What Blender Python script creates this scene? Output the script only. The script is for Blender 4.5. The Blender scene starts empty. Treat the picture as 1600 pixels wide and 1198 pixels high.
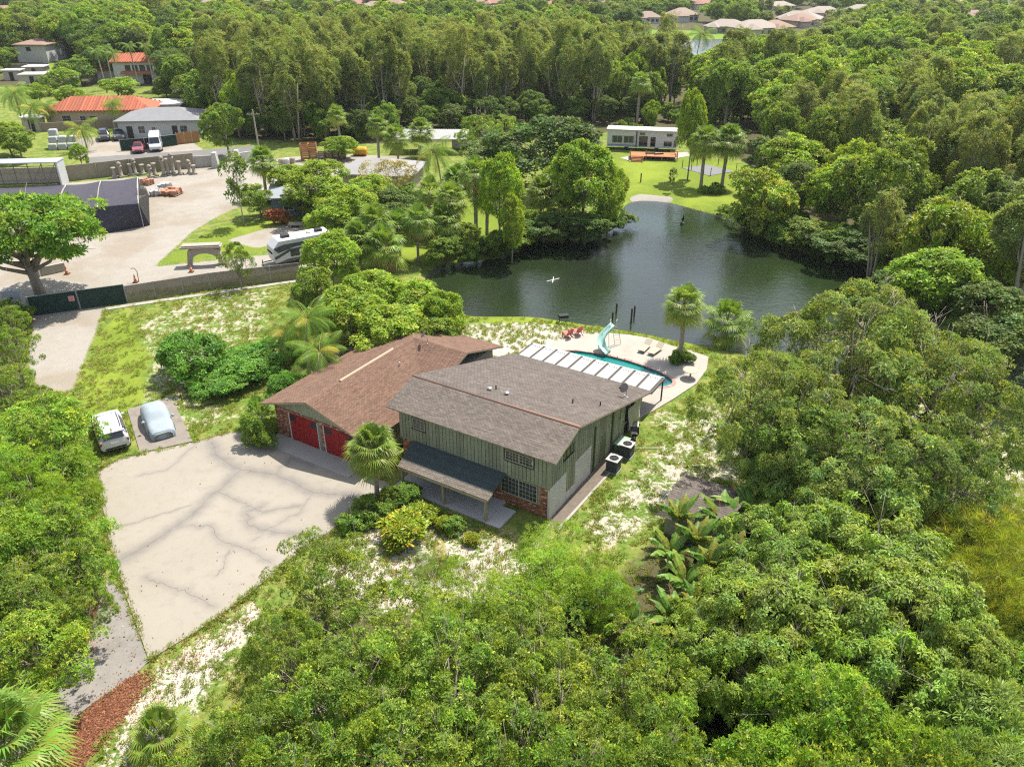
import bpy, bmesh, math, random
import numpy as np
from mathutils import Vector, Matrix, Euler
S = bpy.context.scene
COL = S.collection
R = math.radians
# ------------------------------------------------------------------ camera, sky, sun, exposure
FPX, CX, CY, HORIZON, CAM_H = 1230.0, 800.0, 599.0, -85.0, 30.0     # photo focal length in photo pixels
PITCH = math.atan((CY - HORIZON) / FPX)
cam_d = bpy.data.cameras.new('camera'); cam = bpy.data.objects.new('camera', cam_d); COL.objects.link(cam)
cam_d.sensor_width = 36.0; cam_d.lens = FPX / 1600 * 36.0
cam_d.clip_start = 0.5; cam_d.clip_end = 9000
cam.location = (0, 0, CAM_H); cam.rotation_euler = (math.pi / 2 - PITCH, 0, 0)
S.camera = cam
SUN_AZ, SUN_EL = R(50), R(62)          # azimuth from +X towards +Y
sun_dir = Vector((math.cos(SUN_AZ) * math.cos(SUN_EL), math.sin(SUN_AZ) * math.cos(SUN_EL), math.sin(SUN_EL)))
w = bpy.data.worlds.new('World'); S.world = w; w.use_nodes = True
nt = w.node_tree; nt.nodes.clear()
o_ = nt.nodes.new('ShaderNodeOutputWorld'); b_ = nt.nodes.new('ShaderNodeBackground'); k_ = nt.nodes.new('ShaderNodeTexSky')
k_.sky_type = 'NISHITA'; k_.sun_disc = False; k_.sun_elevation = SUN_EL; k_.sun_rotation = math.pi / 2 - SUN_AZ
k_.air_density = 1.0; k_.dust_density = 2.0; k_.ozone_density = 1.0
b_.inputs['Strength'].default_value = 0.15
# fair weather cloud over the blue sky (grey white, broken), the same all round
tcw = nt.nodes.new('ShaderNodeTexCoord'); nzw = nt.nodes.new('ShaderNodeTexNoise'); nzw.inputs['Scale'].default_value = 2.6; nzw.inputs['Detail'].default_value = 6; nzw.inputs['Roughness'].default_value = .6
mpw = nt.nodes.new('ShaderNodeMapping'); mpw.inputs['Scale'].default_value = (1, 1, 1.8); nt.links.new(tcw.outputs['Generated'], mpw.inputs['Vector']); nt.links.new(mpw.outputs[0], nzw.inputs['Vector'])
mrw = nt.nodes.new('ShaderNodeMapRange'); mrw.inputs[1].default_value = .42; mrw.inputs[2].default_value = .62; nt.links.new(nzw.outputs['Fac'], mrw.inputs[0])
mxw = nt.nodes.new('ShaderNodeMix'); mxw.data_type = 'RGBA'; nt.links.new(mrw.outputs[0], mxw.inputs[0]); nt.links.new(k_.outputs[0], mxw.inputs[6]); mxw.inputs[7].default_value = (3.7, 3.85, 4.1, 1)
nt.links.new(mxw.outputs[2], b_.inputs[0]); nt.links.new(b_.outputs[0], o_.inputs[0])
sl = bpy.data.lights.new('sun', 'SUN'); sl.energy = 4.6; sl.angle = R(0.5); sl.color = (1.0, 0.95, 0.86)
so = bpy.data.objects.new('sun', sl); COL.objects.link(so)
sl.energy = 5.0
so.rotation_euler = (-sun_dir).to_track_quat('-Z', 'Y').to_euler()
S.view_settings.view_transform = 'Standard'; S.view_settings.look = 'None'
S.view_settings.gamma = 1; S.view_settings.use_curve_mapping = False
S.view_settings.exposure = 0.85
S.render.engine = 'CYCLES'
cy = S.cycles
cy.max_bounces = 6; cy.diffuse_bounces = 3; cy.glossy_bounces = 3; cy.transmission_bounces = 4; cy.transparent_max_bounces = 4
cy.caustics_reflective = False; cy.caustics_refractive = False
cy.sample_clamp_indirect = 4.0; cy.sample_clamp_direct = 8.0
S.render.film_transparent = False
S.cycles.filter_width = 1.2; S.cycles.use_denoising = False

_f = np.array([0, math.cos(PITCH), -math.sin(PITCH)]); _u = np.array([0, math.sin(PITCH), math.cos(PITCH)]); _r = np.array([1., 0, 0])
def G(px, py, z=0.0):
    """where the sight line through a photo pixel meets the level plane at height z"""
    d = _f + _r * ((px - CX) / FPX) + _u * ((CY - py) / FPX)
    return np.array([0, 0, CAM_H]) + d * ((z - CAM_H) / d[2])
def depth(p):
    return float((np.array(p) - [0, 0, CAM_H]) @ _f)
def gv(px, py, z=0.0): return Vector(G(px, py, z))

# ------------------------------------------------------------------ tagging, linking
def tag(o, label=None, cat=None, group=None, kind=None):
    if label: o['label'] = label
    if cat: o['category'] = cat
    if group: o['group'] = group
    if kind: o['kind'] = kind
    return o
def empty(name, loc, rz=0.0, label=None, cat=None, group=None):
    o = bpy.data.objects.new(name, None); COL.objects.link(o)
    o.location = loc; o.rotation_euler = (0, 0, rz); o.empty_display_size = .3
    return tag(o, label, cat, group)
def link(name, me, parent=None, loc=(0, 0, 0), rot=(0, 0, 0), sc=(1, 1, 1)):
    o = bpy.data.objects.new(name, me); COL.objects.link(o)
    o.location = loc; o.rotation_euler = rot; o.scale = sc
    if parent: o.parent = parent
    return o
KIDS = {}
def kids(o):
    return [c for c in bpy.data.objects if c.parent == o]
def copy_tree(o, loc, rz=None, label=None, sc=None, group=None):
    def rec(x, par, ch):
        c = x.copy(); COL.objects.link(c)
        if par: c.parent = par
        for y in ch.get(x.name, ()): rec(y, c, ch)
        return c
    ch = {}
    for x in list(bpy.data.objects):
        if x.parent: ch.setdefault(x.parent.name, []).append(x)
    c = rec(o, None, ch); c.location = loc
    if rz is not None: c.rotation_euler = (0, 0, rz)
    if label: c['label'] = label
    if group: c['group'] = group
    if sc: c.scale = sc
    return c

# ------------------------------------------------------------------ mesh builder
class MB:
    def __init__(s): s.v = []; s.f = []; s.c = []; s.cc = (1, 1, 1, 1)
    def add(s, vs, fs, col=None):
        n = len(s.v); s.v += [tuple(x) for x in vs]; s.f += [tuple(i + n for i in f) for f in fs]
        c = col or s.cc; s.c += [c] * len(vs); return s
    def box(s, x0, x1, y0, y1, z0, z1, col=None, rz=0, c=(0, 0)):
        vs = [(x, y, z) for z in (z0, z1) for y in (y0, y1) for x in (x0, x1)]
        if rz:
            a, b = math.cos(rz), math.sin(rz); vs = [(c[0] + (x - c[0]) * a - (y - c[1]) * b, c[1] + (x - c[0]) * b + (y - c[1]) * a, z) for x, y, z in vs]
        return s.add(vs, [(0, 2, 3, 1), (4, 5, 7, 6), (0, 1, 5, 4), (2, 6, 7, 3), (0, 4, 6, 2), (1, 3, 7, 5)], col)
    def cbox(s, c, d, M=None, col=None):
        vs = [Vector((x * d[0] / 2, y * d[1] / 2, z * d[2] / 2)) for z in (-1, 1) for y in (-1, 1) for x in (-1, 1)]
        if M is not None: vs = [M @ v for v in vs]
        vs = [v + Vector(c) for v in vs]
        return s.add(vs, [(0, 2, 3, 1), (4, 5, 7, 6), (0, 1, 5, 4), (2, 6, 7, 3), (0, 4, 6, 2), (1, 3, 7, 5)], col)
    def prism(s, poly, z0, z1, col=None):
        n = len(poly); vs = [(p[0], p[1], z0) for p in poly] + [(p[0], p[1], z1) for p in poly]
        return s.add(vs, [tuple(range(n - 1, -1, -1)), tuple(range(n, 2 * n))] + [(i, (i + 1) % n, n + (i + 1) % n, n + i) for i in range(n)], col)
    def extr(s, poly, d, col=None):
        """closed 3-D polygon extruded by the vector d"""
        n = len(poly); d = Vector(d); P = [Vector(p) for p in poly]
        return s.add(P + [p + d for p in P], [tuple(range(n - 1, -1, -1)), tuple(range(n, 2 * n))] + [(i, (i + 1) % n, n + (i + 1) % n, n + i) for i in range(n)], col)
    def tube(s, path, rad, n=6, col=None, cap=True):
        P = [Vector(p) for p in path]; m = len(P)
        rad = rad if isinstance(rad, (list, tuple)) else [rad] * m
        vs = []
        for i, p in enumerate(P):
            t = (P[min(i + 1, m - 1)] - P[max(i - 1, 0)]).normalized()
            a = t.orthogonal() if i == 0 else (a - t * a.dot(t))
            a.normalize(); b = t.cross(a)
            vs += [p + (a * math.cos(2 * math.pi * k / n) + b * math.sin(2 * math.pi * k / n)) * rad[i] for k in range(n)]
        fs = [(i * n + k, i * n + (k + 1) % n, (i + 1) * n + (k + 1) % n, (i + 1) * n + k) for i in range(m - 1) for k in range(n)]
        if cap: fs += [tuple(range(n - 1, -1, -1)), tuple((m - 1) * n + k for k in range(n))]
        return s.add(vs, fs, col)
    def lathe(s, prof, n=12, c=(0, 0, 0), col=None):
        vs = []
        for r, z in prof: vs += [(c[0] + r * math.cos(2 * math.pi * k / n), c[1] + r * math.sin(2 * math.pi * k / n), c[2] + z) for k in range(n)]
        m = len(prof)
        fs = [(i * n + k, i * n + (k + 1) % n, (i + 1) * n + (k + 1) % n, (i + 1) * n + k) for i in range(m - 1) for k in range(n)]
        fs += [tuple(range(n - 1, -1, -1)), tuple((m - 1) * n + k for k in range(n))]
        return s.add(vs, fs, col)
    def quad(s, a, b, c, d, col=None): return s.add([a, b, c, d], [(0, 1, 2, 3)], col)
    def mesh(s, name, mat, smooth=False):
        me = bpy.data.meshes.new(name); me.from_pydata(s.v, [], s.f)
        at = me.attributes.new('Col', 'FLOAT_COLOR', 'POINT')
        at.data.foreach_set('color', np.array([c if len(c) == 4 else (*c, 1) for c in s.c], np.float32).ravel())
        if mat: me.materials.append(mat)
        if smooth: me.polygons.foreach_set('use_smooth', [True] * len(me.polygons))
        me.update(); return me
    def build(s, name, mat, parent=None, loc=(0, 0, 0), rot=(0, 0, 0), smooth=False, bevel=0, kind=None, label=None):
        o = link(name, s.mesh(name, mat, smooth), parent, loc, rot)
        if bevel:
            m = o.modifiers.new('edge', 'BEVEL'); m.width = bevel; m.segments = 2; m.limit_method = 'ANGLE'
        if kind: o['kind'] = kind
        if label: o['label'] = label
        return o

# ------------------------------------------------------------------ materials
def newmat(name):
    m = bpy.data.materials.new(name); m.use_nodes = True; m.node_tree.nodes.clear(); return m, m.node_tree
def N(t, typ, **kw):
    n = t.nodes.new(typ)
    for k, v in kw.items():
        if k in n.inputs.keys() if hasattr(n.inputs, 'keys') else False: n.inputs[k].default_value = v
        else: setattr(n, k, v)
    return n
def noise(t, vec, scale, detail=4, rough=.6, dist=0):
    n = t.nodes.new('ShaderNodeTexNoise'); n.inputs['Scale'].default_value = scale; n.inputs['Detail'].default_value = detail
    n.inputs['Roughness'].default_value = rough; n.inputs['Distortion'].default_value = dist
    if vec is not None: t.links.new(vec, n.inputs['Vector'])
    return n.outputs['Fac']
def mixc(t, fac, a, b, mode='MIX'):
    n = t.nodes.new('ShaderNodeMix'); n.data_type = 'RGBA'; n.blend_type = mode
    for sock, val in ((n.inputs[0], fac), (n.inputs[6], a), (n.inputs[7], b)):
        if isinstance(val, (int, float)): sock.default_value = val
        elif isinstance(val, tuple): sock.default_value = val if len(val) == 4 else (*val, 1)
        else: t.links.new(val, sock)
    return n.outputs[2]
def math_(t, op, a, b=None, c=None, clamp=False):
    n = t.nodes.new('ShaderNodeMath'); n.operation = op; n.use_clamp = clamp
    for i, val in enumerate((a, b, c)):
        if val is None: continue
        if isinstance(val, (int, float)): n.inputs[i].default_value = val
        else: t.links.new(val, n.inputs[i])
    return n.outputs[0]
def ramp(t, fac, lo, hi):
    n = t.nodes.new('ShaderNodeMapRange'); n.clamp = True; n.interpolation_type = 'SMOOTHSTEP'
    t.links.new(fac, n.inputs[0]); n.inputs[1].default_value = lo; n.inputs[2].default_value = hi
    return n.outputs[0]
def attr(t, name, out='Color'):
    n = t.nodes.new('ShaderNodeAttribute'); n.attribute_name = name; return n.outputs[out]
def finish(t, col, rough=.8, metal=0., spec=.3, bump=None, bstr=.3, bdist=.02, extra=None):
    p = t.nodes.new('ShaderNodeBsdfPrincipled'); o = t.nodes.new('ShaderNodeOutputMaterial')
    if isinstance(col, tuple): p.inputs['Base Color'].default_value = (*col[:3], 1)
    else: t.links.new(col, p.inputs['Base Color'])
    if isinstance(rough, (int, float)): p.inputs['Roughness'].default_value = rough
    else: t.links.new(rough, p.inputs['Roughness'])
    p.inputs['Metallic'].default_value = metal; p.inputs['Specular IOR Level'].default_value = spec
    if bump is not None:
        b = t.nodes.new('ShaderNodeBump'); b.inputs['Strength'].default_value = bstr; b.inputs['Distance'].default_value = bdist
        t.links.new(bump, b.inputs['Height']); t.links.new(b.outputs[0], p.inputs['Normal'])
    t.links.new(p.outputs[0], o.inputs[0]); return p
def M(name, col, rough=.75, var=.22, scale=2.0, bump=.15, metal=0., spec=.3, dirt=None, dirt_amt=.5, useattr=True, bdist=.02):
    """plain surface with large and small tone variation, optional stains, times the per-piece colour attribute"""
    if max(col[:3]) < .3: col = tuple(x * 1.2 for x in col[:3])
    m, t = newmat(name); tc = t.nodes.new('ShaderNodeTexCoord').outputs['Object']
    n1 = noise(t, tc, scale, 5); n2 = noise(t, tc, scale * 9, 3)
    k = math_(t, 'ADD', math_(t, 'MULTIPLY', math_(t, 'SUBTRACT', n1, .5), var * 2), math_(t, 'MULTIPLY', math_(t, 'SUBTRACT', n2, .5), var))
    k = math_(t, 'ADD', k, 1.0)
    v = t.nodes.new('ShaderNodeVectorMath'); v.operation = 'SCALE'; v.inputs[0].default_value = col[:3]; t.links.new(k, v.inputs['Scale'])
    c = v.outputs[0]
    if dirt: c = mixc(t, math_(t, 'MULTIPLY', ramp(t, noise(t, tc, scale * .7, 6, .7), .5, .72), dirt_amt), c, dirt)
    if useattr: c = mixc(t, 1.0, c, attr(t, 'Col'), 'MULTIPLY')
    finish(t, c, rough, metal, spec, n2 if bump else None, bump, bdist); return m
def leafmat(name, trans=.42, rough=.5, spec=.22, hue=.010, val=.16):
    m, t = newmat(name)
    oi = t.nodes.new('ShaderNodeObjectInfo').outputs['Random']
    hsv = t.nodes.new('ShaderNodeHueSaturation'); t.links.new(attr(t, 'Col'), hsv.inputs['Color'])
    t.links.new(math_(t, 'ADD', math_(t, 'MULTIPLY', math_(t, 'SUBTRACT', oi, .5), hue * 2), .498), hsv.inputs['Hue'])
    r2 = math_(t, 'FRACT', math_(t, 'MULTIPLY', oi, 7.31))
    t.links.new(math_(t, 'ADD', math_(t, 'MULTIPLY', math_(t, 'SUBTRACT', r2, .5), val * 2), 1.86), hsv.inputs['Value']); hsv.inputs['Saturation'].default_value = 1.0
    c = hsv.outputs[0]
    p = t.nodes.new('ShaderNodeBsdfPrincipled'); t.links.new(c, p.inputs['Base Color'])
    p.inputs['Roughness'].default_value = rough; p.inputs['Specular IOR Level'].default_value = spec
    tr = t.nodes.new('ShaderNodeBsdfTranslucent'); t.links.new(mixc(t, 1.0, c, (1.35, 1.25, .55), 'MULTIPLY'), tr.inputs['Color'])
    mx = t.nodes.new('ShaderNodeMixShader'); mx.inputs[0].default_value = trans
    o = t.nodes.new('ShaderNodeOutputMaterial')
    t.links.new(p.outputs[0], mx.inputs[1]); t.links.new(tr.outputs[0], mx.inputs[2]); t.links.new(mx.outputs[0], o.inputs[0])
    return m
def glass(name, col=(.02, .025, .03), rough=.08):
    m, t = newmat(name); tc = t.nodes.new('ShaderNodeTexCoord').outputs['Object']
    finish(t, mixc(t, noise(t, tc, 1.5), col, tuple(x * 2.2 for x in col)), rough, 0, .6); return m
MAT = {}
def mat(k, *a, **kw):
    if k not in MAT: MAT[k] = M(k, *a, **kw)
    return MAT[k]
rng = np.random.default_rng(7); random.seed(7)
# ------------------------------------------------------------------ ground, pond, paving
def P2(lst): return np.array([G(x, y)[:2] for x, y in lst])
def poly_sd(pts, poly):
    """signed distance, positive inside"""
    x, y = pts[:, 0], pts[:, 1]; ins = np.zeros(len(pts), bool); dm = np.full(len(pts), 1e9)
    n = len(poly)
    for i in range(n):
        a, b = poly[i], poly[(i + 1) % n]
        c = ((a[1] > y) != (b[1] > y)) & (x < (b[0] - a[0]) * (y - a[1]) / (b[1] - a[1] + 1e-12) + a[0]); ins ^= c
        ab = b - a; t = np.clip(((pts - a) @ ab) / (ab @ ab + 1e-9), 0, 1); dm = np.minimum(dm, np.linalg.norm(pts - a - t[:, None] * ab, axis=1))
    return np.where(ins, dm, -dm)
def chaikin(p, k=2):
    p = np.array(p, float)
    for _ in range(k):
        q = np.roll(p, -1, 0); p = np.stack([.75 * p + .25 * q, .25 * p + .75 * q], 1).reshape(-1, 2)
    return p
POND = chaikin(P2([(668, 455), (690, 482), (720, 488), (760, 490), (830, 489), (880, 497), (950, 507), (1010, 517), (1060, 528), (1100, 534), (1160, 548), (1330, 590), (1500, 640), (1700, 720),
     (1760, 620), (1600, 545), (1500, 480), (1430, 443), (1380, 423), (1290, 398), (1210, 378), (1165, 350), (1145, 336), (1110, 330), (1080, 322), (1045, 312), (990, 309), (970, 322), (966, 352),
     (935, 366), (870, 368), (838, 362), (815, 385), (790, 398), (730, 405), (690, 408), (662, 425)]))
POOL_W = None
GRAVEL = [P2([(-60, 300), (235, 275), (300, 258), (520, 240), (650, 246), (560, 264), (430, 300), (345, 335), (300, 362), (240, 417), (420, 398), (500, 385), (530, 412), (200, 458), (60, 480), (-60, 485)]),
          P2([(46, 470), (165, 478), (140, 540), (112, 612), (60, 606), (42, 560), (52, 520)]),
          P2([(120, 214), (300, 222), (320, 236), (150, 252), (110, 244)]), P2([(355, 375), (420, 356), (480, 345), (470, 372), (400, 388)]), P2([(505, 545), (560, 535), (600, 560), (470, 620)]), P2([(395, 415), (470, 398), (490, 392), (475, 425)]), P2([(982, 309), (1000, 303), (1050, 308), (1052, 313), (990, 313)])]
SANDY = [(P2([(870, 810), (1030, 660), (1130, 600), (1190, 690), (1170, 760), (1000, 870), (900, 880)]), .54), (P2([(690, 560), (700, 505), (780, 490), (880, 500), (960, 515), (1110, 545), (1110, 560), (860, 560), (740, 575)]), .66),
         (P2([(160, 700), (170, 600), (200, 500), (300, 455), (450, 440), (440, 520), (330, 600), (420, 650), (290, 700)]), .5), (P2([(520, 830), (600, 780), (760, 810), (880, 830), (880, 960), (540, 1000), (430, 900)]), .58),
         (P2([(130, 1210), (230, 1050), (400, 930), (430, 960), (380, 1020), (250, 1210)]), .86), (P2([(960, 640), (1100, 620), (1250, 640), (1250, 800), (1100, 760)]), .52), (P2([(1150, 660), (1700, 560), (1700, 900), (1200, 850)]), .5)]
LAWN = [P2([(950, 325), (960, 240), (1060, 238), (1180, 260), (1180, 345), (1080, 325)]), P2([(560, 300), (760, 290), (850, 320), (830, 400), (700, 410), (620, 410), (600, 350)]),
        P2([(240, 414), (345, 352), (480, 338), (510, 365), (470, 385), (400, 393)]), P2([(690, 478), (830, 476), (960, 494), (1110, 524), (1125, 556), (1060, 540), (960, 521), (850, 505), (700, 506)]), P2([(120, 610), (150, 530), (190, 480), (240, 560), (215, 660), (150, 690)]), P2([(10, 100), (120, 100), (120, 125), (10, 125)])]
FLOORP = [P2([(330, 215), (560, 225), (830, 220), (960, 205), (1060, 215), (1160, 250), (1160, 330), (1300, 400), (1500, 480), (1700, 560), (1700, 60), (700, 30), (100, 40), (100, 90), (330, 150)]), P2([(-200, 480), (40, 500), (50, 600), (95, 690), (135, 770), (140, 990), (-200, 1190)]), P2([(330, 1250), (480, 960), (640, 960), (900, 960), (1040, 830), (1250, 800), (1700, 880), (1700, 1250)])]
LITTER = [P2([(50, 1210), (150, 1100), (215, 1055), (232, 1058), (170, 1140), (110, 1210)]), P2([(60, 1080), (150, 1010), (170, 930), (120, 930), (30, 1060)])]
def axis(lo, hi, step, far):
    a = list(np.arange(lo, hi + step, step)); d = step
    while a[-1] < far: d *= 1.28; a.append(a[-1] + d)
    d = step
    while a[0] > -far: d *= 1.28; a.insert(0, a[0] - d)
    return np.array(a)
gx = axis(-75, 75, .7, 4200); gy = axis(14, 135, .7, 4200)
X, Y = np.meshgrid(gx, gy); pts = np.stack([X.ravel(), Y.ravel()], 1)
near = (abs(pts[:, 0]) < 140) & (pts[:, 1] > -20) & (pts[:, 1] < 420)
def field(poly, soft):
    r = np.zeros(len(pts)); b0 = poly.min(0) - 3 * soft; b1 = poly.max(0) + 3 * soft
    m = ((pts > b0) & (pts < b1)).all(1)
    if m.any(): r[m] = np.clip(.5 + poly_sd(pts[m], poly) / (2 * soft), 0, 1)
    return r
sd = np.full(len(pts), -50.0); mm = near; sd[mm] = poly_sd(pts[mm], POND)
rough_g = (np.sin(pts[:, 0] * .9) * np.cos(pts[:, 1] * 1.1) + np.sin(pts[:, 0] * .31 + 1) * np.sin(pts[:, 1] * .27)) * .03
Z = np.where(sd > -1.2, -np.clip((sd + 1.2) * .28, 0, 2.2), 0) + np.where(sd > -3, 0, -abs(rough_g) * .6)
aS = np.full(len(pts), .18)
for p, v in SANDY: aS = np.maximum(aS, field(p, 2.0) * v)
aG = np.zeros(len(pts)); aL = np.zeros(len(pts)); aW = np.zeros(len(pts)); aF = np.zeros(len(pts))
for p in GRAVEL: aG = np.maximum(aG, field(p, .9))
for p in LITTER: aL = np.maximum(aL, field(p, .7))
for p in LAWN: aW = np.maximum(aW, field(p, 2.2))
for p in FLOORP: aF = np.maximum(aF, field(p, 1.5))
aF = np.where(pts[:, 1] > 210, 1, aF) * (1 - aG) * (1 - aW)
aF = np.where(sd > .1, 1, aF)
nx, ny = len(gx), len(gy)
idx = np.arange(nx * ny).reshape(ny, nx)
quads = np.stack([idx[:-1, :-1], idx[:-1, 1:], idx[1:, 1:], idx[1:, :-1]], -1).reshape(-1, 4)
def np_mesh(name, V, F, m, cols=None, smooth=False, extra=None):
    me = bpy.data.meshes.new(name); k = F.shape[1]
    me.vertices.add(len(V)); me.vertices.foreach_set('co', np.asarray(V, np.float32).ravel())
    me.loops.add(F.size); me.loops.foreach_set('vertex_index', F.astype(np.int32).ravel())
    me.polygons.add(len(F)); me.polygons.foreach_set('loop_start', np.arange(0, F.size, k, dtype=np.int32))
    if smooth: me.polygons.foreach_set('use_smooth', np.ones(len(F), bool))
    if cols is not None:
        c = np.ones((len(V), 4), np.float32); c[:, :3] = cols
        me.attributes.new('Col', 'FLOAT_COLOR', 'POINT').data.foreach_set('color', c.ravel())
    for kx, vv in (extra or {}).items(): me.attributes.new(kx, 'FLOAT', 'POINT').data.foreach_set('value', np.asarray(vv, np.float32))
    if m: me.materials.append(m)
    me.update(calc_edges=True); return me
gm, t = newmat('ground')
pos = t.nodes.new('ShaderNodeNewGeometry').outputs['Position']
n_big = noise(t, pos, .12, 5, .6); n_mid = noise(t, pos, .8, 5, .65, .6); n_fine = noise(t, pos, 4.2, 4, .7); n_xf = noise(t, pos, 17, 3, .7)
patch = math_(t, 'ADD', math_(t, 'MULTIPLY', n_mid, .5), math_(t, 'MULTIPLY', n_fine, .5))
green = mixc(t, ramp(t, n_fine, .35, .65), (.055, .095, .014), (.115, .165, .028))
green = mixc(t, math_(t, 'MULTIPLY', ramp(t, n_mid, .42, .6), .75), green, (.19, .185, .05))
green = mixc(t, math_(t, 'MULTIPLY', ramp(t, n_xf, .5, .75), .35), green, (.035, .06, .012))
sand = mixc(t, n_xf, (.28, .255, .215), (.40, .375, .33)); sand = mixc(t, math_(t, 'MULTIPLY', ramp(t, n_mid, .45, .7), .45), sand, (.22, .185, .14))
sand = mixc(t, ramp(t, n_fine, .56, .74), sand, (.22, .18, .12))
lawn = mixc(t, ramp(t, n_fine, .3, .7), (.085, .125, .015), (.135, .175, .02)); lawn = mixc(t, math_(t, 'MULTIPLY', ramp(t, n_big, .45, .65), .5), lawn, (.20, .24, .03))
sfac = ramp(t, math_(t, 'ADD', patch, math_(t, 'MULTIPLY', math_(t, 'SUBTRACT', attr(t, 'sand', 'Fac'), .5), .62)), .49, .56)
c = mixc(t, sfac, green, sand)
c = mixc(t, ramp(t, math_(t, 'ADD', attr(t, 'lawn', 'Fac'), math_(t, 'MULTIPLY', math_(t, 'SUBTRACT', n_mid, .5), .9)), .45, .6), c, lawn)
floor_c = mixc(t, n_fine, (.035, .04, .015), (.10, .08, .045)); floor_c = mixc(t, ramp(t, n_mid, .5, .7), floor_c, (.03, .055, .012))
c = mixc(t, ramp(t, math_(t, 'ADD', attr(t, 'floor', 'Fac'), math_(t, 'MULTIPLY', math_(t, 'SUBTRACT', n_mid, .5), .8)), .4, .65), c, floor_c)
grav = mixc(t, n_mid, (.195, .178, .152), (.270, .248, .215)); grav = mixc(t, math_(t, 'MULTIPLY', ramp(t, n_xf, .55, .8), .4), grav, (.125, .11, .09)); grav = mixc(t, math_(t, 'MULTIPLY', ramp(t, n_big, .45, .62), .6), grav, (.185, .15, .11))
c = mixc(t, ramp(t, math_(t, 'ADD', attr(t, 'gravel', 'Fac'), math_(t, 'MULTIPLY', math_(t, 'SUBTRACT', n_fine, .5), .5)), .42, .58), c, grav)
lit = mixc(t, ramp(t, n_xf, .35, .65), (.07, .03, .015), (.20, .088, .042))
c = mixc(t, ramp(t, math_(t, 'ADD', attr(t, 'litter', 'Fac'), math_(t, 'MULTIPLY', math_(t, 'SUBTRACT', n_fine, .5), 1.0)), .42, .6), c, lit)
c = mixc(t, 1.0, c, (1.2, 1.2, 1.2), 'MULTIPLY')
finish(t, c, .95, 0, .1, math_(t, 'ADD', n_fine, math_(t, 'MULTIPLY', n_xf, .5)), .7, .08)
ground = link('ground', np_mesh('ground', np.column_stack([pts, Z]), quads, gm, None, True, dict(sand=aS, gravel=aG, litter=aL, lawn=aW, floor=aF)))
tag(ground, kind='structure')

def sheet(name, poly, z, m, kind='structure', parent=None, thick=.12):
    bm = bmesh.new(); vs = [bm.verts.new((p[0], p[1], z)) for p in poly]; f = bm.faces.new(vs)
    if f.normal.z < 0: f.normal_flip()
    ex = bmesh.ops.extrude_face_region(bm, geom=[f]); dv = [e for e in ex['geom'] if isinstance(e, bmesh.types.BMVert)]
    for v in dv: v.co.z -= thick
    bmesh.ops.recalc_face_normals(bm, faces=bm.faces); bmesh.ops.triangulate(bm, faces=bm.faces)
    me = bpy.data.meshes.new(name); bm.to_mesh(me); bm.free(); me.materials.append(m)
    me.attributes.new('Col', 'FLOAT_COLOR', 'POINT').data.foreach_set('color', np.ones(len(me.vertices) * 4, np.float32))
    o = link(name, me, parent)
    if kind: o['kind'] = kind
    return o
# pond water
wm, t = newmat('pond water'); pos = t.nodes.new('ShaderNodeNewGeometry').outputs['Position']
mp = t.nodes.new('ShaderNodeMapping'); t.links.new(pos, mp.inputs['Vector']); mp.inputs['Scale'].default_value = (1.0, 1.7, 1); mp.inputs['Rotation'].default_value = (0, 0, .35)
h1 = noise(t, mp.outputs[0], 3.6, 3, .55, .3); h2 = noise(t, mp.outputs[0], 1.1, 2, .5)
calm = ramp(t, noise(t, pos, .05, 2), .35, .6)
hh = math_(t, 'ADD', h1, math_(t, 'MULTIPLY', h2, 1.0))
hh = math_(t, 'MULTIPLY', hh, math_(t, 'ADD', .45, math_(t, 'MULTIPLY', calm, .75)))
deep = mixc(t, ramp(t, noise(t, pos, .045, 3), .4, .62), (.013, .018, .010), (.015, .027, .008))
p = finish(t, deep, .11, 0, .8, hh, .36, .08); p.inputs['IOR'].default_value = 1.45
def offset(poly, d):
    t_ = np.roll(poly, -1, 0) - np.roll(poly, 1, 0); n_ = np.stack([t_[:, 1], -t_[:, 0]], 1); n_ /= np.linalg.norm(n_, axis=1, keepdims=True) + 1e-9
    if (poly_sd(poly[:6] + n_[:6] * .3, poly) > 0).mean() > .5: n_ = -n_
    return poly + n_ * d
pond = sheet('pond', offset(POND, .55), -.33, wm, thick=.02)
# distant lake
lake = sheet('lake', P2([(1000, 76), (1020, 58), (1125, 62), (1160, 70), (1240, 100), (1190, 116), (1120, 96), (1060, 80)]), .06, wm, thick=.02)
lawnm, t = newmat('mown lawn'); pos = t.nodes.new('ShaderNodeNewGeometry').outputs['Position']
finish(t, mixc(t, noise(t, pos, .15, 5, .7), (.09, .17, .02), (.17, .25, .035)), .95, 0, .1)
sheet('lakeside_lawn', P2([(1005, 58), (1010, 47), (1250, 52), (1290, 70), (1230, 66), (1125, 62), (1020, 60)]), .07, lawnm, thick=.02)
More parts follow.
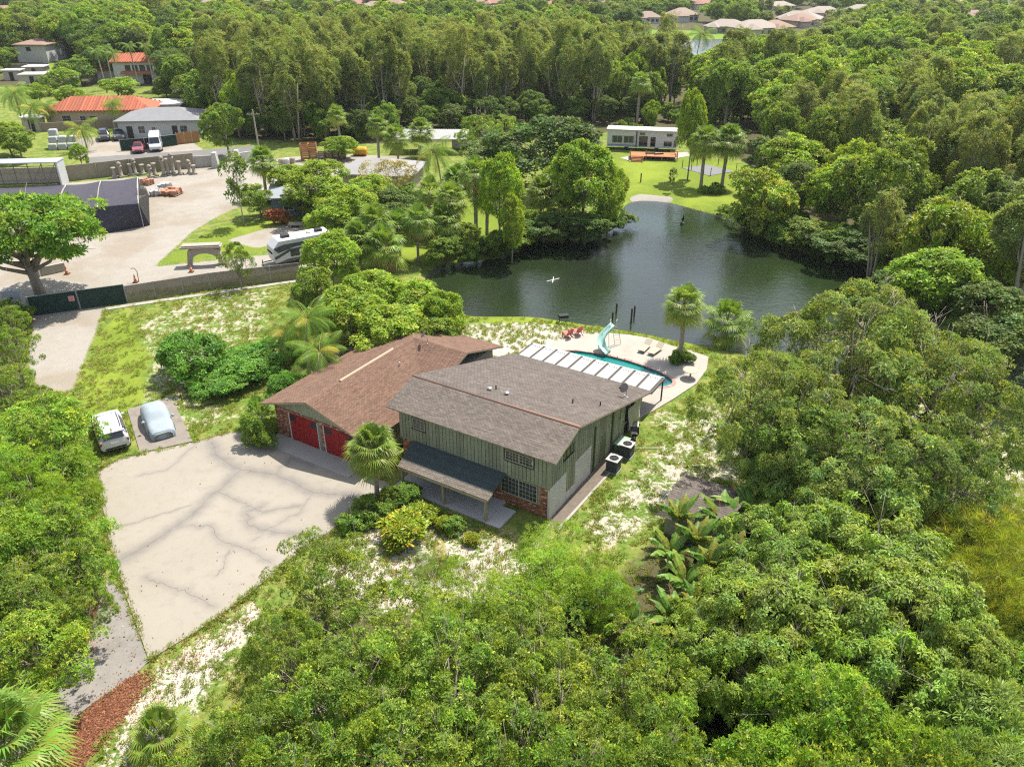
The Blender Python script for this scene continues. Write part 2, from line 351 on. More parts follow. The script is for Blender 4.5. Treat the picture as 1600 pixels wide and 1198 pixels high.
# concrete driveway: a fine grid so the damp bands along its cracks can follow the cracks
DRIVE = P2([(150, 738), (190, 716), (300, 692), (400, 666), (424, 682), (560, 742), (600, 752), (612, 762), (585, 780), (548, 802), (512, 833), (455, 872), (390, 928), (310, 985), (233, 1031), (200, 940), (172, 850)])
CRACKS = [[(330, 692), (343, 715), (376, 735), (430, 742), (490, 770), (555, 775)], [(376, 735), (340, 768), (310, 795), (285, 815), (235, 850), (190, 875)], [(340, 768), (375, 785), (410, 800), (470, 790)],
          [(410, 790), (385, 800), (390, 822), (440, 833), (500, 838)], [(180, 826), (240, 808), (300, 790)], [(298, 822), (328, 822), (345, 845), (390, 860), (425, 880)], [(228, 902), (260, 915), (295, 928), (335, 948)], [(310, 692), (260, 735), (215, 745)], [(430, 742), (455, 715), (490, 730)], [(358, 860), (350, 885), (338, 900)], [(490, 770), (470, 800), (440, 815), (395, 845)]]
def seg_dist(p, line):
    dm = np.full(len(p), 1e9)
    for a, b in zip(line[:-1], line[1:]):
        ab = b - a; q = np.clip(((p - a) @ ab) / (ab @ ab), 0, 1); dm = np.minimum(dm, np.linalg.norm(p - a - q[:, None] * ab, axis=1))
    return dm
def wiggle(line, amp, n, rg):
    out = [line[0]]
    for a, b in zip(line[:-1], line[1:]):
        for i in range(1, n + 1):
            q = a + (b - a) * i / n; out.append(q + rg.normal(0, amp, 2) * (i < n))
    return np.array(out)
rc = np.random.default_rng(3)
CR = [wiggle(P2(c), .07, 5, rc) for c in CRACKS]
b0, b1 = DRIVE.min(0), DRIVE.max(0); st = .16
ax, ay = np.arange(b0[0], b1[0] + st, st), np.arange(b0[1], b1[1] + st, st)
XX, YY = np.meshgrid(ax, ay); dp = np.stack([XX.ravel(), YY.ravel()], 1)
bm = bmesh.new(); vs = [bm.verts.new((p[0], p[1], .04)) for p in DRIVE]; bm.faces.new(vs)
for xx in ax[1:-1]: bmesh.ops.bisect_plane(bm, geom=bm.verts[:] + bm.edges[:] + bm.faces[:], plane_co=(xx, 0, 0), plane_no=(1, 0, 0))
for yy in ay[1:-1]: bmesh.ops.bisect_plane(bm, geom=bm.verts[:] + bm.edges[:] + bm.faces[:], plane_co=(0, yy, 0), plane_no=(0, 1, 0))
dm_ = bpy.data.meshes.new('driveway'); bm.to_mesh(dm_); bm.free()
vv = np.array([v.co[:2] for v in dm_.vertices]); stain = np.zeros(len(vv))
for i, c_ in enumerate(CR):
    wd = 1.3 * (.42, .40, .25, .32, .12, .25, .22, .18, .25, .12, .25)[i]; stain = np.maximum(stain, np.exp(-(seg_dist(vv, c_) / wd) ** 2) * (.9, .85, .6, .8, .5, .6, .6, .4, .6, .5, .4)[i])
dm_.attributes.new('stain', 'FLOAT', 'POINT').data.foreach_set('value', stain.astype(np.float32))
cm, t = newmat('driveway concrete'); pos = t.nodes.new('ShaderNodeNewGeometry').outputs['Position']
n1, n2, n3 = noise(t, pos, .22, 5, .6), noise(t, pos, 1.6, 5, .65), noise(t, pos, 22, 3, .7)
c = mixc(t, n1, (.190, .170, .138), (.245, .222, .184)); c = mixc(t, math_(t, 'MULTIPLY', ramp(t, n2, .48, .72), .35), c, (.155, .135, .108)); c = mixc(t, math_(t, 'MULTIPLY', ramp(t, n3, .55, .75), .22), c, (.12, .105, .085))
sf = math_(t, 'MULTIPLY', attr(t, 'stain', 'Fac'), math_(t, 'ADD', .35, n2), clamp=True)
c = mixc(t, math_(t, 'MULTIPLY', sf, .82), c, (.105, .096, .092))
c = mixc(t, math_(t, 'MULTIPLY', ramp(t, noise(t, pos, .5, 4), .60, .72), .25), c, (.22, .175, .125))
c = mixc(t, 1.0, c, (1.2, 1.2, 1.2), 'MULTIPLY'); finish(t, c, .88, 0, .25, n3, .25, .01); dm_.materials.append(cm); dm_.update()
drive = tag(link('driveway', dm_), kind='structure')
crm = mat('crack', (.085, .077, .068), .9, .3, 8)
for c_ in CR:
    mb = MB(); c3 = wiggle(c_, .03, 2, rc)
    for i in range(len(c3) - 1):
        a, b = c3[i], c3[i + 1]; d = (b - a) / (np.linalg.norm(b - a) + 1e-6); n_ = np.array([-d[1], d[0]]) * rc.uniform(.004, .008)
        mb.quad((*(a - n_), .045), (*(b - n_), .045), (*(b + n_), .045), (*(a + n_), .045))
    mb.build('crack', crm, drive)
# old asphalt lane, road behind the yard, car pad
asph = M('old asphalt', (.165, .153, .138), .95, .35, .8, .5, dirt=(.12, .10, .085), dirt_amt=.6)
sheet('lane', P2([(168, 905), (192, 925), (232, 1033), (214, 1052), (150, 1095), (60, 1165), (10, 1230), (-70, 1230), (40, 1110), (110, 1030), (150, 960)]), .03, asph)
sheet('road', P2([(128, 266), (140, 246), (300, 236), (405, 227), (420, 243), (305, 250), (200, 262)]), .03, M('grey asphalt', (.12, .115, .11), .95, .2, .4, .3))
pad = sheet('parking_pad', P2([(199, 640), (268, 620), (301, 690), (219, 708)]), .05, M('pad concrete', (.16, .14, .118), .95, .3, 1.2, .4, dirt=(.10, .08, .065)))
# ------------------------------------------------------------------ foliage
def nrm(a): return a / (np.linalg.norm(a, axis=-1, keepdims=True) + 1e-9)
def leaf_cards(C, D, Nn, L, Wd, col, fold=.25):
    s = nrm(np.cross(Nn, D)); L = L[:, None]; Wd = Wd[:, None]
    V = np.stack([C - D * L * .5, C - s * Wd * .5 + Nn * Wd * fold, C + D * L * .5, C + s * Wd * .5 + Nn * Wd * fold], 1).reshape(-1, 3)
    n = len(C); i = np.arange(n)[:, None] * 4
    return V, np.concatenate([i + [0, 1, 2], i + [0, 2, 3]], 1).reshape(-1, 3), np.repeat(col, 4, 0)
def sphere_pts(rg, n, up=0.0):
    v = nrm(rg.normal(size=(n, 3))); v[:, 2] = v[:, 2] + up; return nrm(v)
def crown_mesh(name, m, seed, H, W, base, nl=8, sub=12, shoots=30, k=7, leaf=.13, lw=.5, cols=((.05, .10, .015), (.09, .15, .02)), lobe=.46, subr=.34, up=.35, tall=1.0, keep=.12, phi=(45, 100), flat=1.0, tip=None, tipp=.1, lobes=None, hang=0):
    rg = np.random.default_rng(seed); zc, rz, rx = (base + H) / 2, (H - base) / 2, W / 2
    if lobes is None:
        d = sphere_pts(rg, nl, .25); lob = []
        for i, v in enumerate(d):
            q = rg.uniform(.5, .72); r = rg.uniform(.8, 1.2) * lobe
            lob.append((v[0] * rx * q, v[1] * rx * q, zc + v[2] * rz * q, r * rx, r * (rz if tall > 1 else min(rx, rz)) * flat))
        lob.append((0, 0, zc + rz * .2, rx * .62, rz * .72))
    else: lob = lobes
    lob = np.array(lob); P, O, Tn = [], [], []
    for (x, y, z, r, r2) in lob:
        d = sphere_pts(rg, sub, up); q = rg.uniform(.75, 1.0, (sub, 1)); sc = np.array([x, y, z]) + d * q * [r, r, r2]
        srr = rg.uniform(.7, 1.3, sub) * subr; lt = rg.uniform(.9, 1.12)
        for j in range(sub):
            dd = sphere_pts(rg, shoots, up * .7); dd2 = nrm(dd + d[j] * .5)
            rr = rg.uniform(.55, 1.0, (shoots, 1)) ** .6 * srr[j]
            P.append(sc[j] + dd2 * rr * [r, r, r2 * flat]); O.append(nrm(dd2 + [0, 0, .35])); tw = lt * rg.uniform(.82, 1.2); Tn.append(np.tile([[tw * rg.uniform(.9, 1.18), tw, tw * rg.uniform(.7, 1.3)]], (shoots, 1)))
    P, O, Tn = np.concatenate(P), np.concatenate(O), np.concatenate(Tn)
    inn = np.zeros(len(P), bool)
    for (x, y, z, r, r2) in lob: inn |= (((P - [x, y, z]) / [r, r, r2]) ** 2).sum(1) < .55
    ok = (~inn) | (rg.random(len(P)) < keep); ok &= P[:, 2] > base * .55
    P, O, Tn = P[ok], O[ok], Tn[ok]; n = len(P)
    ca, cb = np.array(cols[0]), np.array(cols[1]); sh = rg.random((n, 1)); shc = ca + (cb - ca) * sh
    if tip is not None: shc = np.where(rg.random((n, 1)) < tipp, np.array(tip), shc)
    shc = np.repeat(shc * Tn * rg.uniform(.85, 1.15, (n, 1)), k, 0)
    o = np.repeat(O, k, 0); p = np.repeat(P, k, 0); N_ = len(p)
    rnd = nrm(rg.normal(size=(N_, 3))); per = nrm(np.cross(o, rnd)); ph = np.radians(rg.uniform(phi[0], phi[1], N_))[:, None]
    D = nrm(o * np.cos(ph) + per * np.sin(ph) + [0, 0, -hang]); L = leaf * rg.uniform(.7, 1.25, N_)
    Nn = nrm(np.cross(D, np.cross(o, D)) + rg.normal(0, .18, (N_, 3))); Nn = nrm(Nn - D * (Nn * D).sum(1, keepdims=True))
    V, F, Cc = leaf_cards(p + D * L[:, None] * rg.uniform(.4, 1.2, (N_, 1)), D, Nn, L, L * lw, shc * rg.uniform(.8, 1.2, (N_, 1)))
    return np_mesh(name, V, F, m, Cc), lob
def trunk_mesh(name, m, seed, H, lob, r0=.2, base=None, n=6, stems=1, spread=.3, twigs=False):
    rg = np.random.default_rng(seed + 99); mb = MB(); L = sorted(lob.tolist(), key=lambda q: q[2])
    for s_ in range(stems):
        sx, sy = rg.normal(0, spread, 2) if stems > 1 else (0, 0)
        top = H * .72; bx, by = rg.normal(0, .06 * H * .4, 2)
        path = [(sx * .3, sy * .3, -.15), (sx * .6 + bx * .3, sy * .6 + by * .3, H * .22), (sx + bx, sy + by, H * .45), (sx * 1.6 + bx * 1.3, sy * 1.6 + by * 1.3, top)]
        mb.tube(path, [r0 * 1.25, r0 * .95, r0 * .7, r0 * .25], n)
        for i, q in enumerate(L):
            if stems > 1 and i % stems != s_: continue
            a = Vector(path[1]).lerp(Vector(path[2]), rg.uniform(.1, 1)); b = Vector(q[:3]); mid = a.lerp(b, .5) + Vector((0, 0, -.06 * H))
            mb.tube([a, mid, b], [r0 * .5, r0 * .36, r0 * .12], 5)
            for _ in range(3):
                e = b + Vector(sphere_pts(rg, 1, .3)[0]) * q[3] * .85; mb.tube([mid.lerp(b, rg.uniform(.3, .9)), e], [r0 * .16, r0 * .04], 4)
            if twigs:
                for _ in range(2):
                    e = b + Vector(sphere_pts(rg, 1, .8)[0]) * q[3] * 1.0; m2 = b.lerp(e, .72); mb.tube([b, m2, e], [r0 * .07, r0 * .05, r0 * .02], 3, (1.5, 1.5, 1.5))
                    for _ in range(4): mb.tube([m2.lerp(e, rg.random() * .6), e + Vector(rg.normal(0, .28, 3))], [r0 * .045, r0 * .02], 3, (1.5, 1.5, 1.5))
    return mb.mesh(name, m, True)
LM = leafmat('leaves'); LMG = leafmat('glossy leaves', .36, .42, .26); LMD = leafmat('fine leaves', .45, .6, .15)
BARK = M('bark', (.20, .165, .13), .9, .3, 3, .5); PALEBARK = M('pale bark', (.31, .27, .22), .85, .3, 2, .4); PALMBARK = M('palm bark', (.26, .225, .18), .95, .35, 6, .6)
PROTO = {}
def proto(kind, variants, bark, H, W, base, lm, r0=.2, stems=1, spread=.3, **kw):
    out = []
    for i in range(variants):
        s_ = abs(sum(ord(c) * (j + 3) for j, c in enumerate(kind))) % 9973 + i * 17
        cm_, lob = crown_mesh(kind + '_crown', lm, s_, H, W, base, **kw)
        out.append((trunk_mesh(kind + '_trunk', bark, s_, H, lob, r0, stems=stems, spread=spread, twigs=kind in ('oak', 'live_oak', 'rosette', 'bright_oak', 'paperbark')), cm_, H, W))
    PROTO[kind] = out
G1, G2 = (.040, .085, .012), (.085, .150, .020)
proto('oak', 3, BARK, 7.5, 9.5, 1.6, LM, .24, nl=10, sub=16, shoots=42, k=9, leaf=.14, lw=.48, cols=((.060, .106, .013), (.108, .168, .024)), tip=(.18, .235, .032), tipp=.18, subr=.27, keep=.06)
proto('rosette', 3, BARK, 7.0, 9.0, 1.4, LMG, .2, nl=11, sub=20, shoots=22, k=12, leaf=.22, lw=.40, cols=((.082, .132, .016), (.128, .184, .028)), phi=(60, 112), tip=(.13, .20, .04), tipp=.22, subr=.24, hang=.25, keep=.06)
proto('live_oak', 2, BARK, 9.5, 13.5, 1.8, LM, .4, nl=15, sub=20, shoots=52, k=9, leaf=.175, lw=.46, cols=((.068, .118, .024), (.112, .168, .040)), tip=(.17, .21, .045), tipp=.2, subr=.25)
proto('feathery', 2, BARK, 6, 7.5, 1.2, LMD, .13, nl=9, sub=13, shoots=40, k=10, leaf=.12, lw=.34, cols=((.085, .155, .014), (.15, .225, .024)), subr=.4, flat=.75, keep=.3)
proto('broadleaf', 4, BARK, 11, 9, 2.5, LM, .22, nl=9, sub=15, shoots=22, k=8, leaf=.34, lw=.5, cols=((.058, .100, .012), (.105, .162, .020)), tip=(.13, .19, .025), tipp=.12)
proto('bright', 3, BARK, 10, 9, 2.0, LM, .2, nl=11, sub=15, shoots=20, k=8, leaf=.34, lw=.48, cols=((.086, .150, .012), (.145, .212, .020)), tip=(.19, .24, .03), tipp=.12)
proto('paperbark', 4, PALEBARK, 17, 6.5, 4.2, LMD, .17, stems=3, spread=.8, nl=12, sub=13, shoots=22, k=8, leaf=.30, lw=.30, cols=((.080, .112, .026), (.130, .165, .042)), tall=1.4, lobe=.36, subr=.42, keep=.25, tip=(.15, .165, .055), tipp=.12)
proto('dark', 3, BARK, 13, 9.5, 2.2, LM, .25, nl=10, sub=15, shoots=20, k=8, leaf=.36, lw=.5, cols=((.040, .072, .014), (.072, .110, .022)), tip=(.09, .13, .03), tipp=.06)
proto('golden', 2, BARK, 8, 7.5, 1.0, LMG, .2, nl=11, sub=16, shoots=18, k=8, leaf=.32, lw=.45, cols=((.080, .130, .012), (.150, .205, .020)), tip=(.23, .22, .03), tipp=.14)
proto('shrub', 4, BARK, 2.2, 2.8, .1, LM, .05, nl=7, sub=10, shoots=16, k=7, leaf=.16, lw=.5, cols=((.045, .095, .012), (.095, .165, .022)), tip=(.16, .20, .03), tipp=.1)
proto('dense_shrub', 2, BARK, 3.2, 5.5, .1, LMG, .08, nl=12, sub=14, shoots=22, k=8, leaf=.19, lw=.5, cols=((.040, .105, .012), (.085, .175, .020)))
proto('croton', 2, BARK, 1.5, 2.2, .1, LMG, .04, nl=7, sub=9, shoots=9, k=9, leaf=.26, lw=.35, cols=((.07, .13, .012), (.17, .20, .02)), tip=(.28, .22, .03), tipp=.1, phi=(35, 85))
proto('copper', 1, BARK, 1.6, 2.0, .1, LMG, .04, nl=6, sub=8, shoots=9, k=8, leaf=.26, lw=.4, cols=((.14, .045, .03), (.22, .09, .03)))
proto('sparse', 2, PALEBARK, 7, 7, 2.2, LMD, .12, nl=10, sub=12, shoots=8, k=6, leaf=.24, lw=.4, cols=((.16, .15, .06), (.19, .18, .06)), keep=.1)
proto('thin', 1, PALEBARK, 6, 3.6, 1.6, LM, .06, nl=9, sub=5, shoots=7, k=5, leaf=.28, lw=.5, cols=((.05, .09, .02), (.09, .14, .03)), keep=.2, lobe=.3)
proto('needle', 2, BARK, 5, 6, .6, LMD, .12, nl=12, sub=14, shoots=5, k=26, leaf=.42, lw=.055, cols=((.095, .130, .014), (.155, .185, .022)), phi=(15, 80), subr=.34, tip=(.2, .17, .035), tipp=.1)
def tree(kind, loc, h, wd, name, label, cat='tree', group=None, v=None, rz=None, crown='crown'):
    vs = PROTO[kind]; t_, c_, H0, W0 = vs[random.randrange(len(vs)) if v is None else v]
    o = empty(name, (loc[0], loc[1], loc[2] if len(loc) > 2 else 0), random.uniform(0, 6.28) if rz is None else rz, label, cat, group)
    sc = (wd / W0 * random.uniform(.94, 1.06), wd / W0 * random.uniform(.94, 1.06), h / H0)
    link('trunk', t_, o, sc=sc); link(crown, c_, o, sc=sc); return o
def top_tree(kind, px, py, h, wpx, name, label, cat='tree', group=None, **kw):
    """a tree whose crown's top shows at that photo pixel; wpx is its crown's width there"""
    p = G(px, py, h); return tree(kind, (p[0], p[1], 0), h, wpx * depth(p) / FPX, name, label, cat, group, **kw)
# ---- palms
def frond_fan(mb, rg, o, az, el, pet, rad, nleaf, col):
    d = Vector((math.cos(az) * math.cos(el), math.sin(az) * math.cos(el), math.sin(el)))
    e = o + d * pet + Vector((0, 0, -.10 * pet * pet * math.cos(el))); mb.tube([o, o.lerp(e, .5) + Vector((0, 0, .05)), e], [.022, .018, .012], 4, (.10, .13, .03))
    d = (d + Vector((0, 0, -.30))).normalized(); s = d.cross(Vector((0, 0, 1))).normalized(); n = s.cross(d)
    for i in range(nleaf):
        a = (i / (nleaf - 1) - .5) * R(235) ; l = rad * (.75 + .35 * math.cos(a * .55)) * rg.uniform(.85, 1.1)
        dd = d * math.cos(a) + s * math.sin(a); dd = (dd + n * (.16 * math.cos(a) + .05)).normalized(); w_ = rad * .040
        sd_ = n.cross(dd).normalized() * w_; m1 = e + dd * l * .55; m2 = e + dd * l + Vector((0, 0, -.40 * l * rg.uniform(.5, 1.3)))
        c = tuple(q * rg.uniform(.8, 1.25) for q in col)
        mb.add([e, m1 + sd_ + n * w_ * .3, m1 - sd_ + n * w_ * .3, m2], [(0, 2, 1), (1, 2, 3)], c)
def fan_palm(seed, H, nf=46, rad=.95, pet=1.1, dead=6, thick=.17, lean=.2):
    rg = random.Random(seed); tr, cr, sk = MB(), MB(), MB(); a0 = rg.uniform(0, 6)
    path = [(lean * math.cos(a0) * (z / H) ** 2, lean * math.sin(a0) * (z / H) ** 2, z) for z in np.linspace(-.1, H, 9)]
    tr.tube(path, [thick * (1.25 if i == 0 else 1 + .12 * (i % 2)) for i in range(9)], 9)
    top = Vector(path[-1])
    for i in range(nf):
        q = i / nf; el = R(82 - 118 * q + rg.uniform(-9, 9)); c = (.080 + .05 * q, .132 + .035 * q, .022)
        frond_fan(cr, rg, top + Vector((0, 0, .1 - .35 * q)), i * 2.399 + rg.uniform(-.3, .3), el, pet * rg.uniform(.8, 1.15), rad * rg.uniform(.85, 1.1), 26, c)
    for i in range(dead): frond_fan(sk, rg, top + Vector((0, 0, -.35)), i * 2.1 + rg.random(), R(-58 + rg.uniform(-14, 10)), pet * .8, rad * .8, 14, (.23, .17, .09))
    return tr.mesh('fan_palm_trunk', PALMBARK, True), cr.mesh('fan_palm_fronds', LMG), sk.mesh('fan_palm_dead_fronds', LMD) if dead else None
def coco_palm(seed, H, nf=24, fl=3.0, lean=.8, yellow=.1, thick=.13):
    rg = random.Random(seed); tr, cr = MB(), MB(); a0 = rg.uniform(0, 6)
    path = [(lean * math.cos(a0) * (z / H) ** 2, lean * math.sin(a0) * (z / H) ** 2, z) for z in np.linspace(-.1, H, 8)]
    tr.tube(path, [thick * (1.5 if i == 0 else 1) for i in range(8)], 8); top = Vector(path[-1])
    for i in range(nf):
        q = i / nf; az = i * 2.399 + rg.uniform(-.25, .25); el = R(78 - 105 * q); l = fl * rg.uniform(.85, 1.1)
        h = Vector((math.cos(az), math.sin(az), 0)); pos_ = [top.copy()]; ang = el
        for s_ in range(9): ang -= R(9 + 5 * q); pos_.append(pos_[-1] + (h * math.cos(ang) + Vector((0, 0, math.sin(ang)))) * l / 9)
        col = (.085, .145, .018) if rg.random() > yellow else (.24, .21, .035)
        cr.tube(pos_, [.035 * (1 - j / 10.5) for j in range(10)], 4, (.17, .18, .04)); side = h.cross(Vector((0, 0, 1)))
        for j in range(50):
            f = .1 + .9 * j / 50; x = f * 9; a = pos_[int(min(x, 8))].lerp(pos_[int(min(x, 8)) + 1], x - int(min(x, 8))); ax = (pos_[min(int(x) + 1, 9)] - pos_[int(min(x, 8))]).normalized()
            ll = .95 * math.sin(math.pi * (.12 + .82 * f)) * l / 3
            for sg in (-1, 1):
                dd = (side * sg + ax * .75 + Vector((0, 0, -.65 - .4 * q))).normalized(); mid = a + dd * ll * .55; e = a + dd * ll + Vector((0, 0, -.28 * ll))
                c = tuple(v * rg.uniform(.75, 1.25) for v in col); wv = ax * .016 * l / 3
                cr.add([a, mid + wv, mid - wv, e], [(0, 1, 2), (1, 3, 2)], c)
    return tr.mesh('coconut_palm_trunk', PALMBARK, True), cr.mesh('coconut_palm_fronds', LMG), None
PALMS = {'fan': [fan_palm(11, 4.6), fan_palm(12, 4.4, 54, 1.0, 1.1, 5), fan_palm(13, 6.0, 32, .9, 1.0, 12)], 'short': [fan_palm(21, 1.0, 34, 1.0, 1.25, 3)], 'coco': [coco_palm(31, 5.0), coco_palm(32, 4.2, 18, 3.2), coco_palm(33, 9, 18, 2.8, 1.2)], 'royal': [coco_palm(41, 9, 14, 2.2, .3, 0)]}
PH = {'fan': [4.6, 4.4, 6.0], 'short': [1.0], 'coco': [5.0, 4.2, 9], 'royal': [9]}
def palm(kind, loc, trunk_h, crown_sc, label, v=0, group=None, name=None, rz=None):
    t_, c_, s_ = PALMS[kind][v]; h0 = PH[kind][v]
    o = empty(name or {'fan': 'fan_palm', 'short': 'fan_palm', 'coco': 'coconut_palm', 'royal': 'tall_palm'}[kind], (loc[0], loc[1], 0), random.uniform(0, 6.28) if rz is None else rz, label, 'palm', group)
    k = trunk_h / h0; link('trunk', t_, o, sc=(max(.8, min(k, 1.3)),) * 2 + (k,))
    top = Vector(t_.vertices[len(t_.vertices) - 1].co); mx = max(v.co.z for v in t_.vertices)
    for n_, me in (('fronds', c_), ('dead_fronds', s_)):
        if me: link(n_, me, o, loc=(0, 0, trunk_h - h0 * crown_sc), sc=(crown_sc,) * 3)
    return o
# ---- banana-like plants
def big_leaf_plant(seed, n, L, wd, cols, stem=1.4):
    rg = random.Random(seed); st_, lf = MB(), []
    st_.tube([(0, 0, -.1), (.03, .02, stem * .6), (.05, 0, stem)], [.13, .1, .07], 7, (.12, .14, .04))
    for i in range(n):
        mb = MB(); az = i * 2.399 + rg.uniform(-.3, .3); el = R(rg.uniform(56, 88)); l = L * rg.uniform(.75, 1.1); h = Vector((math.cos(az), math.sin(az), 0)); side = Vector((-h.y, h.x, 0))
        p = Vector((.04, 0, stem * .95)); ang = el; pp = [p.copy()]
        for s_ in range(9): ang -= R(rg.uniform(3, 10)); p = p + (h * math.cos(ang) + Vector((0, 0, math.sin(ang)))) * l / 9; pp.append(p.copy())
        mb.tube(pp, [.035 * (1 - .09 * j) for j in range(10)], 4, (.16, .2, .05)); c0 = cols[rg.randrange(len(cols))]
        for sg in (-1, 1):
            for j in range(2, 9):
                f0, f1 = (j - 2) / 7.0, (j - 1) / 7.0; w0, w1 = wd * math.sin(math.pi * (.12 + .86 * f0)) ** .7, wd * math.sin(math.pi * min(.98, .12 + .86 * f1)) ** .7
                tear = .06 * rg.random(); dr = Vector((0, 0, -rg.uniform(.0, .22)))
                a, b = pp[j], pp[j + 1]; up_ = Vector((0, 0, .22)); k = rg.uniform(.8, 1.2); c = tuple(v * k for v in c0)
                ax = (b - a); edge = (.20, .12, .04) if rg.random() < .10 else c
                mb.add([a, b, b + side * sg * w1 * .5 + up_ * w1 * .5 - ax * tear, a + side * sg * w0 * .5 + up_ * w0 * .5 + ax * tear], [(0, 1, 2, 3)], c)
                a2, b2 = a + side * sg * w0 * .5 + up_ * w0 * .5 + ax * tear, b + side * sg * w1 * .5 + up_ * w1 * .5 - ax * tear
                mb.add([a2, b2, b + side * sg * w1 + dr + up_ * w1 * .4 - ax * tear, a + side * sg * w0 + dr + up_ * w0 * .4 + ax * tear], [(0, 1, 2, 3)], edge)
        lf.append(mb.mesh('big_leaf', LMG))
    return st_.mesh('stem', PALMBARK, True), lf
BIG = [big_leaf_plant(5, 10, 2.6, .34, [(.055, .11, .016), (.075, .14, .02), (.11, .15, .02)], 1.5), big_leaf_plant(8, 10, 2.3, .31, [(.055, .11, .016), (.13, .14, .022), (.075, .135, .02)], 1.8), big_leaf_plant(15, 8, 1.8, .33, [(.03, .075, .015), (.05, .1, .02)], .9)]
def banana(loc, sc, v, label, group=None):
    o = empty('banana_plant', (loc[0], loc[1], 0), random.uniform(0, 6.28), label, 'plant', group); s_, lf = BIG[v]
    link('stem', s_, o, sc=(sc,) * 3)
    for m_ in lf: link('leaf', m_, o, sc=(sc,) * 3)
    return o
# ------------------------------------------------------------------ the main house (local x along its front, y to the back)
HC = gv(856.5, 812); HA = R(-31.35)
hu, hv = Vector((math.cos(HA), math.sin(HA), 0)), Vector((-math.sin(HA), math.cos(HA), 0))
def HL(u, v, z=0.0): return HC + hu * u + hv * v + Vector((0, 0, z))
def toL(px, py, z=0.0):
    q = gv(px, py, z) - HC; return q.dot(hu), q.dot(hv)
SHING = M('grey brown shingles', (.108, .090, .075), .95, .2, 1.2, .4, dirt=(.14, .117, .098), dirt_amt=.4)
SHINGR = M('red brown shingles', (.118, .070, .048), .95, .2, 1.2, .4, dirt=(.14, .092, .066), dirt_amt=.5)
FASCIA = M('olive fascia', (.27, .235, .15), .8, .2, 3)
SIDING = M('green board siding', (.228, .236, .158), .8, .2, 2.5, .3, dirt=(.14, .15, .09), dirt_amt=.4)
GAP = M('siding gap', (.03, .035, .02), .95)
BRICK = M('brick', (.25, .105, .06), .9, .3, 6, .4); MORTAR = M('mortar', (.36, .31, .25), .95, .2, 8, .4)
WHITE = M('white paint', (.52, .505, .475), .6, .12, 2, .1, dirt=(.38, .35, .3), dirt_amt=.4); CREAM = M('cream frame', (.36, .34, .235), .65, .12, 4)
GLASS = glass('window glass'); DARK = M('dark recess', (.03, .028, .025), .95); CONC = M('concrete', (.31, .29, .255), .9, .2, 2, .3, dirt=(.2, .18, .15)); METAL = M('grey metal', (.36, .36, .36), .45, .15, 3, .1, .6)
BLACK = M('black plastic', (.02, .02, .022), .5, .2)
def shingles(parent, A, B, Cc, D, m, ex=.13, tw=.26, seed=1, deck=.09, fascia=FASCIA, name='roof'):
    """one roof slope A-B along the eave, D-C along the top: a deck with overlapping single shingles on it"""
    A, B, Cc, D = map(Vector, (A, B, Cc, D)); rg = random.Random(seed); n = (Cc - A).cross(D - A).normalized() if (D - Cc).length > .02 else (B - A).cross(D - A).normalized()
    if n.z < 0: n = -n
    dk = MB(); dk.extr([p - n * .02 for p in (A, B, Cc, D)] if (Cc - D).length > .02 else [p - n * .02 for p in (A, B, Cc)], -n * deck)
    ro = dk.build(name, fascia, parent); mb = MB(); rows = max(1, int(((D - A).length + (Cc - B).length) / 2 / ex))
    for i in range(rows):
        t0, t1 = i / rows, min(1.0, (i + 1.12) / rows); l0, r0, l1, r1 = A.lerp(D, t0), B.lerp(Cc, t0), A.lerp(D, t1), B.lerp(Cc, t1)
        w0 = (r0 - l0).length
        if w0 < .05: continue
        k = max(1, round(w0 / tw)); off = (i % 2) * .5; cuts = [0] + [(j + off) / k for j in range(1 if off == 0 else 0, k + 1) if 0 < (j + off) / k < 1] + [1]
        row = rg.uniform(.92, 1.08)
        for a, b in zip(cuts[:-1], cuts[1:]):
            if rg.random() < .06: lift = .026
            else: lift = rg.uniform(.012, .02)
            q = row * rg.uniform(.80, 1.16); c = (q, q * rg.uniform(.97, 1.03), q * rg.uniform(.95, 1.05))
            g = .006 / w0; p0, p1, p2, p3 = l0.lerp(r0, a + g), l0.lerp(r0, b - g), l1.lerp(r1, b - g), l1.lerp(r1, a + g)
            mb.add([p0 + n * lift, p1 + n * lift, p2 + n * .003, p3 + n * .003, p0 - n * .01, p1 - n * .01], [(0, 1, 2, 3), (4, 5, 1, 0)], c)
    mb.build('shingles', m, ro, kind='stuff'); return ro
